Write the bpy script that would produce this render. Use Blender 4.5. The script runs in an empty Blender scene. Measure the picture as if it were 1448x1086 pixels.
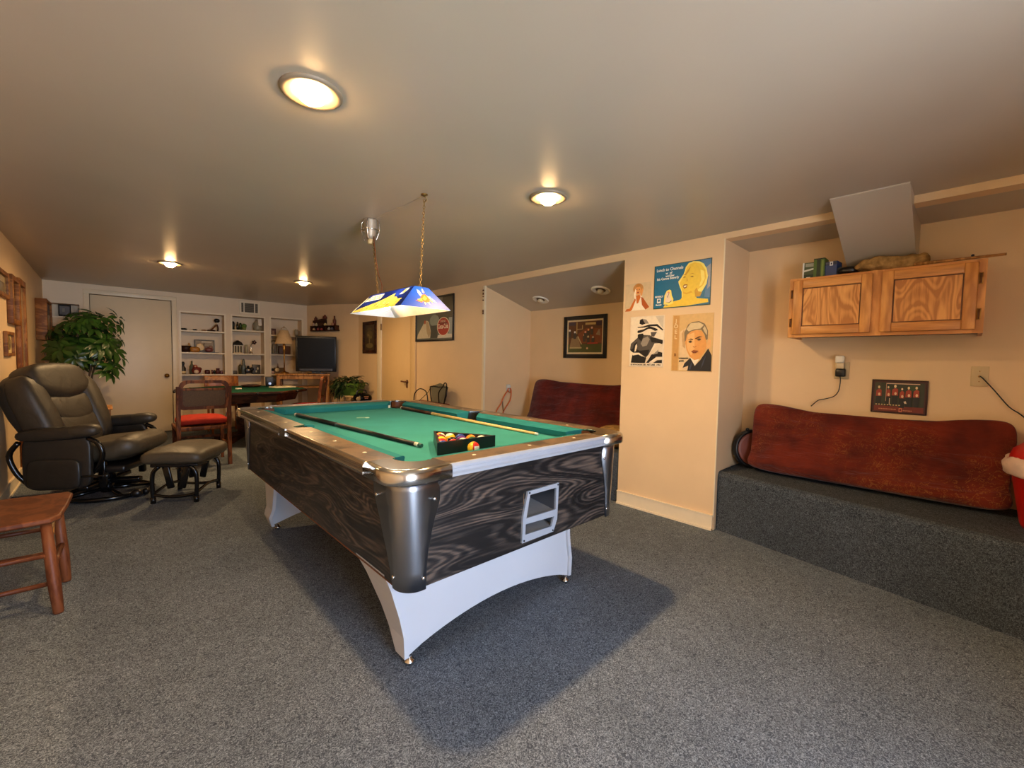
import bpy, bmesh, math, random
from mathutils import Vector, Matrix, Euler
random.seed(7)
C = bpy.context.scene.collection
PI = math.pi
R = math.radians

# ---------------------------------------------------------------- materials
def lin(c):
    c = c / 255.0
    return c / 12.92 if c <= 0.04045 else ((c + 0.055) / 1.055) ** 2.4
def rgb(r, g, b): return (lin(r), lin(g), lin(b), 1.0)

MATS = {}
def new_mat(name):
    m = bpy.data.materials.new(name); m.use_nodes = True
    nt = m.node_tree
    b = nt.nodes['Principled BSDF']
    return m, nt, b
def node(nt, kind, **kw):
    n = nt.nodes.new(kind)
    for k, v in kw.items():
        if k in n.inputs: n.inputs[k].default_value = v
        else: setattr(n, k, v)
    return n
def coords(nt, scale=(1, 1, 1), rot=(0, 0, 0)):
    t = nt.nodes.new('ShaderNodeTexCoord'); mp = nt.nodes.new('ShaderNodeMapping')
    mp.inputs['Scale'].default_value = scale; mp.inputs['Rotation'].default_value = rot
    nt.links.new(t.outputs['Object'], mp.inputs['Vector'])
    return mp.outputs['Vector']
def ramp(nt, fac, stops):
    r = nt.nodes.new('ShaderNodeValToRGB')
    e = r.color_ramp.elements
    while len(e) < len(stops): e.new(0.5)
    for el, (p, c) in zip(e, stops): el.position = p; el.color = c
    nt.links.new(fac, r.inputs['Fac'])
    return r.outputs['Color']
def scalec(c, k): return (c[0] * k, c[1] * k, c[2] * k, 1)
def add_bump(nt, b, fac, strength=0.2, dist=0.01):
    bp = nt.nodes.new('ShaderNodeBump'); bp.inputs['Strength'].default_value = strength
    bp.inputs['Distance'].default_value = dist
    nt.links.new(fac, bp.inputs['Height']); nt.links.new(bp.outputs['Normal'], b.inputs['Normal'])

def mat(name, col, rough=0.5, metal=0.0, var=0.08, scale=14.0, bump=0.0, spec=0.5, coat=0.0):
    """painted / plastic / fabric surface: a base colour with a little procedural unevenness"""
    if name in MATS: return MATS[name]
    m, nt, b = new_mat(name)
    v = coords(nt)
    n = node(nt, 'ShaderNodeTexNoise', Scale=scale, Detail=4.0)
    nt.links.new(v, n.inputs['Vector'])
    col4 = rgb(*col)
    c = ramp(nt, n.outputs['Fac'], [(0.3, scalec(col4, 1 - var)), (0.7, scalec(col4, 1 + var))])
    nt.links.new(c, b.inputs['Base Color'])
    b.inputs['Roughness'].default_value = rough; b.inputs['Metallic'].default_value = metal
    b.inputs['Specular IOR Level'].default_value = spec
    b.inputs['Coat Weight'].default_value = coat
    if bump: add_bump(nt, b, n.outputs['Fac'], bump, 0.01)
    MATS[name] = m
    return m

def wood(name, light, dark, rough=0.4, rings=9.0, stretch=(1, 8, 8), distort=3.0, bump=0.05, lo=0.35, hi=0.7, spec=0.5):
    if name in MATS: return MATS[name]
    m, nt, b = new_mat(name)
    v = coords(nt, stretch)
    w = node(nt, 'ShaderNodeTexNoise', Scale=1.6, Detail=3.0, Distortion=distort * 0.25)
    nt.links.new(v, w.inputs['Vector'])
    mul = node(nt, 'ShaderNodeMath', operation='MULTIPLY'); mul.inputs[1].default_value = rings * 6.0
    nt.links.new(w.outputs['Fac'], mul.inputs[0])
    sn = node(nt, 'ShaderNodeMath', operation='SINE'); nt.links.new(mul.outputs[0], sn.inputs[0])
    fine = node(nt, 'ShaderNodeTexNoise', Scale=14.0, Detail=6.0)
    nt.links.new(v, fine.inputs['Vector'])
    mx = node(nt, 'ShaderNodeMath', operation='MULTIPLY_ADD'); mx.inputs[1].default_value = 0.28; 
    nt.links.new(sn.outputs[0], mx.inputs[0]); nt.links.new(fine.outputs['Fac'], mx.inputs[2])
    c = ramp(nt, mx.outputs[0], [(lo, rgb(*dark)), (hi, rgb(*light))])
    nt.links.new(c, b.inputs['Base Color'])
    b.inputs['Roughness'].default_value = rough
    b.inputs['Specular IOR Level'].default_value = spec
    if bump: add_bump(nt, b, mx.outputs[0], bump, 0.005)
    MATS[name] = m
    return m

def emit(name, col, strength):
    if name in MATS: return MATS[name]
    m, nt, b = new_mat(name)
    b.inputs['Base Color'].default_value = (0.8, 0.8, 0.8, 1)
    b.inputs['Emission Color'].default_value = (col[0], col[1], col[2], 1)
    b.inputs['Emission Strength'].default_value = strength
    MATS[name] = m
    return m

def carpet_mat(name='carpet', k=1.0):
    m, nt, b = new_mat(name)
    v = coords(nt)
    warp = node(nt, 'ShaderNodeTexNoise', Scale=30.0, Detail=2.0, Distortion=0.0)
    nt.links.new(v, warp.inputs['Vector'])
    curl = node(nt, 'ShaderNodeTexNoise', Scale=62.0, Detail=1.5, Distortion=2.2)
    nt.links.new(v, curl.inputs['Vector'])
    # loop-pile curls: thin bright ridges where the warped noise crosses its middle value
    s = node(nt, 'ShaderNodeMath', operation='SUBTRACT'); s.inputs[1].default_value = 0.5
    nt.links.new(curl.outputs['Fac'], s.inputs[0])
    a = node(nt, 'ShaderNodeMath', operation='ABSOLUTE'); nt.links.new(s.outputs[0], a.inputs[0])
    fine = node(nt, 'ShaderNodeTexNoise', Scale=190.0, Detail=3.0)
    nt.links.new(v, fine.inputs['Vector'])
    big = node(nt, 'ShaderNodeTexNoise', Scale=2.2, Detail=3.0)
    nt.links.new(v, big.inputs['Vector'])
    ridge = ramp(nt, a.outputs[0], [(0.0, rgb(176, 176, 174)), (0.06, rgb(112, 112, 113)), (0.22, rgb(84, 85, 88))])
    f2 = ramp(nt, fine.outputs['Fac'], [(0.3, (0.6, 0.6, 0.6, 1)), (0.7, (1.35, 1.35, 1.35, 1))])
    b2 = ramp(nt, big.outputs['Fac'], [(0.3, (0.9, 0.9, 0.9, 1)), (0.7, (1.1, 1.1, 1.1, 1))])
    m1 = node(nt, 'ShaderNodeMixRGB', blend_type='MULTIPLY'); m1.inputs[0].default_value = 1
    nt.links.new(ridge, m1.inputs[1]); nt.links.new(f2, m1.inputs[2])
    m2 = node(nt, 'ShaderNodeMixRGB', blend_type='MULTIPLY'); m2.inputs[0].default_value = 1
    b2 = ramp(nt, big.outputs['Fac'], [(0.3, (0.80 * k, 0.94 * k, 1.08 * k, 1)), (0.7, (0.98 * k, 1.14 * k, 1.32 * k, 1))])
    nt.links.new(m1.outputs[0], m2.inputs[1]); nt.links.new(b2, m2.inputs[2])
    nt.links.new(m2.outputs[0], b.inputs['Base Color'])
    b.inputs['Roughness'].default_value = 0.95; b.inputs['Specular IOR Level'].default_value = 0.15
    add_bump(nt, b, a.outputs[0], -0.5, 0.01)
    return m

def patterned_fabric(name, base, gold, dark):
    m, nt, b = new_mat(name)
    v = coords(nt)
    curl = node(nt, 'ShaderNodeTexNoise', Scale=17.0, Detail=2.0, Distortion=3.0)
    nt.links.new(v, curl.inputs['Vector'])
    s = node(nt, 'ShaderNodeMath', operation='SUBTRACT'); s.inputs[1].default_value = 0.55
    nt.links.new(curl.outputs['Fac'], s.inputs[0])
    a = node(nt, 'ShaderNodeMath', operation='ABSOLUTE'); nt.links.new(s.outputs[0], a.inputs[0])
    line = ramp(nt, a.outputs[0], [(0.0, (1, 1, 1, 1)), (0.035, (0, 0, 0, 1))])
    patch = node(nt, 'ShaderNodeTexNoise', Scale=3.2, Detail=2.0)
    nt.links.new(v, patch.inputs['Vector'])
    pm = ramp(nt, patch.outputs['Fac'], [(0.44, (0, 0, 0, 1)), (0.58, (0.75, 0.75, 0.75, 1))])
    mk = node(nt, 'ShaderNodeMixRGB', blend_type='MULTIPLY'); mk.inputs[0].default_value = 1
    nt.links.new(line, mk.inputs[1]); nt.links.new(pm, mk.inputs[2])
    bl = node(nt, 'ShaderNodeTexNoise', Scale=6.0, Detail=4.0)
    nt.links.new(v, bl.inputs['Vector'])
    bc = ramp(nt, bl.outputs['Fac'], [(0.35, rgb(*dark)), (0.65, rgb(*base))])
    fin = node(nt, 'ShaderNodeMixRGB'); nt.links.new(mk.outputs[0], fin.inputs[0])
    nt.links.new(bc, fin.inputs[1]); fin.inputs[2].default_value = rgb(*gold)
    nt.links.new(fin.outputs[0], b.inputs['Base Color'])
    b.inputs['Roughness'].default_value = 0.85; b.inputs['Specular IOR Level'].default_value = 0.2
    b.inputs['Sheen Weight'].default_value = 0.2
    fine = node(nt, 'ShaderNodeTexNoise', Scale=2.6, Detail=4.0, Distortion=0.8)
    nt.links.new(coords(nt, (1.0, 1.0, 4.5), (0, R(9), 0)), fine.inputs['Vector'])
    add_bump(nt, b, fine.outputs['Fac'], 0.9, 0.05)
    return m

def leather_mat(name, col, rough=0.36):
    m, nt, b = new_mat(name)
    v = coords(nt)
    n = node(nt, 'ShaderNodeTexNoise', Scale=7.0, Detail=5.0, Distortion=0.8)
    nt.links.new(v, n.inputs['Vector'])
    vo = node(nt, 'ShaderNodeTexVoronoi', Scale=260.0)
    nt.links.new(v, vo.inputs['Vector'])
    c4 = rgb(*col)
    c = ramp(nt, n.outputs['Fac'], [(0.3, scalec(c4, 0.85)), (0.7, scalec(c4, 1.15))])
    nt.links.new(c, b.inputs['Base Color'])
    b.inputs['Roughness'].default_value = rough
    add_bump(nt, b, n.outputs['Fac'], 0.35, 0.02)
    return m

def translucent_mat(name, col, mixf=0.45, rough=0.3):
    m, nt, b = new_mat(name)
    c = rgb(*col)
    b.inputs['Base Color'].default_value = c; b.inputs['Roughness'].default_value = rough
    n = node(nt, 'ShaderNodeTexNoise', Scale=30.0)
    nt.links.new(coords(nt), n.inputs['Vector'])
    cc = ramp(nt, n.outputs['Fac'], [(0.3, scalec(c, 0.95)), (0.7, scalec(c, 1.05))])
    nt.links.new(cc, b.inputs['Base Color'])
    t = nt.nodes.new('ShaderNodeBsdfTranslucent'); nt.links.new(cc, t.inputs['Color'])
    mx = nt.nodes.new('ShaderNodeMixShader'); mx.inputs[0].default_value = mixf
    out = nt.nodes['Material Output']
    nt.links.new(b.outputs[0], mx.inputs[1]); nt.links.new(t.outputs[0], mx.inputs[2])
    nt.links.new(mx.outputs[0], out.inputs['Surface'])
    return m

def brushed(name, col, rough=0.28, stretch=(60, 1, 1)):
    m, nt, b = new_mat(name)
    n = node(nt, 'ShaderNodeTexNoise', Scale=8.0, Detail=5.0)
    nt.links.new(coords(nt, stretch), n.inputs['Vector'])
    c = rgb(*col)
    cc = ramp(nt, n.outputs['Fac'], [(0.3, scalec(c, 0.88)), (0.7, scalec(c, 1.08))])
    nt.links.new(cc, b.inputs['Base Color'])
    b.inputs['Metallic'].default_value = 1.0
    rr = ramp(nt, n.outputs['Fac'], [(0.3, (rough * 0.75,) * 3 + (1,)), (0.7, (rough * 1.3,) * 3 + (1,))])
    nt.links.new(rr, b.inputs['Roughness'])
    return m

def laminate(name, scale=(0.85, 0.85, 4.4), streak=(6, 6, 90), freq=240.0, cols=((24, 22, 22), (52, 46, 43), (98, 83, 72)), rough=0.36, nscale=0.95):
    """dark printed woodgrain: long flowing growth lines with knots, grain running level along the panel"""
    m, nt, b = new_mat(name)
    t = nt.nodes.new('ShaderNodeTexCoord'); mp = nt.nodes.new('ShaderNodeMapping')
    mp.inputs['Scale'].default_value = scale
    nt.links.new(t.outputs['Object'], mp.inputs['Vector']); v = mp.outputs['Vector']
    w = node(nt, 'ShaderNodeTexNoise', Scale=nscale, Detail=1.6, Roughness=0.4, Distortion=0.9)
    nt.links.new(v, w.inputs['Vector'])
    mul = node(nt, 'ShaderNodeMath', operation='MULTIPLY'); mul.inputs[1].default_value = freq
    nt.links.new(w.outputs['Fac'], mul.inputs[0])
    sn = node(nt, 'ShaderNodeMath', operation='SINE'); nt.links.new(mul.outputs[0], sn.inputs[0])
    mul2 = node(nt, 'ShaderNodeMath', operation='MULTIPLY'); mul2.inputs[1].default_value = 47.0
    nt.links.new(w.outputs['Fac'], mul2.inputs[0])
    sn2 = node(nt, 'ShaderNodeMath', operation='SINE'); nt.links.new(mul2.outputs[0], sn2.inputs[0])
    mp2 = nt.nodes.new('ShaderNodeMapping'); mp2.inputs['Scale'].default_value = streak
    nt.links.new(t.outputs['Object'], mp2.inputs['Vector'])
    fine = node(nt, 'ShaderNodeTexNoise', Scale=1.0, Detail=5.0); nt.links.new(mp2.outputs['Vector'], fine.inputs['Vector'])
    a1 = node(nt, 'ShaderNodeMath', operation='MULTIPLY_ADD'); a1.inputs[1].default_value = 0.16
    nt.links.new(sn.outputs[0], a1.inputs[0]); nt.links.new(fine.outputs['Fac'], a1.inputs[2])
    a2 = node(nt, 'ShaderNodeMath', operation='MULTIPLY_ADD'); a2.inputs[1].default_value = 0.13
    nt.links.new(sn2.outputs[0], a2.inputs[0]); nt.links.new(a1.outputs[0], a2.inputs[2])
    c = ramp(nt, a2.outputs[0], [(0.34, rgb(*cols[0])), (0.56, rgb(*cols[1])), (0.82, rgb(*cols[2]))])
    nt.links.new(c, b.inputs['Base Color'])
    b.inputs['Roughness'].default_value = rough
    return m

M = {}
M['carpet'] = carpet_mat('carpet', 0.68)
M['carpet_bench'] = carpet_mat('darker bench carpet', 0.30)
M['wall'] = mat('cream wall paint', (228, 198, 156), 0.55, var=0.03, scale=3, bump=0.02)
M['wall_white'] = mat('off white wall paint', (222, 202, 172), 0.5, var=0.03, scale=3, bump=0.02)
M['ceiling'] = mat('satin ceiling paint', (182, 171, 155), 0.36, var=0.03, scale=2.0, bump=0.015, spec=0.6)
M['trim'] = mat('cream trim gloss paint', (232, 216, 186), 0.4, var=0.03)
M['ring'] = mat('beige light trim', (134, 120, 100), 0.5, var=0.03)
M['socket_metal'] = mat('dull grey casting', (168, 158, 142), 0.45, 0.35, var=0.12, scale=30)
M['door_white'] = mat('white door paint', (226, 206, 172), 0.42, var=0.03, scale=3)
M['door_tan'] = mat('tan door paint', (222, 190, 138), 0.4, var=0.03, scale=3)
M['black'] = mat('black plastic', (16, 15, 15), 0.35, var=0.15)
M['black_gloss'] = mat('black gloss metal', (12, 11, 11), 0.18, var=0.15)
M['screen'] = mat('dark glass screen', (6, 6, 7), 0.22, var=0.05, spec=0.12)
M['white'] = mat('white plastic', (232, 226, 212), 0.4, var=0.03)
M['ivory'] = mat('ivory plastic', (206, 182, 138), 0.4, var=0.03)
M['chrome'] = mat('polished steel', (205, 200, 192), 0.2, 1.0, var=0.02)
M['steel'] = mat('satin steel', (158, 161, 168), 0.3, 1.0, var=0.02, scale=3)
M['alu'] = mat('satin aluminium trim', (196, 202, 212), 0.34, 0.45, var=0.03)  # pale and part diffuse, standing in for the window mirrored in the metal
M['brass'] = brushed('aged brass', (168, 122, 58), 0.3)
M['chain'] = brushed('chain brass', (150, 122, 76), 0.35)
M['felt'] = mat('green table felt', (58, 138, 132), 0.95, var=0.08, scale=5, spec=0.1)
M['felt_nose'] = mat('green cushion felt', (40, 118, 120), 0.95, var=0.08, scale=9, spec=0.1)
M['felt_dark'] = mat('dark green card felt', (22, 70, 52), 0.9, var=0.08, scale=9, spec=0.1)
M['lam_black'] = laminate('charcoal wood laminate')
M['rail_lam'] = wood('brown rail laminate', (112, 92, 70), (70, 58, 46), 0.3, 3.0, (3, 3, 3), 2.0, 0.02)
M['grey_paint'] = mat('pale grey enamel', (206, 206, 208), 0.32, var=0.03, scale=3)
M['under'] = mat('raw brown board', (120, 70, 36), 0.7, var=0.1)
M['oak'] = wood('honey oak', (228, 160, 84), (190, 122, 56), 0.36, 7.0, (4.2, 0.8, 4.2), 1.2, 0.03, 0.22, 0.90)
M['oak_h'] = wood('honey oak, grain across', (226, 158, 82), (188, 120, 54), 0.36, 3.0, (0.9, 7, 7), 1.0, 0.03, 0.22, 0.95)
M['oak_panel'] = laminate('flat sawn oak panel', (5.0, 1.1, 5.0), (70, 5, 70), 110.0, ((186, 118, 54), (216, 148, 76), (230, 165, 90)), 0.36, 1.2)
M['oak_dark'] = mat('oak groove', (96, 52, 20), 0.5, var=0.1)
M['oak_light'] = wood('light oak', (186, 134, 78), (146, 98, 50), 0.4, 4.0, (8, 8, 1.5), 2.0, 0.03, spec=0.22)
M['redwood'] = wood('reddish brown wood', (116, 66, 38), (92, 48, 26), 0.42, 3.0, (6, 6, 1.5), 2.0, 0.02, spec=0.22)
M['chairwood'] = wood('brown chair wood', (134, 76, 36), (86, 44, 18), 0.5, 4.0, (6, 6, 1.5), 2.0, 0.02, spec=0.22)
M['cane'] = mat('dark woven cane', (92, 66, 38), 0.7, var=0.35, scale=160)
M['orangewood'] = wood('orange wood', (176, 106, 42), (136, 74, 26), 0.35, 3.0, (6, 6, 6), 2.0, 0.02)
M['darkwood'] = wood('dark walnut', (72, 40, 22), (40, 20, 10), 0.5, 4.0, (2, 6, 6), 2.0, 0.02, spec=0.22)
M['framewood'] = wood('brown frame wood', (150, 98, 48), (112, 66, 28), 0.5, 4.0, (6, 6, 2), 2.0, 0.02, spec=0.22)
M['leather'] = leather_mat('dark olive leather', (50, 43, 33), 0.5)
M['leather_dark'] = leather_mat('black leather', (34, 31, 27), 0.42)
M['leather_seat'] = leather_mat('olive leather seat', (72, 62, 46), 0.5)
M['redcloth'] = mat('red seat cloth', (150, 42, 28), 0.85, var=0.12, scale=20, bump=0.2, spec=0.2)
M['red_pattern'] = patterned_fabric('red patterned fabric', (110, 35, 14), (140, 90, 40), (76, 20, 8))
M['maroon'] = patterned_fabric('maroon brocade', (96, 24, 16), (110, 50, 26), (66, 12, 9))
M['leaf'] = mat('glossy leaf', (46, 78, 25), 0.3, var=0.35, scale=6)
M['leaf_mid'] = mat('deep green leaf', (34, 60, 20), 0.32, var=0.3, scale=6)
M['leaf_dark'] = mat('dark leaf', (40, 58, 24), 0.5, var=0.4, scale=8)
M['bark'] = mat('bark', (94, 72, 48), 0.8, var=0.2)
M['terracotta'] = mat('terracotta', (150, 84, 52), 0.8)
M['lime'] = mat('lime green fabric bin', (84, 116, 28), 0.75, var=0.1)
M['shade'] = translucent_mat('cream lampshade cloth', (226, 196, 150), 0.3, 0.8)
M['red_plastic'] = mat('red plastic', (186, 22, 14), 0.35, var=0.05)
M['liner'] = mat('white bag liner', (226, 196, 176), 0.5, var=0.08, scale=30, bump=0.3)
M['orange_cord'] = mat('orange rubber cord', (206, 92, 36), 0.5)
M['grey_cord'] = mat('grey wire', (110, 96, 74), 0.5)
M['hide'] = mat('tan furry hide', (156, 122, 74), 0.95, var=0.4, scale=34, bump=0.9, spec=0.1)
M['drumhead'] = mat('brown drum skin', (120, 62, 46), 0.45, var=0.15, scale=6)
M['bulb_off'] = mat('unlit frosted bulb', (216, 200, 170), 0.3)
M['glass'] = mat('pale glass', (150, 140, 116), 0.12, var=0.1)
PC = {}
def P(r, g, b, rough=0.45):
    k = (r, g, b, rough)
    if k not in PC: PC[k] = mat('print %d %d %d %.2f' % k, (r, g, b), rough, var=0.05, scale=40)
    return PC[k]

# ---------------------------------------------------------------- mesh helper
class MB:
    def __init__(s): s.bm = bmesh.new(); s.mats = []
    def mi(s, m):
        if m not in s.mats: s.mats.append(m)
        return s.mats.index(m)
    def _mark(s, faces, m, smooth):
        i = s.mi(m)
        for f in faces: f.material_index = i; f.smooth = smooth
    def poly(s, pts, m, smooth=False):
        f = s.bm.faces.new([s.bm.verts.new(p) for p in pts]); s._mark([f], m, smooth); return f
    def box(s, c, d, m, rot=None, bev=0.0):
        r = bmesh.ops.create_cube(s.bm, size=1.0)
        vs = r['verts']
        bmesh.ops.scale(s.bm, vec=d, verts=vs)
        if bev:
            es = list({e for v in vs for e in v.link_edges})
            rr = bmesh.ops.bevel(s.bm, geom=es, offset=bev, segments=2, affect='EDGES', profile=0.5)
            vs = list({v for f in rr['faces'] for v in f.verts} | {v for v in vs if v.is_valid})
        if rot is not None:
            bmesh.ops.rotate(s.bm, cent=(0, 0, 0), matrix=(rot if isinstance(rot, Matrix) else Euler(rot).to_matrix()), verts=vs)
        bmesh.ops.translate(s.bm, vec=c, verts=vs)
        s._mark({f for v in vs for f in v.link_faces}, m, bool(bev))
        return vs
    def bb(s, a, b, m, bev=0.0):
        return s.box([(a[i] + b[i]) / 2 for i in range(3)], [abs(b[i] - a[i]) for i in range(3)], m, None, bev)
    def rings(s, rings, m, cap0=True, cap1=True, smooth=True, closed=True):
        R_ = [[s.bm.verts.new(p) for p in r] for r in rings]
        fs = []
        n = len(R_[0])
        for a, b in zip(R_, R_[1:]):
            for i in range(n if closed else n - 1):
                j = (i + 1) % n
                fs.append(s.bm.faces.new((a[i], a[j], b[j], b[i])))
        s._mark(fs, m, smooth)
        caps = []
        if cap0: caps.append(s.bm.faces.new(list(reversed(R_[0]))))
        if cap1: caps.append(s.bm.faces.new(R_[-1]))
        s._mark(caps, m, False)
    def cyl(s, p0, p1, r0, m, r1=None, n=14, smooth=True, caps=True):
        r1 = r0 if r1 is None else r1
        p0, p1 = Vector(p0), Vector(p1)
        d = (p1 - p0).normalized()
        a = d.orthogonal().normalized(); b = d.cross(a)
        s.rings([[p + (a * math.cos(2 * PI * i / n) + b * math.sin(2 * PI * i / n)) * r for i in range(n)] for p, r in ((p0, r0), (p1, r1))], m, caps, caps, smooth)
    def tube(s, pts, r, m, n=8, smooth=4, closed=False, caps=True):
        P_ = [Vector(p) for p in pts]
        if smooth and len(P_) > 2:
            Q = []
            k = len(P_)
            for i in range(k if closed else k - 1):
                p0 = P_[(i - 1) % k] if (closed or i > 0) else P_[0]
                p1 = P_[i]; p2 = P_[(i + 1) % k]
                p3 = P_[(i + 2) % k] if (closed or i + 2 < k) else P_[-1]
                for t in range(smooth):
                    u = t / smooth
                    Q.append(0.5 * ((2 * p1) + (-p0 + p2) * u + (2 * p0 - 5 * p1 + 4 * p2 - p3) * u * u + (-p0 + 3 * p1 - 3 * p2 + p3) * u ** 3))
            if not closed: Q.append(P_[-1])
            P_ = Q
        rr = []
        up = None
        k = len(P_)
        for i, p in enumerate(P_):
            if closed: d = P_[(i + 1) % k] - P_[i - 1]
            else: d = P_[min(i + 1, k - 1)] - P_[max(i - 1, 0)]
            d = d.normalized() if d.length > 1e-9 else Vector((0, 0, 1))
            if up is None: up = d.orthogonal().normalized()
            up = (up - d * up.dot(d))
            up = up.normalized() if up.length > 1e-6 else d.orthogonal().normalized()
            b = d.cross(up)
            ra = r[min(len(r) - 1, int(i * len(r) / k))] if isinstance(r, (list, tuple)) else r
            rr.append([p + (up * math.cos(2 * PI * j / n) + b * math.sin(2 * PI * j / n)) * ra for j in range(n)])
        if closed: rr.append(rr[0]); s.rings(rr, m, False, False)
        else: s.rings(rr, m, caps, caps)
    def lathe(s, prof, m, c=(0, 0, 0), n=20, mtx=None, cap=True, smooth=True):
        c = Vector(c)
        rr = []
        for r, z in prof:
            ring = []
            for i in range(n):
                p = Vector((max(r, 1e-4) * math.cos(2 * PI * i / n), max(r, 1e-4) * math.sin(2 * PI * i / n), z))
                if mtx is not None: p = mtx @ p
                ring.append(p + c)
            rr.append(ring)
        s.rings(rr, m, cap, cap, smooth)
    def prism(s, pts, off, m, smooth=False):
        """polygon (3-d points, planar) extruded along vector off"""
        off = Vector(off)
        a = [s.bm.verts.new(Vector(p)) for p in pts]; b = [s.bm.verts.new(Vector(p) + off) for p in pts]
        n = len(pts)
        fs = [s.bm.faces.new(list(reversed(a))), s.bm.faces.new(b)]
        for i in range(n): fs.append(s.bm.faces.new((a[i], a[(i + 1) % n], b[(i + 1) % n], b[i])))
        s._mark(fs, m, smooth)
    def pillow(s, c, d, m, e=0.35, e2=None, n=28, mtx=None, fn=None):
        """superellipsoid: d full sizes, e squareness in plan, e2 squareness of the profile"""
        e2 = e if e2 is None else e2
        c = Vector(c)
        def sp(v, k): return math.copysign(abs(v) ** k, v)
        rows = max(10, n // 2)
        rr = []
        for j in range(1, rows):
            ph = -PI / 2 + PI * j / rows
            ring = []
            for i in range(n):
                th = 2 * PI * i / n
                x = d[0] / 2 * sp(math.cos(ph), e2) * sp(math.cos(th), e)
                y = d[1] / 2 * sp(math.cos(ph), e2) * sp(math.sin(th), e)
                z = d[2] / 2 * sp(math.sin(ph), e2)
                p = Vector((x, y, z))
                if fn: p = fn(p)
                if mtx is not None: p = mtx @ p
                ring.append(p + c)
            rr.append(ring)
        s.rings(rr, m, True, True, True)
        s.bm.faces.ensure_lookup_table()
        s.bm.faces[-1].smooth = True; s.bm.faces[-2].smooth = True
    def sphere(s, c, r, m, n=14, scale=(1, 1, 1)):
        s.pillow(c, (2 * r * scale[0], 2 * r * scale[1], 2 * r * scale[2]), m, 1.0, 1.0, n)
    def text(s, body, size, m, mtx, align='LEFT', depth=0.0, bold=0.0, maxw=None):
        cu = bpy.data.curves.new('lettering', 'FONT'); cu.body = body; cu.size = size; cu.align_x = align
        cu.resolution_u = 2; cu.offset = bold; cu.extrude = depth
        ob = bpy.data.objects.new('lettering', cu); C.objects.link(ob)
        dg = bpy.context.evaluated_depsgraph_get(); dg.update()
        me = bpy.data.meshes.new_from_object(ob.evaluated_get(dg))
        bpy.data.objects.remove(ob); bpy.data.curves.remove(cu)
        if me.vertices:
            xs = [v.co.x for v in me.vertices]
            k = 1.0
            if maxw and max(xs) - min(xs) > maxw: k = maxw / (max(xs) - min(xs))
            vs = [s.bm.verts.new(mtx @ Vector((v.co.x * k, v.co.y, v.co.z))) for v in me.vertices]
            fs = []
            for p in me.polygons:
                try: fs.append(s.bm.faces.new([vs[i] for i in p.vertices]))
                except ValueError: pass
            s._mark(fs, m, False)
        bpy.data.meshes.remove(me)
    def build(s, name, parent=None, loc=None, rot=None, recalc=True, bevel=0.0, subsurf=0):
        if recalc: bmesh.ops.recalc_face_normals(s.bm, faces=s.bm.faces)
        me = bpy.data.meshes.new(name); s.bm.to_mesh(me); s.bm.free()
        for m in s.mats: me.materials.append(m)
        o = bpy.data.objects.new(name, me); C.objects.link(o)
        if parent is not None: o.parent = parent
        if loc is not None: o.location = loc
        if rot is not None: o.rotation_euler = rot
        if bevel:
            b = o.modifiers.new('bevel', 'BEVEL'); b.width = bevel; b.segments = 2; b.limit_method = 'ANGLE'; b.angle_limit = R(40)
        if subsurf:
            b = o.modifiers.new('sub', 'SUBSURF'); b.levels = subsurf; b.render_levels = subsurf
        return o

def thing(name, label, cat, loc=(0, 0, 0), rot=(0, 0, 0), group=None):
    o = bpy.data.objects.new(name, None); C.objects.link(o)
    o.location = loc; o.rotation_euler = rot
    o.empty_display_size = 0.05
    o['label'] = label; o['category'] = cat
    if group: o['group'] = group
    return o
def tag(o, label, cat, group=None):
    o['label'] = label; o['category'] = cat
    if group: o['group'] = group
    return o
def struct(o, label=None, cat=None):
    o['kind'] = 'structure'
    if label: o['label'] = label
    if cat: o['category'] = cat
    return o
# orientation of a flat thing on a wall: local x runs right, y up, z out of the wall
WALL_R = Matrix(((0, 0, -1), (-1, 0, 0), (0, 1, 0))).to_euler()
WALL_L = Matrix(((0, 0, 1), (1, 0, 0), (0, 1, 0))).to_euler()
WALL_F = Matrix(((1, 0, 0), (0, 0, -1), (0, 1, 0))).to_euler()
def art(mb, w, h, layers, z0=0.0, dz=0.0004):
    """flat print: layers of (material, [(u, v) ...]) in 0..1 of the sheet, origin at the sheet's centre"""
    z = z0
    for m, pts in layers:
        z += dz
        mb.poly([((u - 0.5) * w, (v - 0.5) * h, z) for u, v in pts], m)
    return z
def ell(cu, cv, ru, rv, n=14, a0=0.0):
    return [(cu + ru * math.cos(2 * PI * i / n + a0), cv + rv * math.sin(2 * PI * i / n + a0)) for i in range(n)]
def rect(u0, v0, u1, v1): return [(u0, v0), (u1, v0), (u1, v1), (u0, v1)]

# ================================================================ THE ROOM
XL, XR, YF, YB = -0.634, 3.19, 8.62, -1.9
YD = -1.10
def ceil_z(x, y):
    t = (x - XL) / (XR - XL)
    s = min(1, max(0, (y - 6.3) / 2.3)); s = s * s * (3 - 2 * s)
    return 2.138 + 0.072 * (1 - t) + 0.055 * s * t - 0.015 * s * (1 - t)

mb = MB(); mb.bb((XL - 0.3, YB - 0.3, -0.1), (4.3, YF + 0.6, 0), M['carpet'])
struct(mb.build('floor'))

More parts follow.
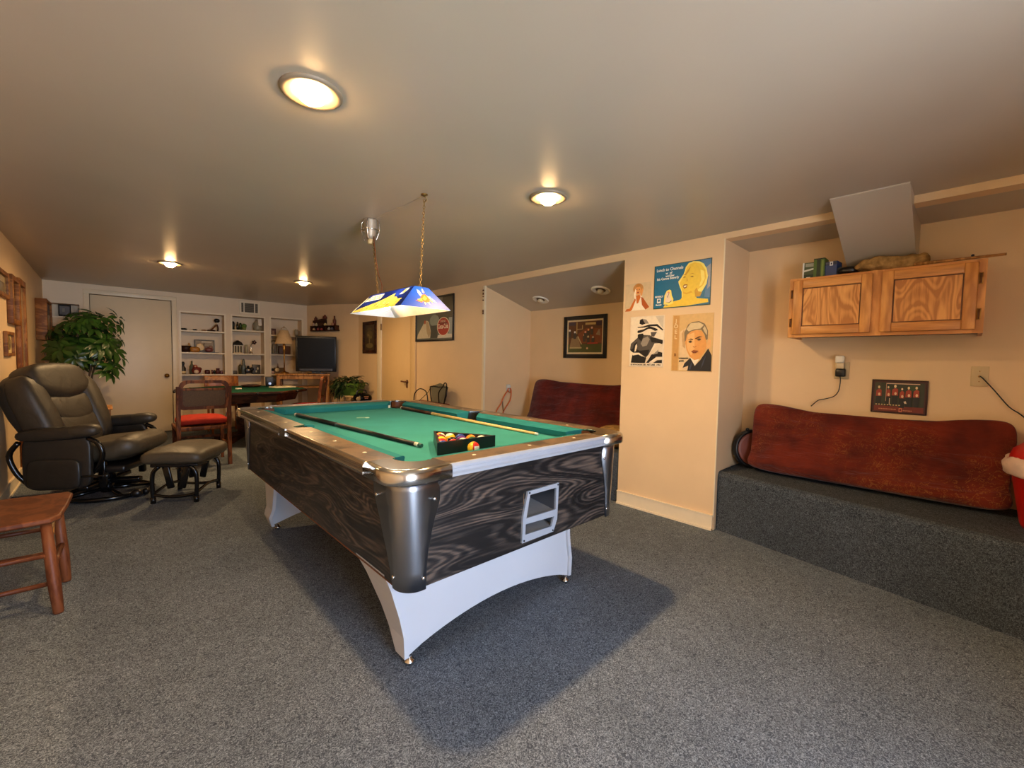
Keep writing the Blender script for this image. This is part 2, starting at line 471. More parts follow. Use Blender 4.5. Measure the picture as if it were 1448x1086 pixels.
mb = MB()
NX, NY = 16, 30
xs = [XL - 0.1 + (4.2 - XL + 0.1) * i / NX for i in range(NX + 1)]
ys = [YB - 0.1 + (YF + 0.2 - YB) * j / NY for j in range(NY + 1)]
vv = [[mb.bm.verts.new((x, y, ceil_z(min(x, XR), y))) for x in xs] for y in ys]
v2 = [[mb.bm.verts.new((x, y, 2.45)) for x in xs] for y in ys]
fs = []
for j in range(NY):
    for i in range(NX):
        fs.append(mb.bm.faces.new((vv[j][i], vv[j + 1][i], vv[j + 1][i + 1], vv[j][i + 1])))
        fs.append(mb.bm.faces.new((v2[j][i], v2[j][i + 1], v2[j + 1][i + 1], v2[j + 1][i])))
for j in range(NY):
    fs.append(mb.bm.faces.new((vv[j][0], v2[j][0], v2[j + 1][0], vv[j + 1][0])))
    fs.append(mb.bm.faces.new((vv[j][NX], vv[j + 1][NX], v2[j + 1][NX], v2[j][NX])))
for i in range(NX):
    fs.append(mb.bm.faces.new((vv[0][i], vv[0][i + 1], v2[0][i + 1], v2[0][i])))
    fs.append(mb.bm.faces.new((vv[NY][i], v2[NY][i], v2[NY][i + 1], vv[NY][i + 1])))
mb._mark(fs, M['ceiling'], True)
struct(mb.build('ceiling'))

def wall_cells(mb, axis, a0, a1, z0, z1, t0, t1, holes, m):
    """a wall slab along one axis with rectangular holes (a0, a1, z0, z1)"""
    A = sorted({a0, a1, *[h[0] for h in holes], *[h[1] for h in holes]})
    Z = sorted({z0, z1, *[h[2] for h in holes], *[h[3] for h in holes]})
    for i in range(len(A) - 1):
        run = None
        for k in range(len(Z) - 1):
            ca, cz = (A[i] + A[i + 1]) / 2, (Z[k] + Z[k + 1]) / 2
            solid = not any(h[0] < ca < h[1] and h[2] < cz < h[3] for h in holes)
            if solid:
                if run is None: run = Z[k]
                end = Z[k + 1]
            if run is not None and (not solid or k == len(Z) - 2):
                if axis == 'x': mb.bb((A[i], t0, run), (A[i + 1], t1, end), m)
                else: mb.bb((t0, A[i], run), (t1, A[i + 1], end), m)
                run = None
TOP = 2.40
BAYS = [(0.837, 1.442, 0.10, 1.895), (1.533, 2.036, 0.10, 1.897), (2.126, 2.668, 0.10, 1.914)]
NICHE = (-0.571, -0.286, 1.50, 1.895)
DOORF = (-0.183, 0.735, 0.0, 2.06)
mb = MB(); wall_cells(mb, 'x', XL - 0.1, 2.78, 0, TOP, YF, YF + 0.06, [NICHE] + BAYS + [DOORF], M['wall_white'])
struct(mb.build('wall_far'))
mb = MB(); mb.bb((XL - 0.12, -1.22, 0), (XL, YF + 0.06, TOP), M['wall'])
struct(mb.build('wall_left'))
# diagonal wall behind the television
mb = MB(); mb.prism([(2.752, 8.62, 0), (3.19, 7.32, 0), (3.29, 7.35, 0), (2.86, 8.68, 0)], (0, 0, TOP), M['wall'])
struct(mb.build('wall_corner'))
# long right wall: plain length with a door, beam over each alcove, the pillar between them
mb = MB()
mb.bb((XR, 3.90, 0), (XR + 0.10, 7.36, TOP), M['wall'])
mb.bb((XR, 2.03, 2.078), (XR + 0.10, 3.90, TOP), M['wall'])
mb.bb((XR, YB, 2.097), (XR + 0.10, 1.22, TOP), M['wall'])
mb.bb((XR, 1.22, 0), (XR + 0.52, 2.03, TOP), M['wall'])
mb.bb((XR + 0.52, 1.24, 0), (4.1, 2.03, TOP), M['wall'])
mb.bb((XR, YD - 0.12, 0.0), (3.676, -0.70, TOP - 0.001), M['wall'])  # unseen end block, added to keep daylight off the alcove's right part
struct(mb.build('wall_right'))
# the far alcove: left cheek, back and sloping soffit
mb = MB()
mb.bb((XR + 0.10, 3.90, 0), (4.1, 4.0, TOP), M['wall'])
mb.bb((3.982, 2.03, 0), (4.10, 3.90, TOP), M['wall'])
struct(mb.build('wall_alcove'))
mb = MB(); mb.prism([(XR + 0.02, 2.03, 2.078), (XR + 0.02, 3.90, 2.078), (3.99, 3.90, 1.857), (3.99, 2.03, 1.857)], (0, 0, 0.06), M['ceiling'])
struct(mb.build('ceiling_alcove'))
# the near alcove over the carpeted bench
mb = MB(); mb.bb((3.678, YB, 0), (3.80, 1.235, TOP), M['wall'])
struct(mb.build('wall_recess'))
mb = MB(); mb.bb((XR + 0.02, YB, 2.0971), (3.69, 1.22, 2.16), M['ceiling'])
struct(mb.build('ceiling_recess'))
# wall behind the camera, with the glazed opening that lets the daylight in
DOORWAY = (-0.15, 1.30, 0.0, 2.06)
YD = -1.10
WIN = (-0.15, 1.30, 0.06, 2.04)
mb = MB(); wall_cells(mb, 'x', XL - 0.1, XR, 0, TOP, YD - 0.12, YD, [DOORWAY], M['wall'])
for x0, x1 in ((DOORWAY[0] - 0.12, DOORWAY[0]), (DOORWAY[1], DOORWAY[1] + 0.12)): mb.bb((x0, YB - 0.02, 0), (x1, YD - 0.12, TOP), M['wall'])  # unseen reveal, made deep to narrow the spread of daylight
mb.bb((DOORWAY[0], YB - 0.02, 2.06), (DOORWAY[1], YD - 0.12, TOP), M['wall'])
struct(mb.build('wall_near'))
mb = MB()
for x in (WIN[0] + 0.03, (WIN[0] + WIN[1]) / 2, WIN[1] - 0.03): mb.bb((x - 0.03, YB - 0.08, WIN[2]), (x + 0.03, YB - 0.021, WIN[3]), M['white'])
for z in (WIN[2] + 0.03, WIN[3] - 0.03): mb.bb((WIN[0], YB - 0.078, z - 0.03), (WIN[1], YB - 0.022, z + 0.03), M['white'])
mb.bb((WIN[0] - 0.1, YB - 0.1, 0.0), (WIN[1] + 0.1, YB - 0.022, WIN[2]), M['white']); mb.bb((WIN[0] - 0.1, YB - 0.1, WIN[3]), (WIN[1] + 0.1, YB - 0.022, 2.3), M['white'])
struct(mb.build('window_1'))

# skirting boards
def skirting(name, a, b, h=0.105, t=0.012, nrm=(0, 0)):
    mb = MB()
    ax, ay = a; bx, by = b
    mb.prism([(ax, ay, 0), (bx, by, 0), (bx + nrm[0] * t, by + nrm[1] * t, 0), (ax + nrm[0] * t, ay + nrm[1] * t, 0)], (0, 0, h), M['trim'])
    mb.prism([(ax, ay, h), (bx, by, h), (bx + nrm[0] * t * 1.4, by + nrm[1] * t * 1.4, h), (ax + nrm[0] * t * 1.4, ay + nrm[1] * t * 1.4, h)], (0, 0, 0.008), M['trim'])
    mb.prism([(ax, ay, 0), (bx, by, 0), (bx + nrm[0] * t * 1.9, by + nrm[1] * t * 1.9, 0), (ax + nrm[0] * t * 1.9, ay + nrm[1] * t * 1.9, 0)], (0, 0, 0.014), M['trim'])
    struct(mb.build(name))
skirting('baseboard_left', (XL, YD), (XL, YF), nrm=(1, 0))
skirting('baseboard_right', (XR, 1.225), (XR, 2.03), nrm=(-1, 0))
skirting('baseboard_corner', (XR, 3.905), (XR, 5.39), nrm=(-1, 0))
# thin corner bead and flat trim strips
mb = MB(); mb.bb((XR - 0.004, 1.218, 0.1), (XR + 0.006, 1.226, 2.10), M['trim']); struct(mb.build('trim_1'))
mb = MB(); mb.bb((XR - 0.006, 3.872, 0.0), (XR + 0.02, 3.905, 2.078), M['trim']); struct(mb.build('trim_2'))

# white door in the far wall
door = thing('door_1', 'white slab door with round brass knob beside the bookcases', 'door', (0.276, YF, 0)); door['kind'] = 'structure'
mb = MB(); mb.bb((-0.455, 0.012, 0.012), (0.455, 0.05, 2.052), M['door_white'], 0.004); mb.build('door_panel', door)
mb = MB(); mb.bb((-0.5, 0.062, -0.02), (0.5, 0.08, 2.1), M['under']); mb.build('door_light_block', door)  # unseen board added to stop outside light leaking round the door
mb = MB()
for sx in (-1, 1):
    mb.bb((sx * 0.459, -0.016, 0), (sx * 0.523, 0.012, 2.09), M['trim'], 0.005)
    mb.bb((sx * 0.459, -0.010, 0), (sx * 0.466, 0.03, 2.06), M['trim'])
mb.bb((-0.523, -0.0161, 2.06), (0.523, 0.0119, 2.122), M['trim'], 0.005)
mb.build('door_frame', door)
mb = MB(); mb.lathe([(0.028, 0), (0.028, 0.006), (0.011, 0.01), (0.011, 0.03), (0.026, 0.036), (0.032, 0.05), (0.026, 0.064), (0.0, 0.068)], M['brass'], (0.385, 0.012, 0.888), 18, Euler((PI / 2, 0, 0)).to_matrix())
mb.build('door_knob', door)
# tan door in the right wall
door = thing('door_2', 'tan slab door with dark lever handle beside the tall dark picture', 'door', (XR, 5.97, 0), (0, 0, 0)); door['kind'] = 'structure'
mb = MB(); mb.bb((-0.012, -0.44, 0.012), (-0.001, 0.45, 1.985), M['door_tan'], 0.003); mb.build('door_panel', door)
mb = MB()
mb.bb((-0.022, 0.455, 0), (-0.001, 0.60, 2.07), M['trim'], 0.005)
mb.bb((-0.022, -0.59, 0), (-0.001, -0.445, 2.07), M['door_tan'], 0.005)
mb.bb((-0.0221, -0.59, 1.99), (-0.0011, 0.60, 2.08), M['trim'], 0.005)
mb.build('door_frame', door)
mb = MB()
mb.lathe([(0.03, 0), (0.03, 0.008), (0.012, 0.012), (0.012, 0.05)], M['oak_dark'], (-0.012, -0.357, 0.885), 16, Euler((0, -PI / 2, 0)).to_matrix())
mb.tube([(-0.055, -0.357, 0.885), (-0.06, -0.34, 0.885), (-0.06, -0.26, 0.888)], 0.011, M['oak_dark'])
mb.box((-0.018, -0.357, 0.83), (0.010, 0.03, 0.07), M['oak_dark'])
mb.build('door_handle', door)
for z in (0.25, 1.72):
    mb = MB(); mb.cyl((-0.026, 0.452, z - 0.05), (-0.026, 0.452, z + 0.05), 0.009, M['brass']); mb.build('hinge', door)

# small niche in the far wall beside the door
mb = MB()
a, b, z0, z1 = NICHE
mb.bb((a - 0.02, YF + 0.06, z0 - 0.02), (b + 0.02, YF + 0.30, z0), M['wall_white'])
mb.bb((a - 0.02, YF + 0.06, z1), (b + 0.02, YF + 0.30, z1 + 0.02), M['wall_white'])
mb.bb((a - 0.02, YF + 0.06, z0), (a, YF + 0.30, z1), M['wall_white'])
mb.bb((b, YF + 0.06, z0), (b + 0.02, YF + 0.30, z1), M['wall_white'])
mb.bb((a - 0.02, YF + 0.28, z0 - 0.02), (b + 0.02, YF + 0.30, z1 + 0.02), M['wall_white'])
struct(mb.build('wall_niche'))

# bookcases let into the far wall
SHELVES = [(1.617, 1.262, 0.905), (1.668, 1.262, 0.900), (1.614, 1.262, 0.903)]
blab = ['cream built-in bookcase bay beside the white door', 'cream built-in bookcase bay under the air vent, middle one', 'cream built-in bookcase bay behind the lamp and television']
for (a, b, z0, z1), sh, lb in zip(BAYS, SHELVES, blab):
    bc = thing('bookcase', lb, 'bookcase', ((a + b) / 2, YF, 0), group='built-in bookcases in the far wall')
    w = (b - a) / 2
    mb = MB()
    mb.bb((-w - 0.018, 0.061, z0 - 0.018), (-w, 0.30, z1 + 0.018), M['wall_white']); mb.bb((w, 0.061, z0 - 0.018), (w + 0.018, 0.30, z1 + 0.018), M['wall_white'])
    mb.bb((-w, 0.061, z1), (w, 0.30, z1 + 0.018), M['wall_white']); mb.bb((-w, 0.061, z0 - 0.018), (w, 0.30, z0), M['wall_white'])
    mb.bb((-w, 0.282, z0), (w, 0.30, z1), M['wall_white'])
    mb.build('carcass', bc)
    mb = MB()
    for x in (-w, w): mb.bb((x - 0.012, -0.008, z0), (x + 0.012, -0.0005, z1), M['trim'])
    mb.bb((-w - 0.012, -0.008, z1), (w + 0.012, -0.0005, z1 + 0.024), M['trim'])
    mb.build('face_frame', bc)
    for z in sh:
        mb = MB(); mb.bb((-w + 0.001, 0.004, z - 0.022), (w - 0.001, 0.281, z), M['trim']); mb.build('shelf', bc)

# air vent over the middle bay
vent = thing('air_vent', 'white framed air vent grille above the middle bookcase', 'air vent', (1.805, YF, 2.055))
mb = MB()
for s in (-1, 1):
    mb.bb((s * 0.125, -0.016, -0.105), (s * 0.155, -0.001, 0.105), M['trim']); mb.bb((-0.155, -0.0161, s * 0.08), (0.155, -0.0011, s * 0.105), M['trim'])
for x in (-0.085, 0.075): mb.bb((x - 0.008, -0.015, -0.08), (x + 0.008, -0.001, 0.08), M['trim'])
mb.build('vent_frame', vent)
mb = MB(); mb.bb((-0.125, -0.004, -0.08), (0.125, -0.0005, 0.08), P(70, 62, 50)); mb.build('duct_shade', vent)  # flat dark sheet painting the shade behind the louvres
mb = MB()
for k in range(9):
    mb.box((0, -0.008, -0.07 + k * 0.0175), (0.25, 0.008, 0.0025), P(150, 132, 100), (0.6, 0, 0))
mb.build('louvre', vent)

# sloped plaster chase that comes out of the ceiling over the wall cabinet
mb = MB()
prof = [(2.95, 2.16), (2.95, 2.136), (3.51, 1.872), (3.676, 1.80), (3.676, 2.16)]
mb.prism([(x, 0.247, z) for x, z in prof], (0, 0.330, 0), M['ceiling'])
tag(mb.build('duct_chase'), 'sloped grey plaster duct chase dropping from ceiling to the oak cabinet', 'duct chase')
C.objects['duct_chase']['kind'] = 'structure'

# carpeted benches
mb = MB()
zt = 0.43
fx = lambda y: 3.228 + (y - 1.205) * 0.192
prof = [(fx(1.217), 1.217), (fx(-0.698), -0.698), (3.676, -0.698), (3.676, 1.217)]
bot = [(x, y) for x, y in prof]
rr = []
for inset, z in ((0, 0), (0, zt - 0.03), (0.008, zt - 0.01), (0.03, zt)):
    rr.append([(x + (inset if i < 2 else 0), y, z) for i, (x, y) in enumerate(prof)])
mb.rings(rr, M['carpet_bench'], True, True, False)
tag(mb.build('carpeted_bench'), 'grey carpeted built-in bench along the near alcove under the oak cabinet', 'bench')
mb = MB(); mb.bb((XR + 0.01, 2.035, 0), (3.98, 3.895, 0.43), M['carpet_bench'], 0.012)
tag(mb.build('carpeted_bench'), 'grey carpeted built-in bench in the far alcove behind the pool table', 'bench')

# ================================================================ LIGHTS
BULB = emit('warm bulb glow', (1.0, 0.60, 0.25), 52.0)
WHITEGLOW = emit('white lamp glow', (1.0, 0.86, 0.66), 60.0)
lights = [(0.57, 1.72, 'lit recessed ceiling light nearest the camera, upper left of pool table'), (1.885, 1.725, 'lit recessed ceiling light in front of the posters on the pillar'),
          (0.50, 5.90, 'lit recessed ceiling light above the leather recliner and white door'), (1.82, 5.83, 'lit recessed ceiling light in front of the bookcases and television')]
for x, y, lb in lights:
    z = ceil_z(x, y)
    t = thing('ceiling_light', lb, 'ceiling light', (x, y, z), group='lit recessed ceiling lights')
    mb = MB(); mb.lathe([(0.108, 0.002), (0.108, -0.006), (0.100, -0.011), (0.088, -0.010), (0.080, -0.006), (0.064, -0.004), (0.060, 0.002)], M['ring'], (0, 0, 0), 36, cap=False); mb.build('trim_ring', t)
    mb = MB(); mb.lathe([(0.03, 0.001), (0.044, -0.001), (0.049, -0.012), (0.043, -0.028), (0.026, -0.040), (0.0, -0.044)], BULB, (0, 0, 0), 24); mb.build('bulb', t)
    ld = bpy.data.lights.new('reflector_beam', 'AREA'); ld.shape = 'DISK'; ld.size = 0.08; ld.energy = 8.0; ld.color = (1.0, 0.64, 0.30); ld.spread = R(175)
    lo = bpy.data.objects.new('reflector_beam', ld); C.objects.link(lo); lo.location = (x, y, z - 0.046)
for x, y, lb in [(3.70, 3.47, 'unlit recessed light in alcove soffit, far from the pillar'), (3.66, 2.60, 'unlit recessed light in alcove soffit, nearest the pillar')]:
    sl = math.atan2(1.857 - 2.078, 3.99 - XR - 0.02)
    z = 2.078 + (x - XR - 0.02) * math.tan(sl)
    t = thing('ceiling_light', lb, 'ceiling light', (x, y, z), (0, -sl, 0), group='unlit recessed lights in the alcove soffit')
    mb = MB(); mb.lathe([(0.098, 0.002), (0.098, -0.008), (0.090, -0.014), (0.078, -0.011), (0.070, -0.006), (0.055, -0.004), (0.052, 0.002)], M['white'], (0, 0, 0), 32, cap=False); mb.build('trim_ring', t)
    mb = MB(); mb.lathe([(0.052, 0.0), (0.050, -0.003)], P(90, 76, 56), (0, 0, 0), 24)  # flat brown disc painting the shade inside the unlit fitting
    mb.build('recess_shade', t)
    mb = MB(); mb.lathe([(0.02, -0.002), (0.03, -0.006), (0.034, -0.02), (0.026, -0.034), (0.0, -0.038)], M['bulb_off'], (0.0, 0, 0), 18); mb.build('bulb', t)

# ---- camera
cam = bpy.data.cameras.new('camera'); co = bpy.data.objects.new('camera', cam); C.objects.link(co)
yaw, pitch, roll = R(43.26), R(-2.918), R(1.081)
f = Vector((math.sin(yaw) * math.cos(pitch), math.cos(yaw) * math.cos(pitch), math.sin(pitch)))
r = Vector((math.cos(yaw), -math.sin(yaw), 0)); u = r.cross(f)
r2 = r * math.cos(roll) + u * math.sin(roll); u2 = -r * math.sin(roll) + u * math.cos(roll)
co.matrix_world = Matrix(((r2.x, u2.x, -f.x, 0), (r2.y, u2.y, -f.y, 0), (r2.z, u2.z, -f.z, 1.2), (0, 0, 0, 1)))
cam.sensor_width = 36; cam.lens = 606.2 / 1448 * 36; cam.clip_start = 0.02
bpy.context.scene.camera = co

# ---- daylight through the opening behind the camera
w = bpy.data.worlds.new('sky'); bpy.context.scene.world = w; w.use_nodes = True
bg = w.node_tree.nodes['Background']
nt = w.node_tree
tc = nt.nodes.new('ShaderNodeTexCoord'); sx_ = nt.nodes.new('ShaderNodeSeparateXYZ'); nt.links.new(tc.outputs['Generated'], sx_.inputs[0])
mr = nt.nodes.new('ShaderNodeMapRange'); mr.inputs['From Min'].default_value = -1; mr.inputs['From Max'].default_value = 1
nt.links.new(sx_.outputs['Z'], mr.inputs['Value'])
# lower half brightened to light the ceiling, overcast blue sky above the horizon
wc_ = ramp(nt, mr.outputs[0], [(0.0, (2.3, 2.4, 2.6, 1)), (0.47, (2.1, 2.3, 2.6, 1)), (0.53, (0.95, 1.3, 1.9, 1)), (1.0, (0.6, 1.0, 1.7, 1))])
nt.links.new(wc_, bg.inputs['Color'])
bg.inputs['Strength'].default_value = 4.0
pl = bpy.data.lights.new('window_daylight_portal', 'AREA'); pl.shape = 'RECTANGLE'; pl.size = WIN[1] - WIN[0]; pl.size_y = WIN[3] - WIN[2]
pl.cycles.is_portal = True
po = bpy.data.objects.new('window_daylight_portal', pl); C.objects.link(po)
po.location = ((WIN[0] + WIN[1]) / 2, YB - 0.105, (WIN[2] + WIN[3]) / 2); po.rotation_euler = (R(90), 0, 0)

sc = bpy.context.scene
sc.view_settings.view_transform = 'Standard'; sc.view_settings.look = 'None'
sc.view_settings.exposure = 1.5; sc.view_settings.gamma = 1.0; sc.view_settings.use_curve_mapping = False
sc.cycles.max_bounces = 8; sc.cycles.diffuse_bounces = 5; sc.cycles.glossy_bounces = 4
sc.cycles.sample_clamp_indirect = 6.0; sc.cycles.use_denoising = True
sc.cycles.caustics_reflective = False; sc.cycles.caustics_refractive = False

# ================================================================ POOL TABLE
PTX, PTY = 1.365, 2.4625
pt = thing('pool_table', 'coin-operated pool table with green felt, charcoal woodgrain sides and steel corners', 'pool table', (PTX, PTY, 0))
HX, HY, ZT = 0.708, 1.212, 0.83
# cabinet: tapered woodgrain body; the near end is pierced for the ball return
bx, by, zb = 0.634, 1.165, 0.39
tx, ty, zc = 0.655, 1.170, 0.786
mb = MB()
def lerp(a, b, t): return a + (b - a) * t
def end_x(z): return lerp(bx, tx, (z - zb) / (zc - zb))
wx0, wx1, wz0, wz1 = -0.064, 0.146, 0.428, 0.630
yf = -by
# side walls + ends stop short of the corners, which the bent steel plates close
CC = 0.058
for sgn in (-1, 1):
    mb.poly([(sgn * bx, -by + CC, zb), (sgn * bx, by - CC, zb), (sgn * tx, ty - CC, zc), (sgn * tx, -ty + CC, zc)], M['lam_black'])
mb.poly([(-bx + CC, by, zb), (bx - CC, by, zb), (tx - CC, ty, zc), (-tx + CC, ty, zc)], M['lam_black'])
yw = lambda z: -lerp(by, ty, (z - zb) / (zc - zb))
def strip(x0, x1, x2, x3, z0, z1):
    mb.poly([(x0, yw(z0), z0), (x1, yw(z0), z0), (x2, yw(z1), z1), (x3, yw(z1), z1)], M['lam_black'])
strip(-bx + CC, bx - CC, end_x(wz0) - CC, -end_x(wz0) + CC, zb, wz0)
strip(-end_x(wz0) + CC, wx0, wx0, -end_x(wz1) + CC, wz0, wz1)
strip(wx1, end_x(wz0) - CC, end_x(wz1) - CC, wx1, wz0, wz1)
strip(-end_x(wz1) + CC, end_x(wz1) - CC, tx - CC, -tx + CC, wz1, zc)
mb.poly([(-tx + CC, -ty, 0.748), (tx - CC, -ty, 0.748), (tx, -ty + CC, 0.748), (tx, ty - CC, 0.748), (tx - CC, ty, 0.748), (-tx + CC, ty, 0.748), (-tx, ty - CC, 0.748), (-tx, -ty + CC, 0.748)], M['under'])
mb.poly([(-bx + CC, -by, zb), (-bx, -by + CC, zb), (-bx, by - CC, zb), (-bx + CC, by, zb), (bx - CC, by, zb), (bx, by - CC, zb), (bx, -by + CC, zb), (bx - CC, -by, zb)], M['under'])
for sgn in (-1, 1): mb.bb((sgn * bx - 0.012 * sgn, -by + 0.05, zb - 0.006), (sgn * bx, by - 0.05, zb - 0.0005), M['under'])
cab = mb.build('cabinet', pt)
# ball return: pale metal frame, two pockets running back into the cabinet
br = MB()
def yo(z, d=0.0): return yw(z) + d
outer = [(-0.076, 0.416), (0.128, 0.416), (0.152, 0.470), (0.156, 0.642), (-0.048, 0.640), (-0.076, 0.530)]
up = [(-0.054, 0.522), (0.139, 0.519), (0.138, 0.622), (-0.035, 0.622)]
lo = [(-0.058, 0.450), (0.114, 0.444), (0.129, 0.488), (-0.058, 0.496)]
def framebar(a, b, c, d):
    br.prism([(x, yo(z, -0.001), z) for x, z in (a, b, c, d)], (0, -0.010, 0), M['alu'])
framebar(outer[0], outer[1], lo[1], lo[0]); framebar(outer[1], outer[2], lo[2], lo[1])
framebar((-0.076, 0.416), lo[0], lo[3], (-0.076, 0.530)); framebar(lo[3], lo[2], up[1], up[0])
framebar((0.129, 0.488), (0.152, 0.470), (0.154, 0.530), up[1]); framebar(up[1], (0.154, 0.53), outer[3], up[2])
framebar(up[3], up[2], outer[3], outer[4]); framebar((-0.076, 0.53), up[0], up[3], outer[4]); framebar((-0.076, 0.53), lo[3], up[0], (-0.074, 0.532))
for x, z in ((-0.04, 0.632), (0.148, 0.634), (-0.066, 0.425), (0.122, 0.424)): br.cyl((x, yo(z, -0.011), z), (x, yo(z, -0.014), z), 0.004, M['black'], n=8)
bro = br.build('ball_return_frame', pt)
br = MB()
D = 0.16
br.bb((wx0, yf - 0.001, wz0), (wx0 + 0.004, yf + D, wz1), P(150, 112, 74)); br.bb((wx1 - 0.004, yf - 0.001, wz0), (wx1, yf + D, wz1), M['steel'])
br.bb((wx0, yf + D, wz0), (wx1, yf + D + 0.004, wz1), M['black']); br.bb((wx0, yf, wz1 - 0.004), (wx1, yf + D, wz1), M['black'])
br.box((0.041, yf + D / 2, 0.520), (wx1 - wx0, D, 0.006), P(150, 148, 146), (0.12, 0, 0)); br.box((0.041, yf + D / 2, 0.448), (wx1 - wx0, D, 0.006), P(150, 148, 146), (0.10, 0, 0))
br.build('ball_return_tray', pt)

# bed
mb = MB(); mb.bb((-0.56, -1.07, 0.752), (0.56, 1.07, 0.775), M['felt'])
for px, py in ((0.06, 0.95), (-0.22, 0.62), (0.3, -0.3)):
    pass
mb.lathe([(0.016, 0.7752), (0.016, 0.7757)], P(196, 214, 188), (0.0, 0.52, 0), 12)
mb.poly([(-0.02 + 0.05 * math.cos(t), 0.55 + 0.03 * math.sin(t) + 0.01 * math.cos(3 * t), 0.7754) for t in [2 * PI * k / 12 for k in range(12)]], P(120, 170, 146, 0.9))
mb.build('playing_bed', pt)
# pockets: black discs on the bed painting the holes' shade + liners
PK = [(sx * 0.512, sy * 1.005, sx, sy) for sx in (-1, 1) for sy in (-1, 1)] + [(-0.555, 0, -1, 0), (0.555, 0, 1, 0)]
for px, py, sx, sy in PK:
    mb = MB()
    mb.lathe([(0.062 if sy else 0.05, 0.7755), (0.0, 0.7757)], M['black'], (px, py, 0), 20)
    # leather liner standing round the outside of the hole
    a0 = math.atan2(sy, sx) ; rr = []
    rad = 0.066 if sy else 0.052
    for z in (0.776, 0.822):
        rr.append([(px + rad * math.cos(a0 + t), py + rad * math.sin(a0 + t), z) for t in [R(-80 + 20 * k) for k in range(9)]])
    mb.rings(rr, M['oak_dark'] if sy else M['black'], False, False, True, False)
    mb.build('pocket', pt)

# rails: laminate top, metal edge trim, green cushion, sights
RW = 0.130; NOSE = 0.205
def rail(seg, axis, sgn):
    """seg = (a0, a1) along the rail; axis 'y' = long side at x = sgn*HX, 'x' = end at y = sgn*HY"""
    a0, a1 = seg
    def q(a, d, z):   # d = distance in from the outer edge
        return (a, sgn * (HY - d), z) if axis == 'x' else (sgn * (HX - d), a, z)
    mb = MB()
    prof = [(0.016, ZT - 0.05), (0.016, ZT - 0.002), (0.02, ZT), (RW, ZT), (RW, ZT - 0.05)]
    mb.rings([[q(a, d, z) for d, z in prof] for a in (a0, a1)], M['rail_lam'], True, True, False)
    o = mb.build('rail', pt)
    mb = MB()
    prof = [(0.016, ZT + 0.001), (0.006, ZT + 0.001), (0.0, ZT - 0.008), (0.0, ZT - 0.016), (0.005, ZT - 0.020), (0.005, ZT - 0.030), (-0.001, ZT - 0.036), (0.0, ZT - 0.046), (0.016, ZT - 0.046)]
    mb.rings([[q(a, d, z) for d, z in prof] for a in (a0, a1)], M['alu'] if axis == 'x' else M['chrome'], True, True, False)
    mb.build('rail_trim', o)
    mb = MB()
    c0 = 0.012 if seg[0] < -0.3 else 0.0
    prof = [(RW, ZT - 0.001), (NOSE - 0.012, ZT - 0.012), (NOSE, ZT - 0.019), (NOSE - 0.012, ZT - 0.053), (RW, ZT - 0.053)]
    sh = [0, 0.055, 0.062, 0.055, 0]
    r0 = [q(a0 + s_, d, z) for (d, z), s_ in zip(prof, sh)]; r1 = [q(a1 - s_, d, z) for (d, z), s_ in zip(prof, sh)]
    mb.rings([r0, r1], M['felt_nose'], True, True, False)
    mb.build('cushion', o)
    n = 3
    for k in range(n):
        mb = MB()
        a = a0 + (a1 - a0) * (k + 0.5) / n
        p = q(a, 0.078, ZT)
        mb.lathe([(0.0085, 0.0), (0.0085, 0.0006), (0.0, 0.0007)], P(236, 222, 190), p, 12)
        mb.build('sight', o)
CX, CY = 0.235, 0.225      # reach of the corner castings along the end and the side
rail((-HX + CX, HX - CX), 'x', -1); rail((-HX + CX, HX - CX), 'x', 1)
for sgn in (-1, 1):
    rail((-HY + CY, -0.055), 'y', sgn); rail((0.055, HY - CY), 'y', sgn)
# middle pocket castings
for sgn in (-1, 1):
    mb = MB()
    pts = [(0.0, -0.055), (0.0, 0.055), (RW, 0.055), (RW - 0.02, 0.045), (0.066, 0.025), (0.058, 0.0), (0.066, -0.025), (RW - 0.02, -0.045), (RW, -0.055)]
    mb.prism([(sgn * (HX - d), a, ZT - 0.046) for d, a in pts], (0, 0, 0.047), M['chrome'])
    mb.build('middle_pocket_casting', pt)
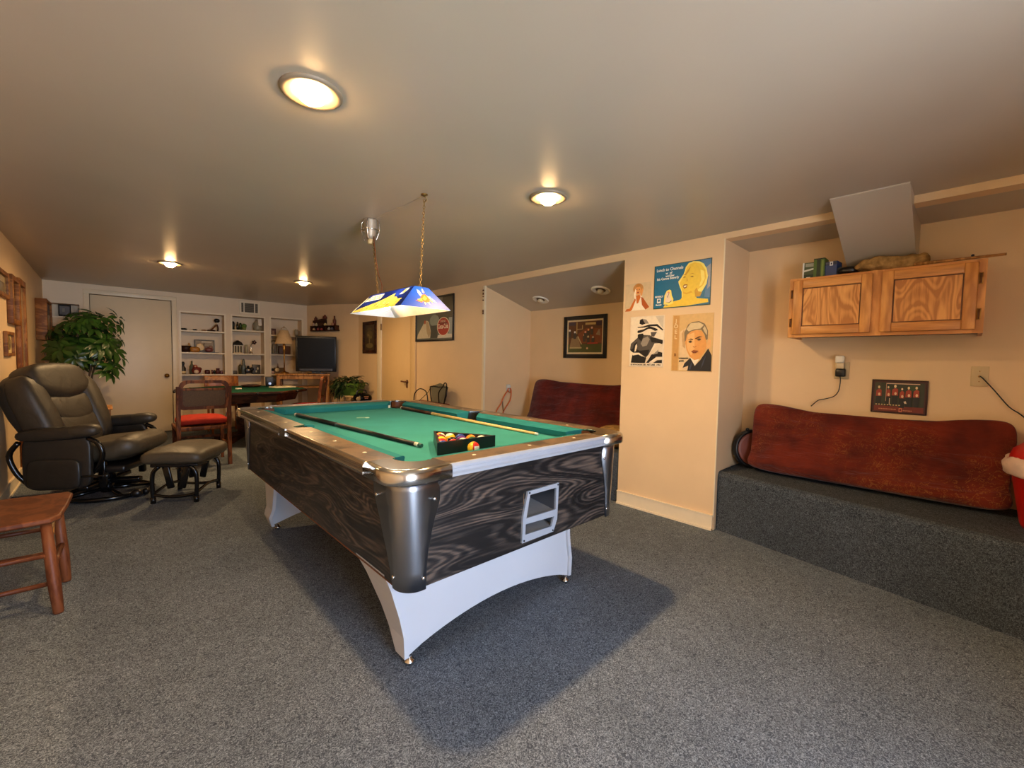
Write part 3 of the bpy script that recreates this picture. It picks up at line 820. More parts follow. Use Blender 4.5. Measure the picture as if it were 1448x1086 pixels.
# rounded corner castings and the bent steel plates under them
for sx in (-1, 1):
    for sy in (-1, 1):
        mb = MB()
        rc = 0.098
        arc = [(rc - rc * math.sin(t), rc - rc * math.cos(t)) for t in [PI / 2 * k / 10 for k in range(11)]]     # from (rc, 0) to (0, rc)
        outer = [(CX, 0.0)] + arc + [(0.0, CY)]
        pc, pr = 0.190, 0.083
        t0, t1 = R(165), R(285)
        hole = [(pc + pr * math.cos(t0 + (t1 - t0) * k / 12), pc + pr * math.sin(t0 + (t1 - t0) * k / 12)) for k in range(13)]
        inner = [(RW, CY)] + hole + [(CX, RW)]
        pts = outer + inner
        def W(x, y, z): return (sx * (HX - x), sy * (HY - y), z)
        # rolled edge: the outer outline steps in near the top
        def shrink(i, d):
            x, y = pts[i]
            if i >= len(outer): return (x, y)
            if i == 0: return (x, y + d)
            if i == len(outer) - 1: return (x + d, y)
            v = Vector((rc - x, rc - y)); v = v.normalized() * d
            return (x + v.x, y + v.y)
        rr = []
        for d, z in ((0.003, ZT - 0.052), (0.0, ZT - 0.046), (0.0, ZT - 0.020), (0.004, ZT - 0.008), (0.012, ZT - 0.001), (0.024, ZT + 0.0015)):
            rr.append([W(*shrink(i, d), z) for i in range(len(pts))])
        mb.rings(rr, M['chrome'], True, True, True)
        mb.build('corner_casting', pt, bevel=0.0)
        # plate
        mb = MB()
        levels = [(zc - 0.006, 0.142, 0.190), (0.745, 0.156, 0.205), (0.700, 0.156, 0.200), (0.62, 0.126, 0.165), (0.52, 0.100, 0.125), (0.45, 0.090, 0.100), (zb - 0.008, 0.086, 0.086)]
        rr = []
        for z, wx, wy in levels:
            ex, ey = end_x(z) + 0.006, -yw(z) + 0.006
            r_ = 0.068
            ring = [(ex - wx, ey)]
            ring += [(ex - r_ + r_ * math.sin(t), ey - r_ + r_ * math.cos(t)) for t in [PI / 2 * k / 8 for k in range(9)]]
            ring += [(ex, ey - wy)]
            ring += [(ex - 0.005, ey - wy)] + [(ex - r_ + (r_ - 0.005) * math.sin(t), ey - r_ + (r_ - 0.005) * math.cos(t)) for t in [PI / 2 * k / 8 for k in range(8, -1, -1)]] + [(ex - wx, ey - 0.005)]
            rr.append([(sx * x, sy * y, z) for x, y in ring])
        mb.rings(rr, M['steel'], True, True, True)
        pl_ = mb.build('corner_plate', pt)
        for z, w1 in ((0.705, 0.134), (0.425, 0.078)):
            ex, ey = end_x(z) + 0.006, -yw(z) + 0.006
            mb = MB(); mb.sphere((sx * (ex - w1), sy * (ey + 0.001), z), 0.008, M['chrome'], 10, (1, 0.5, 1)); mb.build('screw', pl_)
            w2 = 0.182 if z > 0.6 else 0.078
            mb = MB(); mb.sphere((sx * (ex + 0.001), sy * (ey - w2), z), 0.008, M['chrome'], 10, (0.5, 1, 1)); mb.build('screw', pl_)
# pedestals
for sy, yy in ((-1, -1.0), (1, 0.84)):
    mb = MB()
    off = -0.03
    if sy < 0:
        left = [(-0.615, 0.40), (-0.585, 0.326), (-0.548, 0.20), (-0.53, 0.117), (-0.526, 0.03)]
        right = [(0.455, 0.03), (0.459, 0.125), (0.445, 0.20), (0.435, 0.27), (0.432, 0.40)]
    else:
        left = [(-0.575, 0.40), (-0.565, 0.30), (-0.560, 0.17), (-0.575, 0.11), (-0.545, 0.03)]
        right = [(0.455, 0.03), (0.485, 0.11), (0.470, 0.20), (0.47, 0.27), (0.47, 0.40)]
    arch = [(-0.526 + 0.981 * t, 0.028 + 0.088 * math.sin(PI * t) ** 0.75) for t in [k / 16 for k in range(1, 16)]]
    mb.prism([(x, yy, z) for x, z in [left[0]] + left[1:] + arch + right], (0, -sy * 0.02, 0), M['grey_paint'])
    mb.build('pedestal_panel', pt)
    for edge, side in ((left, -1), (right[::-1], 1)):
        mb = MB()
        rr = []
        for (x, z) in edge:
            k = (z - 0.03) / 0.37
            dep = 0.085 + 0.15 * max(0, k) ** 1.2 if z > 0.05 else 0.06
            y0 = yy + sy * 0.012; y1 = yy - sy * dep
            rr.append([(x + side * 0.002, y0, z), (x + side * 0.022, y0, z), (x + side * 0.022, y1, z), (x + side * 0.002, y1, z)])
        mb.rings(rr, M['grey_paint'], True, True, False)
        mb.build('pedestal_flange', pt)
    for x in (-0.520, 0.440):
        mb = MB(); y_ = yy + (0.0 if sy < 0 else -0.02)
        mb.lathe([(0.010, 0.030), (0.010, 0.018), (0.020, 0.014), (0.021, 0.003), (0.018, 0.0)], M['chrome'], (x, y_, 0), 16); mb.build('foot', pt)

# cue sticks
def cue(name, label, p0, p1, parts):
    p0, p1 = Vector(p0), Vector(p1)
    L = (p1 - p0).length
    t = thing(name, label, 'pool cue', p0, group='pool cues lying on the table')
    d = (p1 - p0).normalized()
    t.rotation_euler = d.to_track_quat('X', 'Z').to_euler()
    for nm, a, b, ra, rb, m in parts:
        mb = MB(); mb.cyl((a * L, 0, 0), (b * L, 0, 0), ra, m, rb, 14); mb.build(nm, t)
cue('pool_cue', 'black pool cue lying along the near left cushion', (0.985, 3.34, 0.790), (1.100, 1.800, 0.787),
    [('bumper', 0.0, 0.02, 0.012, 0.0135, P(226, 222, 210)), ('handle', 0.02, 0.42, 0.0145, 0.013, M['black']), ('joint_ring', 0.42, 0.425, 0.0134, 0.0134, M['chrome']), ('shaft', 0.425, 0.965, 0.013, 0.0105, M['black']), ('ferrule', 0.965, 0.985, 0.0105, 0.0105, P(210, 206, 190)), ('tip', 0.985, 1.0, 0.0105, 0.009, P(40, 84, 78))])
cue('pool_cue', 'pool cue with pale wooden shaft lying along the far right cushion', (1.832, 3.33, 0.790), (1.815, 1.700, 0.784),
    [('bumper', 0.0, 0.01, 0.013, 0.0145, P(200, 190, 170)), ('handle', 0.01, 0.30, 0.0145, 0.0125, M['darkwood']), ('wrap', 0.30, 0.31, 0.0128, 0.0126, P(180, 150, 96)), ('shaft', 0.31, 0.985, 0.0122, 0.0075, P(226, 188, 116, 0.3)), ('tip', 0.985, 1.0, 0.0075, 0.007, P(240, 230, 210))])
mb = MB(); mb.box((0, 0, 0.011), (0.022, 0.022, 0.022), P(206, 214, 196, 0.9), None, 0.002)
tag(mb.build('chalk_cube', loc=(1.80, 3.50, 0.775)), 'small pale chalk cube on green felt near the far corner pocket', 'chalk')

# ball rack and balls
TRX, TRY, TRZ = 1.235, 1.722, 0.775
tr = [(0.0, 0.185), (-0.172, -0.112), (0.172, -0.112)]
mb = MB()
for i in range(3):
    a, b = Vector(tr[i]), Vector(tr[(i + 1) % 3])
    d = (b - a).normalized(); n = Vector((-d.y, d.x))
    if n.dot(-a) < 0: n = -n
    a2, b2 = a + n * 0.012 + d * 0.02, b + n * 0.012 - d * 0.02
    mb.prism([(a.x, a.y, 0.001), (b.x, b.y, 0.001), (b2.x, b2.y, 0.001), (a2.x, a2.y, 0.001)], (0, 0, 0.056), M['black'])
tag(mb.build('ball_rack', loc=(TRX, TRY, TRZ)), 'black triangular rack full of balls on the near end of pool table', 'ball rack')
BR = 0.0285
cols = [('orange and cream', P(236, 138, 40, 0.1)), ('yellow', P(232, 180, 40, 0.1)), ('red', P(190, 40, 30, 0.1)), ('blue', P(40, 60, 130, 0.1)), ('maroon', P(110, 26, 30, 0.1)), ('purple', P(90, 40, 110, 0.1)), ('green', P(30, 100, 60, 0.1)), ('black', P(14, 14, 14, 0.1)),
        ('yellow striped', P(232, 180, 40, 0.1)), ('blue striped', P(40, 60, 130, 0.1)), ('red striped', P(190, 40, 30, 0.1)), ('purple striped', P(90, 40, 110, 0.1)), ('orange striped', P(236, 138, 40, 0.1)), ('green striped', P(30, 100, 60, 0.1))]
cream = P(240, 226, 190, 0.1)
def ball(label, c, m, stripe, rot):
    mb = MB()
    rows, n = 16, 24
    rr = []
    for j in range(1, rows):
        ph = -PI / 2 + PI * j / rows
        rr.append([(BR * math.cos(ph) * math.cos(2 * PI * i / n), BR * math.cos(ph) * math.sin(2 * PI * i / n), BR * math.sin(ph)) for i in range(n)])
    mb.rings(rr, m, True, True, True)
    ci = mb.mi(cream)
    for f in mb.bm.faces:
        f.smooth = True
        c_ = f.calc_center_median()
        if stripe and abs(c_.z) > BR * 0.5: f.material_index = ci
        if not stripe and (Vector(c_) - Vector((0, -BR, 0))).length < BR * 0.5: f.material_index = ci
    o = mb.build('pool_ball', loc=c, rot=rot)
    return tag(o, label, 'pool ball', 'pool balls')
k = 0
step = BR * 2 * 0.866
order = [4, 8, 1, 3, 10, 7, 5, 12, 9, 2, 13, 6, 11]
idx = 0
for row in range(5):
    for j in range(row + 1):
        x = TRX + (j - row / 2) * (2 * BR + 0.0004); y = TRY + 0.125 - row * step
        if row == 0: nm, m, st, lb = 'orange', cols[12][1], True, 'orange and cream pool ball at the far point of the black rack'
        elif row == 2 and j == 1: continue
        elif idx < len(order):
            nm, m = cols[order[idx]]; st = 'striped' in nm; idx += 1
            place = ['', 'second row of the rack', 'third row of the rack', 'fourth row of the rack', 'row against the near side of the rack'][row]
            lb = '%s pool ball inside black rack, %s' % (nm, place)
        else: nm, m, st, lb = 'orange', cols[0][1], False, 'plain orange pool ball inside black rack, right end of near row'
        ball(lb, (x, y, TRZ + BR + 0.0002), m, st, (random.uniform(0, 6), random.uniform(0, 6), random.uniform(0, 6)))
ball('red and yellow pool ball outside the rack against the near cushion', (1.215, 1.535 + 0.006, TRZ + BR + 0.0002), cols[1][1], False, (0, 0, 0))
o = C.objects[[o.name for o in C.objects if o.name.startswith('pool_ball')][-1]]
o.data.materials.append(cols[2][1])
for p in o.data.polygons:
    if p.center.x * 0.73 - p.center.y * 0.68 > 0.001 and p.material_index == 0: p.material_index = 2

# ================================================================ LAMP OVER THE TABLE
LX, LY, LZ = 1.352, 2.515, 1.505
lamp = thing('pool_table_lamp', 'blue printed hanging shade on two chains above the pool table', 'hanging lamp', (LX, LY, LZ))
bw, bl, tw, tl, hh = 0.168, 0.345, 0.048, 0.285, 0.128
BLUE = translucent_mat('blue lamp print', (12, 72, 176), 0.6); NAVY = translucent_mat('navy lamp print', (14, 32, 104), 0.55)
YEL = translucent_mat('yellow lamp print', (252, 206, 92), 0.85); CRM = translucent_mat('cream lamp print', (252, 236, 200), 0.85)
ORG = translucent_mat('orange lamp print', (232, 110, 30), 0.8); INW = translucent_mat('white lamp lining', (248, 244, 234), 0.75)
def quad(q, u, v):
    a, b, c, d = [Vector(p) for p in q]
    return (a * (1 - u) + b * u) * (1 - v) + (d * (1 - u) + c * u) * v
def panel(name, q, base, layers):
    mb = MB()
    a, b, c, d = [Vector(p) for p in q]
    n = (b - a).cross(d - a).normalized()
    if n.dot((a + b + c + d) / 4 - Vector((0, 0, hh * 0.3))) < 0: n = -n
    mb.poly([p - n * 0.003 for p in (a, b, c, d)], INW)
    # the print itself: one translucent skin of small cells, each in the ink that lies there
    def inside(pts, x, y):
        r_ = False
        for (x1, y1), (x2, y2) in zip(pts, pts[1:] + pts[:1]):
            if (y1 > y) != (y2 > y) and x < (x2 - x1) * (y - y1) / (y2 - y1) + x1: r_ = not r_
        return r_
    NU, NV = (112, 34) if len(layers) > 20 else (56, 34)
    grid = [[mb.bm.verts.new(quad(q, i / NU, j / NV)) for i in range(NU + 1)] for j in range(NV + 1)]
    for j in range(NV):
        for i in range(NU):
            m = base
            for mm, pts in layers:
                if inside(pts, (i + 0.5) / NU, (j + 0.5) / NV): m = mm
            f_ = mb.bm.faces.new((grid[j][i], grid[j][i + 1], grid[j + 1][i + 1], grid[j + 1][i])); f_.material_index = mb.mi(m)
    return mb.build(name, lamp, recalc=False)
def side_art():
    L_ = [(YEL, [(0, 0.02), (0.10, 0.17), (0.2, 0.26), (0.32, 0.36), (0.42, 0.44), (0.5, 0.52), (0.60, 0.66), (0.69, 0.80), (0.715, 0.56), (0.79, 0.54), (0.83, 0.42), (0.92, 0.40), (0.90, 0.15), (0.89, 0.0)]),
          (CRM, [(0.06, 0.60), (0.43, 0.58), (0.40, 0.92), (0.11, 0.90)]), (CRM, [(0.02, 0.03), (0.045, 0.03), (0.04, 0.86), (0.01, 0.86)]),
          (CRM, [(0.80, 0.66), (0.87, 0.66), (0.94, 0.93), (0.87, 0.93)]), (YEL, ell(0.865, 0.8, 0.025, 0.09, 10))]
    for i in range(5):     # lettering strokes on the plate
        u = 0.115 + 0.058 * i
        L_ += [(ORG, [(u, 0.66), (u + 0.012, 0.66), (u + 0.02, 0.86), (u + 0.008, 0.86)]), (ORG, [(u + 0.014, 0.82), (u + 0.046, 0.80), (u + 0.046, 0.86), (u + 0.016, 0.87)])]
        L_ += [(ORG, [(u + 0.034, 0.66), (u + 0.046, 0.66), (u + 0.036, 0.82), (u + 0.026, 0.80)])] if i % 2 else [(ORG, [(u + 0.014, 0.66), (u + 0.044, 0.66), (u + 0.044, 0.71), (u + 0.014, 0.71)])]
    random.seed(11)
    for i in range(26):
        u = random.uniform(0.14, 0.86); vmax = min(0.75, 0.02 + u * 0.78) if u < 0.7 else 0.36
        v = random.uniform(0.06, max(0.08, vmax * 0.75))
        L_.append((random.choice([ORG, CRM, ORG]), [(u, v), (u + 0.03, v + 0.05), (u + 0.035, v + 0.11), (u + 0.012, v + 0.05)]))
    return L_
A = (-bw, bl, 0); B = (-bw, -bl, 0); Cc = (bw, -bl, 0); Dd = (bw, bl, 0)
A2 = (-tw, tl, hh); B2 = (-tw, -tl, hh); C2 = (tw, -tl, hh); D2 = (tw, tl, hh)
panel('side_panel', (A, B, B2, A2), NAVY, side_art())
panel('side_panel', (Cc, Dd, D2, C2), NAVY, side_art())
def eagle():
    body = [(0.44, 0.30), (0.52, 0.26), (0.60, 0.30), (0.66, 0.42), (0.60, 0.62), (0.50, 0.66), (0.42, 0.56), (0.38, 0.42)]
    return [(CRM, [(0.22, 0.84), (0.33, 0.80), (0.42, 0.70), (0.45, 0.56), (0.38, 0.54), (0.30, 0.66)]), (CRM, [(0.58, 0.58), (0.70, 0.56), (0.78, 0.40), (0.80, 0.30), (0.70, 0.38), (0.62, 0.46)]),
            (ORG, body), (YEL, [(0.30, 0.36), (0.42, 0.44), (0.44, 0.30), (0.38, 0.28)]), (ORG, [(0.26, 0.32), (0.42, 0.30), (0.42, 0.24), (0.34, 0.26)]),
            (CRM, ell(0.50, 0.82, 0.045, 0.085, 12)), (P(210, 150, 130), [(0.48, 0.70), (0.56, 0.72), (0.58, 0.80), (0.52, 0.82)]),
            (YEL, [(0.44, 0.44), (0.50, 0.34), (0.58, 0.46), (0.52, 0.60)]), (CRM, [(0.46, 0.26), (0.49, 0.13), (0.52, 0.26)]), (CRM, [(0.54, 0.27), (0.60, 0.16), (0.61, 0.30)]), (YEL, [(0.62, 0.36), (0.70, 0.26), (0.68, 0.40)])]
panel('end_panel', (B, Cc, C2, B2), BLUE, eagle())
panel('end_panel', (Dd, A, A2, D2), BLUE, eagle())
mb = MB(); mb.bb((-tw, -tl, hh - 0.002), (tw, tl, hh + 0.001), M['black']); mb.build('top_plate', lamp)
mb = MB()
mb.cyl((0, 0.16, hh - 0.003), (0, 0.16, hh - 0.03), 0.016, M['white']); mb.build('socket', lamp)
mb = MB(); mb.cyl((0, -0.16, hh - 0.003), (0, -0.16, hh - 0.03), 0.016, M['white']); mb.build('socket', lamp)
for y in (-0.16, 0.16):
    mb = MB(); mb.lathe([(0.012, hh - 0.03), (0.016, hh - 0.045), (0.028, hh - 0.07), (0.028, hh - 0.085), (0.014, hh - 0.10), (0.0, hh - 0.103)], WHITEGLOW, (0, y, 0), 16); mb.build('bulb', lamp)
def chain(name, p0, p1, parent, link=0.022):
    p0, p1 = Vector(p0), Vector(p1)
    d = p1 - p0; n = int(d.length / (link * 0.78)); d_ = d.normalized()
    a = d_.orthogonal().normalized(); b = d_.cross(a)
    mb = MB()
    for k in range(n):
        c = p0 + d * ((k + 0.5) / n)
        s_ = a if k % 2 else b
        ring = []
        for j in range(10):
            t = 2 * PI * j / 10
            ring.append(c + d_ * (math.cos(t) * link / 2) + s_ * (math.sin(t) * link * 0.28))
        mb.tube(ring, 0.0022, M['chain'], 5, 0, True)
    return mb.build(name, parent)
zc1 = ceil_z(1.365, 2.234) - LZ; zc2 = ceil_z(1.35, 2.9) - LZ
chain('chain', (0, -0.27, hh), (1.369 - LX, 2.234 - LY, zc1 - 0.03), lamp); chain('chain', (0, 0.27, hh), (1.35 - LX + 0.01, 2.885 - LY, zc2 - 0.15), lamp)
mb = MB(); x, y = 1.369 - LX, 2.234 - LY
mb.lathe([(0.02, 0), (0.02, -0.004), (0.008, -0.008), (0.006, -0.014)], M['chain'], (x, y, zc1), 14); mb.tube([(x, y, zc1 - 0.012), (x + 0.012, y, zc1 - 0.02), (x + 0.012, y, zc1 - 0.034), (x, y, zc1 - 0.040), (x - 0.009, y, zc1 - 0.032)], 0.003, M['chain'], 6)
mb.build('ceiling_hook', lamp)
mb = MB(); mb.tube([(0.012, 0.265, hh), (0.022, 0.262, hh + 0.07), (0.018, 0.31, hh + 0.16), (0.008, 0.33, hh + 0.28), (0.008, 0.36, zc2 - 0.12)], 0.004, M['oak_dark'], 6); mb.build('power_cord', lamp)
mb = MB()
mb.tube([(1.369 - LX, 2.234 - LY, zc1 - 0.004), (1.372 - LX, 2.40 - LY, zc1 - 0.006), (1.36 - LX, 2.62 - LY, zc1 - 0.005), (1.35 - LX, 2.87 - LY, zc2 - 0.006)], 0.002, M['ceiling'], 5)
mb.build('ceiling_wire', lamp)
# fixture with wire guard the cord is plugged into
fxt = thing('caged_socket', 'grey metal ceiling socket with wire guard at the far chain of hanging lamp', 'light socket', (1.35, 2.905, ceil_z(1.35, 2.905)))
mb = MB(); mb.lathe([(0.045, 0.0), (0.045, -0.012), (0.042, -0.03), (0.043, -0.06), (0.040, -0.085), (0.028, -0.115), (0.024, -0.135)], M['socket_metal'], (0, 0, 0), 20); mb.build('socket_body', fxt)
mb = MB(); mb.lathe([(0.02, -0.13), (0.02, -0.165), (0.015, -0.168)], P(200, 176, 128), (0, 0, 0), 14); mb.build('adapter', fxt)
mb = MB()
for k in range(4):
    a = PI / 4 + k * PI / 2
    mb.tube([(0.045 * math.cos(a), 0.045 * math.sin(a), -0.004), (0.062 * math.cos(a), 0.062 * math.sin(a), -0.03), (0.060 * math.cos(a), 0.060 * math.sin(a), -0.09), (0.038 * math.cos(a), 0.038 * math.sin(a), -0.145)], 0.0035, M['chrome'], 6)
mb.tube([(0.061 * math.cos(t), 0.061 * math.sin(t), -0.075) for t in [2 * PI * k / 16 for k in range(16)]], 0.0035, M['chrome'], 6, 0, True)
mb.build('wire_guard', fxt)

# ================================================================ RECLINER
rec = thing('glider_recliner', 'dark olive leather swivel recliner with padded headrest beside the left wall', 'recliner', (-0.03, 5.05, 0), (0, 0, R(-30)))
TB = Euler((0, R(-20), 0)).to_matrix()
def bk(x, y, z):      # a point in the leaning frame of the backrest; origin at the seat's rear
    return TB @ Vector((x, y, z)) + Vector((-0.20, 0, 0.44))
mb = MB(); mb.pillow(bk(-0.07, 0, 0.31), (0.17, 0.74, 0.70), M['leather_dark'], 0.5, 0.6, 32, TB, lambda p: Vector((p.x, p.y * (0.80 + 0.20 * min(1, max(0, (p.z + 0.25) / 0.3))), p.z)))
mb.build('back_shell', rec)
mb = MB(); mb.pillow(bk(0.02, 0, 0.14), (0.15, 0.46, 0.34), M['leather'], 0.35, 0.6, 28, TB); mb.build('lumbar_panel', rec)
mb = MB(); mb.pillow(bk(0.02, 0, 0.34), (0.16, 0.46, 0.26), M['leather'], 0.35, 0.6, 28, TB, lambda p: Vector((p.x, p.y, p.z - 0.05 * (1 - (p.y / 0.23) ** 2)))); mb.build('back_panel', rec)
mb = MB(); mb.pillow(bk(0.02, 0, 0.565), (0.21, 0.60, 0.26), M['leather'], 0.35, 0.62, 36, TB, lambda p: Vector((p.x, p.y * (1.0 if p.z < 0 else 0.94), p.z - (0.05 * (1 - (p.y / 0.25) ** 2) if p.z < 0 else -0.01 * (1 - (p.y / 0.25) ** 2)))))
mb.build('headrest', rec)
for s in (-1, 1):
    mb = MB(); mb.pillow(bk(0.02, s * 0.28, 0.30), (0.20, 0.19, 0.62), M['leather'], 0.6, 0.65, 24, TB, lambda p, s=s: Vector((p.x, p.y * (1.0 + 0.3 * max(0, p.z)) + s * (0.05 * p.z - 0.10 * max(0, p.z - 0.15)), p.z)))
    mb.build('side_bolster', rec)
mb = MB()
ts = Euler((0, R(-6), 0)).to_matrix()
mb.pillow((0.075, 0, 0.405), (0.58, 0.60, 0.20), M['leather_seat'], 0.4, 0.7, 36, ts, lambda p: Vector((p.x, p.y, p.z + 0.006 * math.sin(p.y * 42) * (1 if p.z > 0 else 0) + 0.02 * (p.x > 0.15))))
mb.build('seat_cushion', rec)
for s in (-1, 1):
    mb = MB(); ta = Euler((0, R(-4), 0)).to_matrix()
    mb.pillow((-0.09, s * 0.375, 0.585), (0.52, 0.115, 0.105), M['leather_dark'], 0.6, 0.7, 24, ta); mb.pillow((0.075, s * 0.375, 0.605), (0.22, 0.125, 0.10), M['leather'], 0.7, 0.8, 20, ta)
    mb.build('armrest', rec)
    mb = MB(); mb.pillow((-0.10, s * 0.365, 0.36), (0.44, 0.05, 0.42), M['leather_dark'], 0.3, 0.35, 24); mb.pillow((-0.11, s * 0.385, 0.27), (0.34, 0.05, 0.24), M['leather_dark'], 0.3, 0.4, 20)
    mb.build('side_pocket', rec)
    mb = MB()
    mb.tube([(-0.34, s * 0.375, 0.52), (-0.40, s * 0.375, 0.42), (-0.36, s * 0.37, 0.28), (-0.30, s * 0.34, 0.18)], 0.018, M['black_gloss'], 10)
    mb.build('arm_frame', rec); mb = MB()
    mb.tube([(0.10, s * 0.375, 0.545), (0.17, s * 0.375, 0.50), (0.19, s * 0.37, 0.40), (0.12, s * 0.34, 0.28), (-0.02, s * 0.30, 0.20)], 0.018, M['black_gloss'], 10)
    mb.build('arm_frame', rec)
    mb = MB(); mb.bb((0.10, s * 0.26 - 0.02, 0.12), (0.15, s * 0.26 + 0.02, 0.36), M['black_gloss'], 0.01); mb.build('glider_link', rec); mb = MB(); mb.bb((-0.22, s * 0.26 - 0.02, 0.12), (-0.17, s * 0.26 + 0.02, 0.36), M['black_gloss'], 0.01)
    mb.build('glider_link', rec)
mb = MB(); mb.bb((-0.28, -0.27, 0.24), (0.28, 0.27, 0.30), M['black'], 0.02); mb.build('seat_base', rec)
mb = MB(); mb.bb((-0.25, -0.03, 0.10), (0.25, 0.03, 0.14), M['black_gloss'], 0.01); mb.bb((-0.03, -0.28, 0.101), (0.03, 0.28, 0.141), M['black_gloss'], 0.01); mb.cyl((0, 0, 0.02), (0, 0, 0.11), 0.045, M['black_gloss']); mb.cyl((0, 0, 0.14), (0, 0, 0.24), 0.06, M['black_gloss'])
mb.build('swivel_post', rec)
mb = MB()
mb.tube([(0.02 + 0.285 * math.cos(t), 0.285 * math.sin(t), 0.022) for t in [2 * PI * k / 28 for k in range(28)]], 0.018, M['black_gloss'], 8, 0, True)
for k in range(4):
    a = PI / 4 + PI / 2 * k
    mb.tube([(0.0, 0, 0.05), (0.02 + 0.28 * math.cos(a), 0.28 * math.sin(a), 0.026)], 0.016, M['black_gloss'], 8)
mb.build('base_ring', rec)
mb = MB(); mb.sphere((0.30, -0.16, 0.036), 0.036, M['black'], 14, (1.1, 1.0, 1.0)); mb.build('foot_pad', rec); mb = MB(); mb.sphere((0.33, -0.09, 0.03), 0.028, M['black'], 12); mb.build('foot_pad', rec)
mb = MB(); mb.tube([(0.02, -0.37, 0.24), (0.10, -0.40, 0.25), (0.22, -0.40, 0.25)], 0.008, M['black_gloss'], 8); mb.sphere((0.23, -0.40, 0.25), 0.018, M['black']); mb.build('recline_lever', rec)

# ottoman
ott = thing('glider_ottoman', 'dark olive leather ottoman on black bent metal legs in front of the recliner', 'ottoman', (0.475, 4.565, 0), (0, 0, R(-31)))
mb = MB(); mb.pillow((0, 0, 0.375), (0.46, 0.56, 0.115), M['leather_seat'], 0.28, 0.6, 40, None, lambda p: Vector((p.x, p.y, p.z + 0.022 * max(0, 1 - (p.x / 0.23) ** 2) * (1 if p.z > 0 else 0) + 0.004 * math.sin(p.y * 34))))
mb.build('cushion', ott)
mb = MB()
mb.bb((-0.17, -0.21, 0.295), (0.17, 0.21, 0.322), M['black'], 0.008); mb.build('top_frame', ott)
for sx in (-1, 1):
    for sy in (-1, 1):
        mb = MB(); mb.tube([(sx * 0.11, sy * 0.20, 0.30), (sx * 0.15, sy * 0.20, 0.255), (sx * 0.16, sy * 0.20, 0.17), (sx * 0.155, sy * 0.20, 0.06), (sx * 0.155, sy * 0.20, 0.04)], 0.016, M['black_gloss'], 10); mb.cyl((sx * 0.155, sy * 0.20, 0.0), (sx * 0.155, sy * 0.20, 0.05), 0.019, M['black_gloss'])
        mb.build('leg', ott)
        mb = MB(); mb.box((sx * 0.06, sy * 0.17, 0.21), (0.05, 0.022, 0.20), M['black_gloss'], (0, sx * R(12), 0), 0.006); mb.build('glider_link', ott)
for sy in (-1, 1):
    mb = MB(); mb.tube([(-0.155, sy * 0.20, 0.07), (-0.06, sy * 0.20, 0.052), (0.06, sy * 0.20, 0.052), (0.155, sy * 0.20, 0.07)], 0.013, M['black_gloss'], 8); mb.build('side_rail', ott)
mb = MB(); mb.tube([(-0.155, -0.20, 0.075), (-0.155, 0, 0.10), (-0.155, 0.20, 0.075)], 0.012, M['black_gloss'], 8); mb.tube([(0.155, -0.20, 0.075), (0.155, 0, 0.10), (0.155, 0.20, 0.075)], 0.012, M['black_gloss'], 8); mb.build('cross_rail', ott)
mb = MB(); mb.tube([(-0.1 + 0.02 * k, (-1) ** k * 0.12, 0.275 - 0.022 * (k % 3)) for k in range(11)], 0.003, M['oak_dark'], 5); mb.build('seat_spring', ott)

# ================================================================ NEAR WOODEN CHAIR (its back stands outside the picture)
wc = thing('wooden_chair', 'reddish brown wooden chair with plank seat and round legs at left picture edge', 'chair', (-0.38, 3.12, 0))
mb = MB()
out = [(0.205, 0.24), (0.222, 0.20), (0.215, 0.0), (0.20, -0.215), (0.17, -0.26), (0.0, -0.275), (-0.20, -0.25), (-0.215, 0.0), (-0.20, 0.24), (0.0, 0.262)]
rr = []
for sc_, z in ((0.95, 0.413), (1.0, 0.421), (1.0, 0.437), (0.985, 0.443)): rr.append([(x * sc_, y * sc_, z) for x, y in out])
mb.rings(rr, M['redwood'], True, True, False); mb.build('seat', wc, bevel=0.004)
for sx, sy in ((1, -1), (1, 1), (-1, -1), (-1, 1)):
    mb = MB()
    top = Vector((sx * 0.165, sy * 0.165 - 0.06, 0.42)); bt = Vector((sx * 0.190, sy * 0.195 - 0.10, 0))
    pts = [(0.016, 0), (0.019, 0.02), (0.024, 0.35), (0.022, 0.6), (0.019, 1.0)]
    if sx > 0:
        bt = Vector((0.187, -0.293, 0)) if sy < 0 else Vector((0.194, 0.085, 0)); top = Vector((0.150, -0.225, 0.42)) if sy < 0 else Vector((0.165, 0.13, 0.42))
    rr = []
    d = (top - bt).normalized(); a = d.orthogonal().normalized(); b = d.cross(a)
    for r_, t in pts:
        p = bt.lerp(top, t); rr.append([p + (a * math.cos(2 * PI * i / 14) + b * math.sin(2 * PI * i / 14)) * r_ for i in range(14)])
    mb.rings(rr, M['redwood']); mb.build('leg', wc)
for (y0, y1), zs in (((-0.275, -0.245), (0.135, 0.27)), ((0.10, 0.10), (0.16, 0.29))):
    for z in zs:
        mb = MB(); mb.cyl((-0.18, y0 + 0.02, z), (0.17, y0 + 0.02, z), 0.011, M['redwood'], n=10); mb.build('stretcher', wc)
mb = MB(); mb.cyl((0.17, -0.26, 0.20), (0.18, 0.10, 0.20), 0.012, M['redwood'], n=10); mb.build('stretcher', wc)
mb = MB(); mb.box((0.168, -0.17, 0.385), (0.016, 0.10, 0.018), M['oak_light'], (R(40), 0, 0)); mb.build('corner_brace', wc)
for sy in (-1, 1):
    mb = MB(); mb.tube([(-0.175, sy * 0.18, 0.43), (-0.185, sy * 0.18, 0.65), (-0.215, sy * 0.18, 0.90)], 0.015, M['redwood'], 10); mb.build('back_post', wc)
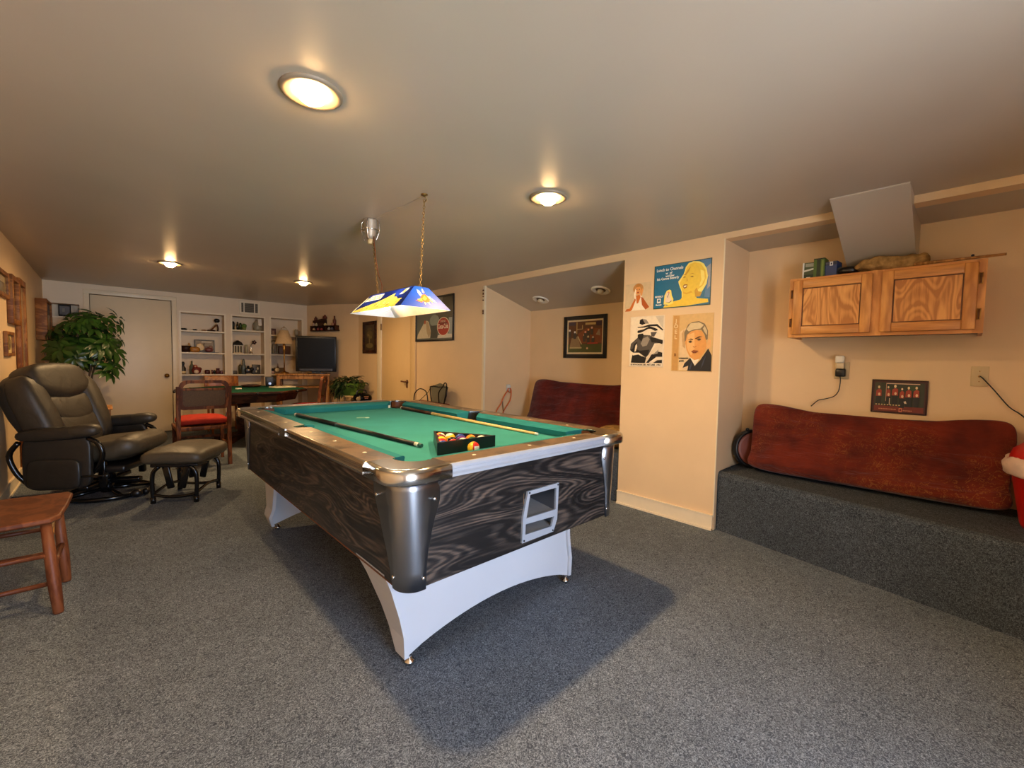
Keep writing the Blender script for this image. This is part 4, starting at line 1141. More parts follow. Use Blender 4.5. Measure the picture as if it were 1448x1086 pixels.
for z in (0.60, 0.74, 0.87):
    mb = MB(); mb.bb((-0.222 + (0.87 - z) * 0.12, -0.18, z - 0.03), (-0.210 + (0.87 - z) * 0.12, 0.18, z + 0.03), M['redwood'], 0.003); mb.build('back_slat', wc)

# ================================================================ GAME TABLE AND ITS CHAIRS
gt = thing('card_table', 'octagonal card table with dark green felt top and walnut rim', 'card table', (1.385, 7.02, 0))
def octo(r, z, n=8): return [(r * math.cos(PI / 8 + 2 * PI * k / n), r * math.sin(PI / 8 + 2 * PI * k / n), z) for k in range(n)]
mb = MB(); mb.rings([octo(0.80, 0.715), octo(0.815, 0.725), octo(0.815, 0.745), octo(0.80, 0.752), octo(0.74, 0.752), octo(0.735, 0.746)], M['darkwood'], True, True, False); mb.build('rim', gt)
mb = MB(); mb.rings([octo(0.79, 0.747), octo(0.79, 0.7535)], M['felt_dark'], False, True, False); mb.build('felt_top', gt)
mb = MB(); mb.rings([octo(0.66, 0.60), octo(0.70, 0.715)], M['darkwood'], True, True, False); mb.build('apron', gt)
mb = MB(); mb.lathe([(0.09, 0.60), (0.07, 0.45), (0.10, 0.32), (0.08, 0.14), (0.06, 0.10)], M['darkwood'], (0, 0, 0), 16); mb.build('pedestal', gt)
for k in range(4):
    a = PI / 4 + PI / 2 * k
    mb = MB(); mb.box((0.22 * math.cos(a), 0.22 * math.sin(a), 0.075), (0.40, 0.07, 0.08), M['darkwood'], (0, R(12), a), 0.01); mb.box((0.40 * math.cos(a), 0.40 * math.sin(a), 0.0185), (0.09, 0.08, 0.037), M['darkwood'], (0, 0, a), 0.006); mb.build('foot', gt)
for k in range(8):
    a = 2 * PI * k / 8
    mb = MB(); mb.lathe([(0.012, 0), (0.012, 0.02), (0.02, 0.03), (0.016, 0.045), (0.0, 0.048)], M['black'], (0.745 * math.cos(a), 0.745 * math.sin(a), 0.735), 12, Euler((0, PI / 2, a)).to_matrix()); mb.build('drawer_knob', gt)

def wood_chair(label, loc, rz, cushion=True, rounded=False):
    t = thing('card_chair', label, 'chair', loc, (0, 0, rz), 'wooden chairs round the card table')
    # local: faces +Y, back at -Y
    w = 0.225
    for sx in (-1, 1):
        mb = MB()
        rr = [[(sx * w + dx, y + dy, z) for dx, dy in ((-0.019, -0.02), (0.019, -0.02), (0.019, 0.02), (-0.019, 0.02))] for y, z in ((-0.235, 0.0), (-0.215, 0.25), (-0.21, 0.46), (-0.225, 0.70), (-0.25, 0.88))]
        mb.rings(rr, M['chairwood'], True, True, False); mb.build('leg', t, bevel=0.004)
        mb = MB(); mb.rings([[(sx * w + dx * k, 0.21 + dy * k, z) for dx, dy in ((-0.02, -0.02), (0.02, -0.02), (0.02, 0.02), (-0.02, 0.02))] for k, z in ((0.75, 0.0), (1.0, 0.43))], M['chairwood'], True, True, False); mb.build('leg', t, bevel=0.004)
        mb = MB(); mb.bb((sx * w - 0.011, -0.20, 0.19), (sx * w + 0.011, 0.20, 0.225), M['chairwood'], 0.004); mb.build('stretcher', t)
    mb = MB(); mb.bb((-w + 0.02, 0.2, 0.255), (w - 0.02, 0.22, 0.285), M['chairwood'], 0.004); mb.build('stretcher', t)
    mb = MB(); mb.bb((-w + 0.02, -0.228, 0.235), (w - 0.02, -0.208, 0.265), M['chairwood'], 0.004); mb.build('stretcher', t)
    mb = MB(); mb.bb((-w - 0.022, -0.225, 0.40), (w + 0.022, 0.245, 0.445), M['chairwood'], 0.008); mb.build('seat', t)
    if cushion:
        mb = MB(); mb.pillow((0, 0.0, 0.488), (0.46, 0.43, 0.095), M['redcloth'], 0.35, 0.6, 32, None, lambda p: Vector((p.x, p.y, p.z + 0.012 * max(0, 1 - (p.x / 0.23) ** 2)))); mb.build('seat_cushion', t)
    # framed back: rounded rail frame with an open slot over a woven panel
    mb = MB()
    zt_, zb_ = 0.945, 0.63
    hw = w - 0.003
    def by_(z): return -0.222 - (z - 0.63) * 0.10
    def ring(in_):
        r_ = 0.075 - in_ * 0.5
        x1 = hw - in_; z1 = zt_ - in_; z0 = zb_ + in_
        pts = []
        for cx, cz, a0 in ((x1 - r_, z1 - r_, 0), (-x1 + r_, z1 - r_, 90), (-x1 + r_ * 0.6, z0 + r_ * 0.6, 180), (x1 - r_ * 0.6, z0 + r_ * 0.6, 270)):
            rr_ = r_ if a0 < 180 else r_ * 0.6
            for k in range(6):
                a = R(a0 + 18 * k); pts.append((cx + rr_ * math.cos(a), cz + rr_ * math.sin(a)))
        return pts
    o_, i_ = ring(0.0), ring(0.034)
    R4 = []
    for pts, dy in ((o_, -0.016), (i_, -0.016), (i_, 0.016), (o_, 0.016), (o_, -0.016)): R4.append([(x, by_(z) + dy, z) for x, z in pts])
    mb.rings(R4, M['chairwood'], False, False, False)
    mb.build('back_frame', t)
    mb = MB(); zz = zt_ - 0.098
    mb.poly([(-hw + 0.03, by_(zz) - 0.004, zz), (hw - 0.03, by_(zz) - 0.004, zz), (hw - 0.03, by_(zb_) - 0.004, zb_ + 0.03), (-hw + 0.03, by_(zb_) - 0.004, zb_ + 0.03)], M['cane'])
    mb.poly([(-hw + 0.03, by_(zz) + 0.004, zz), (hw - 0.03, by_(zz) + 0.004, zz), (hw - 0.03, by_(zb_) + 0.004, zb_ + 0.03), (-hw + 0.03, by_(zb_) + 0.004, zb_ + 0.03)], M['cane'])
    mb.build('cane_panel', t)
    mb = MB(); mb.bb((-hw + 0.03, by_(zz) - 0.012, zz - 0.012), (hw - 0.03, by_(zz) + 0.012, zz + 0.012), M['chairwood'], 0.003); mb.build('back_rail', t)
    return t
wood_chair('brown wooden chair with red seat cushion standing behind the ottoman', (0.745, 5.86, 0), 0)
wood_chair('brown wooden chair at card table in front of the television stand', (2.09, 6.62, 0), R(62), cushion=True)
# chair across the table with a plain orange wood back
t = thing('card_chair', 'orange wooden chair with plain board back, across the card table', 'chair', (1.34, 8.12, 0), (0, 0, PI), 'wooden chairs round the card table')
mb = MB(); mb.box((0, -0.24, 0.79), (0.47, 0.022, 0.20), M['orangewood'], (R(8), 0, 0), 0.01); mb.build('back_board', t)
for sx in (-1, 1):
    mb = MB(); mb.tube([(sx * 0.19, -0.205, 0.0), (sx * 0.19, -0.205, 0.45), (sx * 0.19, -0.235, 0.80)], 0.016, M['orangewood'], 8); mb.build('leg', t)
    mb = MB(); mb.cyl((sx * 0.19, 0.19, 0.0), (sx * 0.19, 0.19, 0.43), 0.015, M['orangewood'], 0.018); mb.build('leg', t)
mb = MB(); mb.bb((-0.22, -0.22, 0.43), (0.22, 0.22, 0.455), M['orangewood'], 0.008); mb.build('seat', t)
# things on the card table
mb = MB(); mb.box((0, 0, 0.075), (0.115, 0.10, 0.148), M['black'], None, 0.006); mb.cyl((0, -0.051, 0.045), (0, -0.054, 0.045), 0.02, M['steel']); mb.cyl((-0.012, -0.051, 0.10), (-0.012, -0.054, 0.10), 0.032, M['leather_dark'])
tag(mb.build('speaker_box', loc=(1.815, 7.42, 0.7545), rot=(0, 0, -0.2)), 'small black speaker box standing at far side of the card table', 'speaker')
mb = MB(); mb.box((0, 0, 0.008), (0.30, 0.20, 0.014), P(226, 214, 184)); mb.box((0.05, -0.02, 0.018), (0.10, 0.09, 0.006), P(214, 196, 150))
tag(mb.build('paper_stack', loc=(1.90, 7.06, 0.7545), rot=(0, 0, 0.3)), 'flat stack of cream papers on right side of the card table', 'papers')
mb = MB(); mb.pillow((0, 0, 0.02), (0.26, 0.20, 0.04), M['darkwood'], 0.7, 0.8, 18)
tag(mb.build('wooden_tray', loc=(1.55, 7.36, 0.7545)), 'low dark wooden tray on card table left of the speaker box', 'tray')
mb = MB(); mb.box((0, 0, 0.009), (0.06, 0.05, 0.016), P(240, 232, 210), None, 0.003)
tag(mb.build('card_deck', loc=(1.30, 6.90, 0.7545), rot=(0, 0, 0.4)), 'small white deck of cards at left side of card table', 'cards')

# ================================================================ TELEVISION CORNER
TVR = R(-22)
st = thing('television_stand', 'light oak table under the television and brass lamp', 'stand', (2.47, 7.90, 0), (0, 0, TVR))
mb = MB(); mb.bb((-0.42, -0.19, 0.905), (0.42, 0.19, 0.935), M['oak_light'], 0.006); mb.build('top', st)
mb = MB()
mb.bb((-0.395, -0.165, 0.845), (0.395, -0.145, 0.904), M['oak_light']); mb.bb((-0.395, 0.145, 0.845), (0.395, 0.165, 0.904), M['oak_light']); mb.bb((-0.395, -0.1649, 0.8451), (-0.375, 0.1649, 0.9041), M['oak_light']); mb.bb((0.375, -0.1649, 0.8451), (0.395, 0.1649, 0.9041), M['oak_light'])
mb.build('apron', st)
for sx in (-1, 1):
    for sy in (-1, 1):
        mb = MB(); mb.bb((sx * 0.38 - 0.025, sy * 0.15 - 0.025, 0), (sx * 0.38 + 0.025, sy * 0.15 + 0.025, 0.904), M['oak_light'], 0.004); mb.build('leg', st)
mb = MB(); mb.bb((-0.40, -0.17, 0.70), (0.40, 0.17, 0.715), M['oak_light']); mb.build('shelf', st)
tv = thing('television', 'black flat screen television on the light oak stand', 'television', (2.635, 7.78, 0.9355), (0, 0, TVR))
mb = MB(); mb.bb((-0.325, -0.02, 0.035), (0.325, 0.05, 0.65), M['black'], 0.012); mb.bb((-0.22, 0.05, 0.10), (0.22, 0.12, 0.50), M['black'], 0.02); mb.build('housing', tv)
mb = MB(); mb.bb((-0.295, -0.024, 0.105), (0.295, -0.0195, 0.615), M['screen']); mb.build('screen', tv)
mb = MB(); mb.bb((-0.26, -0.026, 0.05), (0.26, -0.019, 0.085), M['leather_dark']); mb.build('speaker_grille', tv)
mb = MB(); mb.bb((-0.17, -0.08, 0), (0.17, 0.10, 0.014), M['black_gloss'], 0.005); mb.bb((-0.07, 0.0, 0.014), (0.07, 0.04, 0.06), M['black_gloss']); mb.build('stand_foot', tv)
tl_ = thing('table_lamp', 'brass table lamp with cream cone shade left of the television', 'lamp', (2.165, 7.935, 0.9355))
mb = MB(); mb.lathe([(0.075, 0), (0.075, 0.012), (0.06, 0.022), (0.02, 0.035), (0.011, 0.06)], M['brass'], n=24); mb.build('base', tl_)
mb = MB(); mb.lathe([(0.011, 0.05), (0.009, 0.20), (0.013, 0.30), (0.012, 0.36), (0.020, 0.38), (0.024, 0.46), (0.016, 0.51), (0.008, 0.54), (0.008, 0.62)], M['brass'], n=16); mb.build('stem', tl_)
mb = MB(); mb.rings([[(r_ * math.cos(2 * PI * i / 32), r_ * math.sin(2 * PI * i / 32), z) for i in range(32)] for r_, z in ((0.142, 0.50), (0.140, 0.503), (0.066, 0.725), (0.063, 0.725), (0.137, 0.503))], M['shade'], False, False, True); mb.build('lamp_shade', tl_)
mb = MB(); mb.tube([(0, 0, 0.60), (-0.05, 0, 0.66), (-0.045, 0, 0.75), (0, 0, 0.775), (0.045, 0, 0.75), (0.05, 0, 0.66), (0, 0, 0.60)], 0.003, M['brass'], 6); mb.lathe([(0.007, 0.77), (0.010, 0.785), (0.0, 0.80)], M['brass'], n=10); mb.tube([(-0.063, 0, 0.722), (0, 0, 0.735), (0.063, 0, 0.722)], 0.002, M['brass'], 5); mb.build('harp', tl_)

# green fabric bin of foliage on a pale stool
pst = thing('plant_stool', 'pale slatted wooden stool under the lime green bin', 'stool', (2.88, 6.93, 0), (0, 0, R(-45)))
mb = MB(); mb.bb((-0.16, -0.14, 0.585), (0.16, 0.14, 0.61), P(206, 176, 124), 0.004); mb.build('seat', pst)
for sx in (-1, 1):
    for sy in (-1, 1):
        mb = MB(); mb.bb((sx * 0.14 - 0.018, sy * 0.12 - 0.018, 0), (sx * 0.14 + 0.018, sy * 0.12 + 0.018, 0.585), P(206, 176, 124)); mb.build('leg', pst)
bn = thing('foliage_bin', 'lime green square bin full of dark foliage beside the tan door', 'planter', (2.88, 6.93, 0.6105), (0, 0, R(-45)))
mb = MB()
rr = [[(sx * w_, sy * d_, z) for sx, sy in ((-1, -1), (1, -1), (1, 1), (-1, 1))] for w_, d_, z in ((0.15, 0.13, 0.0), (0.19, 0.17, 0.20), (0.18, 0.16, 0.20), (0.14, 0.12, 0.02))]
mb.rings(rr, M['lime'], True, True, False); mb.build('bin', bn)
def leaf(mb, c, d, up, L, W, m, droop=0.35):
    d = d.normalized(); side = d.cross(up)
    side = side.normalized() if side.length > 1e-4 else d.orthogonal().normalized()
    n = side.cross(d)
    pts = []
    prof = [(0.0, 0.05), (0.25, 0.75), (0.55, 1.0), (0.82, 0.6), (1.0, 0.03)]
    rows = []
    for t, w_ in prof:
        p = c + d * (L * t) - n * (droop * L * t * t)
        rows.append((mb.bm.verts.new(p - side * (W * w_ / 2) + n * 0.12 * W * w_), mb.bm.verts.new(p), mb.bm.verts.new(p + side * (W * w_ / 2) + n * 0.12 * W * w_)))
    fs = []
    for a, b in zip(rows, rows[1:]):
        fs.append(mb.bm.faces.new((a[0], a[1], b[1], b[0]))); fs.append(mb.bm.faces.new((a[1], a[2], b[2], b[1])))
    mb._mark(fs, m, True)
random.seed(5)
mb = MB()
for k in range(420):
    a = random.uniform(0, 2 * PI); rr_ = random.uniform(0.02, 0.235)
    c = Vector((rr_ * math.cos(a) * 1.15, rr_ * math.sin(a) * 1.05, random.uniform(0.16, 0.31) - (0.03 if rr_ > 0.14 else 0)))
    if c.x + c.y > 0.20: continue
    leaf(mb, c, Vector((math.cos(a), math.sin(a), random.uniform(-0.5, 0.8))), Vector((0, 0, 1)), random.uniform(0.05, 0.10), random.uniform(0.025, 0.045), M['leaf_dark'])
for k in range(260):   # trailing down at the left corner
    a = random.uniform(R(150), R(262)); rr_ = random.uniform(0.19, 0.29); c = Vector((rr_ * math.cos(a), rr_ * 0.9 * math.sin(a), random.uniform(0.0, 0.25)))
    leaf(mb, c, Vector((math.cos(a) * 0.6, math.sin(a) * 0.6, random.uniform(-0.9, 0.1))), Vector((0, 0, 1)), random.uniform(0.05, 0.09), random.uniform(0.025, 0.04), M['leaf_dark'])
o = mb.build('foliage', bn, recalc=False); o['kind'] = 'stuff'
bg_ = thing('duffel_bag', 'dark duffel bag with printed patches in front of the tan door frame', 'bag', (2.84, 6.42, 0.0))
mb = MB(); mb.pillow((0, 0, 0.30), (0.30, 0.30, 0.60), M['black'], 0.7, 0.5, 24); mb.pillow((0.02, 0.0, 0.60), (0.27, 0.26, 0.17), M['screen'], 0.8, 0.9, 20); mb.build('bag_body', bg_)
mb = MB(); mb.sphere((-0.10, -0.13, 0.60), 0.036, P(150, 130, 96), 12, (1, 0.35, 1)); mb.sphere((-0.11, -0.13, 0.50), 0.03, P(150, 100, 80), 12, (1, 0.5, 1)); mb.box((0.02, -0.135, 0.63), (0.07, 0.01, 0.014), P(160, 110, 70)); mb.box((0.02, -0.14, 0.605), (0.05, 0.01, 0.010), P(150, 100, 90)); mb.build('patch', bg_)
mb = MB(); mb.tube([(-0.08, 0, 0.64), (-0.05, 0.0, 0.72), (0.06, 0.0, 0.72), (0.10, 0, 0.64)], 0.012, M['black'], 8); mb.build('strap', bg_)
for x, y, lb in ((2.62, 7.27, 'thin wooden stake leaning behind the stand, left of the pair'), (2.70, 7.22, 'thin wooden stake beside the green bin, right of the pair')):
    mb = MB(); mb.bb((-0.011, -0.011, 0), (0.011, 0.011, 0.80), P(176, 130, 84)); tag(mb.build('wooden_stake', loc=(x, y, 0)), lb, 'stake', 'wooden stakes by the green bin')

# wall shelf of miniatures on the diagonal wall
ang = math.atan2(7.32 - 8.62, 3.19 - 2.752)
dw = Vector((math.cos(ang), math.sin(ang), 0)); nw = Vector((dw.y, -dw.x, 0))
c = Vector((2.752, 8.62, 0)) + dw * 0.56
ws = thing('miniature_shelf', 'small dark wall shelf shaped like a row of houses above the television', 'wall shelf', (c.x + nw.x * 0.002, c.y + nw.y * 0.002, 1.70), (0, 0, ang))
# local x along the wall, -y into the room
mb = MB(); mb.bb((-0.36, -0.085, 0.0), (0.34, -0.001, 0.018), M['darkwood']); mb.bb((-0.34, -0.080, 0.085), (0.27, -0.001, 0.098), M['darkwood']); mb.bb((-0.36, -0.012, 0.0), (0.32, -0.0005, 0.10), M['darkwood'])
for x in (-0.36, -0.12, 0.05, 0.30): mb.bb((x, -0.08, 0.018), (x + 0.014, -0.001, 0.10), M['darkwood'])
mb.bb((-0.33, -0.05, 0.098), (0.0, -0.001, 0.20), M['darkwood']); mb.prism([(-0.30, -0.055, 0.20), (0.0, -0.055, 0.235), (0.0, -0.055, 0.20)], (0, 0.05, 0), M['darkwood'])
mb.build('shelf_case', ws)
random.seed(3)
for x, z, h, col in ((-0.30, 0.098, 0.06, (200, 160, 130)), (-0.22, 0.098, 0.055, (196, 176, 130)), (-0.29, 0.018, 0.045, (190, 150, 110)), (-0.17, 0.018, 0.05, (140, 60, 60)), (-0.08, 0.018, 0.04, (150, 50, 46)), (0.02, 0.098, 0.05, (220, 190, 120)), (0.12, 0.018, 0.055, (170, 160, 140)), (0.22, 0.098, 0.05, (180, 130, 100)), (0.20, 0.018, 0.05, (90, 84, 90))):
    mb = MB(); mb.lathe([(0.022, 0), (0.028, h * 0.5), (0.016, h * 0.75), (0.018, h * 0.85), (0.0, h)], P(*col), (0, 0, 0), 12)
    p = c + nw * 0.055 + dw * x
    tag(mb.build('figurine', loc=(p.x, p.y, 1.70 + z + 0.0005)), 'tiny figurine standing on the miniature wall shelf above the television', 'figurine', 'figurines on the miniature shelf')
for x, z, h, r_ in ((0.20, 0.098, 0.16, 0.03), (-0.26, 0.20, 0.07, 0.014), (0.02, 0.15, 0.1, 0.012)):
    pass
for x, z, h, r_, lb in ((0.235, 0.10, 0.17, 0.028, 'small reddish bottle standing on the right end of miniature shelf'), (-0.27, 0.20, 0.075, 0.03, 'dark knob-shaped ornament on top left of miniature shelf'), (-0.02, 0.225, 0.07, 0.04, 'dark ornament with pale centre on top of miniature shelf')):
    mb = MB(); mb.lathe([(r_, 0), (r_, h * 0.55), (r_ * 0.4, h * 0.75), (r_ * 0.45, h), (0, h)], P(96, 44, 26), (0, 0, 0), 12); p = c + nw * 0.03 + dw * x
    tag(mb.build('ornament', loc=(p.x, p.y, 1.70 + z + 0.0005)), lb, 'ornament')

# ================================================================ PLANT AND SIDE TABLE BEHIND THE RECLINER
pl_t = thing('umbrella_tree', 'tall potted umbrella plant with drooping glossy leaves between recliner and white door', 'plant', (-0.23, 7.72, 0))
mb = MB(); mb.lathe([(0.12, 0), (0.15, 0.26), (0.165, 0.27), (0.165, 0.30), (0.145, 0.30), (0.14, 0.26), (0.0, 0.26)], M['terracotta'], n=24); mb.build('pot', pl_t)
mb = MB()
random.seed(21)
tips = []
for k in range(7):
    a = 2 * PI * k / 7
    mb.tube([(0.03 * math.cos(a), 0.03 * math.sin(a), 0.26), (0.05 * math.cos(a), 0.04 * math.sin(a), 0.8), (0.16 * math.cos(a), 0.14 * math.sin(a), 1.3), (0.22 * math.cos(a), 0.18 * math.sin(a), 1.55)], 0.010, M['bark'], 7)
mb.build('stem', pl_t)
mb = MB()
def spray(cn, out, Ls):
    out = out.normalized(); a_ = out.orthogonal().normalized(); b_ = out.cross(a_)
    n = random.randint(7, 9)
    for i in range(n):
        t = 2 * PI * i / n + random.uniform(-0.2, 0.2)
        d = (a_ * math.cos(t) + b_ * math.sin(t)) * 0.9 + out * random.uniform(0.1, 0.5) + Vector((0, 0, -0.25))
        leaf(mb, cn + d.normalized() * 0.02, d, out, Ls * random.uniform(0.8, 1.15), Ls * 0.42, random.choice((M['leaf'], M['leaf'], M['leaf_mid'])), 0.45)
cnt = 0
while cnt < 74:
    x = random.uniform(-0.34, 0.30); z = random.uniform(1.02, 1.70); y = random.uniform(-0.34, 0.22)
    # outline of the crown in the photograph: wide at mid height, notch low on the left
    cx = -0.02 + 0.10 * (z - 1.3)
    wdt = 0.32 if 1.15 < z < 1.5 else 0.24
    if z > 1.5: cx += 0.06
    if z < 1.15: cx = 0.14; wdt = 0.17
    if abs(x - cx) > wdt or x < -0.27: continue
    out = Vector((x - cx, y - 0.05, (z - 1.35) * 0.8 + 0.25))
    spray(Vector((x, y, z)), out, random.uniform(0.10, 0.15)); cnt += 1
for x, y, z in ((0.33, -0.1, 1.68), (0.30, -0.15, 1.60), (0.32, -0.12, 1.42), (0.34, -0.12, 1.17), (0.28, -0.2, 1.05), (0.22, -0.2, 0.98), (-0.24, -0.1, 1.5), (-0.27, -0.05, 1.28), (0.12, -0.1, 1.70), (0.02, -0.1, 1.69)):
    spray(Vector((x, y, z)), Vector((x, y, 0.25)), 0.135)
mb.build('foliage', pl_t, recalc=False)
et = thing('end_table', 'small light wooden end table behind the right arm of the recliner', 'end table', (-0.18, 6.55, 0))
mb = MB(); mb.bb((-0.20, -0.22, 0.600), (0.20, 0.22, 0.622), M['oak_light'], 0.004); mb.build('top', et)
for sx in (-1, 1):
    for sy in (-1, 1):
        mb = MB(); mb.bb((sx * 0.17 - 0.016, sy * 0.19 - 0.016, 0), (sx * 0.17 + 0.016, sy * 0.19 + 0.016, 0.6), M['oak_light']); mb.build('leg', et)

# ================================================================ THINGS IN THE BOOKCASES
def lathe_thing(name, label, cat, loc, prof, m, n=14, group=None, rot=None, caps=None):
    mb = MB(); mb.lathe(prof, m, n=n)
    if caps: mb.lathe(caps[0], caps[1], n=n)
    o = mb.build(name, loc=loc)
    if rot: o.rotation_euler = rot
    return tag(o, label, cat, group)
YS = YF + 0.075
E_ = 0.0006
def s1(px): return 0.837 + (px - 254) * 0.00945
def s2(px): return 1.533 + (px - 327) * 0.0107
def s3(px): return 2.126 + (px - 382) * 0.0116
A1, A2_, A3 = SHELVES[0]; B1, B2_, B3 = SHELVES[1]; C1, C2_, C3 = SHELVES[2]
# left bay
def trinket(x, z, w, h, lb, m):
    mb = MB(); mb.pillow((0, 0, h / 2), (w, 0.06, h), m, 0.8, 0.8, 14); mb.pillow((w * 0.1, 0, h * 0.85), (w * 0.4, 0.04, h * 0.5), m, 0.9, 0.9, 12)
    return tag(mb.build('trinket', loc=(x, YS, z + E_)), lb, 'trinket')
trinket(s1(260), A1, 0.085, 0.030, 'small black trinket at left end of the top shelf, left bay', M['black'])
trinket(s1(275.5), A1, 0.062, 0.024, 'small black trinket second from left, top shelf of left bay', M['black'])
trinket(s1(288), A1, 0.075, 0.022, 'low brown trinket in middle of the top shelf, left bay', M['framewood'])
t = thing('desk_lamp', 'small brown figure holding a black globe on the top shelf, left bay', 'ornament', (s1(304), YS, A1 + E_))
mb = MB(); mb.pillow((-0.05, 0, 0.014), (0.12, 0.08, 0.028), M['darkwood'], 0.8); mb.tube([(-0.06, 0, 0.02), (-0.01, 0, 0.07), (0.025, 0, 0.12)], 0.012, M['framewood'], 8); mb.tube([(0.04, 0, 0.01), (0.045, 0, 0.06), (0.03, 0, 0.12)], 0.012, M['darkwood'], 8); mb.build('figure', t)
mb = MB(); mb.sphere((0.03, 0, 0.185), 0.04, M['black'], 18, (1.05, 1.0, 0.9)); mb.build('globe', t)
mb = MB(); mb.sphere((0.03, -0.02, 0.142), 0.013, P(240, 220, 190), 10); mb.build('gem', t)
mb = MB(); mb.lathe([(0.055, 0), (0.068, 0.05), (0.072, 0.105), (0.062, 0.105), (0.058, 0.02), (0.0, 0.02)], M['darkwood'], n=18)
tag(mb.build('basket', loc=(s1(262.4), YS, A2_ + E_)), 'dark brown round basket on middle shelf of the left bay', 'basket')
mb = MB(); mb.pillow((0, 0, 0.045), (0.14, 0.09, 0.09), P(176, 116, 40), 0.8, 0.7, 20); mb.tube([(-0.06, 0, 0.07), (-0.075, 0, 0.13), (-0.08, 0, 0.15)], 0.012, P(190, 140, 70), 8)
tag(mb.build('wooden_duck', loc=(s1(274.5), YS - 0.03, A2_ + E_)), 'golden wooden duck-like carving on middle shelf beside the brown basket', 'carving')
pf = thing('photo_frame', 'black picture frame leaning on the middle shelf of the left bay', 'picture frame', (s1(290.5), YF + 0.20, A2_ + E_), (R(-6), 0, 0))
mb = MB()
for a, b in (((-0.14, 0), (0.14, 0.016)), ((-0.14, 0.20), (0.14, 0.216))): mb.bb((a[0], -0.01, a[1]), (b[0], 0.006, b[1]), M['black'])
for x in (-0.14, 0.124): mb.bb((x, -0.0099, 0.016), (x + 0.016, 0.0059, 0.20), M['black'])
mb.build('frame', pf)
mb = MB(); mb.bb((-0.125, -0.002, 0.015), (0.125, 0.004, 0.202), P(150, 130, 104)); mb.box((0.05, -0.0025, 0.07), (0.1, 0.001, 0.08), P(110, 76, 66)); mb.box((0.03, -0.0025, 0.18), (0.14, 0.001, 0.02), P(206, 190, 166)); mb.build('picture', pf)
mb = MB(); mb.pillow((0, 0, 0.055), (0.10, 0.02, 0.12), P(236, 204, 150), 0.8, 0.9, 18, Euler((0, R(-28), 0)).to_matrix()); mb.tube([(0.045, 0, 0.01), (0.05, 0, 0.12)], 0.004, M['darkwood'], 6)
tag(mb.build('shell_ornament', loc=(s1(283), YF + 0.11, A2_ + 0.035)), 'pale oval shell ornament in front of the black frame, left bay', 'ornament')
mb = MB(); mb.pillow((0, 0, 0.04), (0.11, 0.07, 0.08), P(120, 62, 54), 0.8, 0.9, 16); mb.pillow((0.02, 0, 0.085), (0.06, 0.05, 0.05), P(150, 110, 90), 0.9, 0.9, 12); mb.bb((-0.085, -0.045, -0.006), (0.13, 0.045, 0.0), M['black'])
tag(mb.build('figurine', loc=(s1(295), YS - 0.01, A2_ + 0.0068)), 'reddish animal figurine on a black base, middle shelf of left bay', 'figurine')
lathe_thing('bottle', 'dark bottle with pale label at left end of lower shelf, left bay', 'bottle', (s1(258), YS, A3 + E_), [(0.034, 0), (0.036, 0.03), (0.036, 0.10), (0.015, 0.135), (0.020, 0.16), (0.024, 0.18), (0.012, 0.20), (0.0, 0.202)], M['black'], caps=([(0.0365, 0.01), (0.0365, 0.05)], P(226, 200, 150)))
lathe_thing('bottle', 'grey green slim bottle on lower shelf behind the red figurine', 'bottle', (s1(270.5), YF + 0.12, A3 + E_), [(0.034, 0), (0.035, 0.12), (0.014, 0.165), (0.012, 0.215), (0.0, 0.217)], P(96, 98, 80, 0.15))
t = thing('santa_figurine', 'red and white seated figurine on lower shelf of the left bay', 'figurine', (s1(276), YS - 0.02, A3 + E_))
mb = MB(); mb.pillow((0, 0, 0.06), (0.13, 0.09, 0.12), P(112, 34, 28), 0.9, 0.9, 18); mb.sphere((-0.015, -0.01, 0.125), 0.03, P(150, 60, 46)); mb.sphere((0.045, 0, 0.085), 0.03, P(112, 44, 32)); mb.build('body', t)
mb = MB(); mb.sphere((-0.005, -0.04, 0.04), 0.034, P(232, 206, 180), 14); mb.build('beard', t)
mb = MB(); mb.sphere((-0.018, -0.034, 0.128), 0.015, P(230, 180, 140), 10); mb.build('face', t)
lathe_thing('jar', 'squat dark red jar in middle of lower shelf, left bay', 'jar', (s1(292), YS, A3 + E_), [(0.036, 0), (0.040, 0.03), (0.038, 0.062), (0.028, 0.070), (0.0, 0.072)], P(76, 30, 30, 0.2))
lathe_thing('jar', 'thin dark jar right of the squat red jar, lower shelf of left bay', 'jar', (s1(299), YS, A3 + E_), [(0.012, 0), (0.012, 0.07), (0.0, 0.072)], P(90, 34, 24, 0.2))
lathe_thing('jar', 'tall maroon lidded jar on lower shelf of the left bay', 'jar', (s1(307.5), YS, A3 + E_), [(0.030, 0), (0.032, 0.05), (0.022, 0.075), (0.028, 0.085), (0.024, 0.098), (0.0, 0.1)], P(90, 40, 40, 0.2))
lathe_thing('jar', 'small purple jar at right end of lower shelf, left bay', 'jar', (s1(313), YS, A3 + E_), [(0.024, 0), (0.026, 0.04), (0.018, 0.056), (0.0, 0.058)], P(96, 60, 70, 0.2))
lathe_thing('jar', 'small black jar touching the tall maroon jar on its left, left bay', 'jar', (s1(303.2), YF + 0.13, A3 + E_), [(0.018, 0), (0.019, 0.055), (0.0, 0.07)], M['black'])
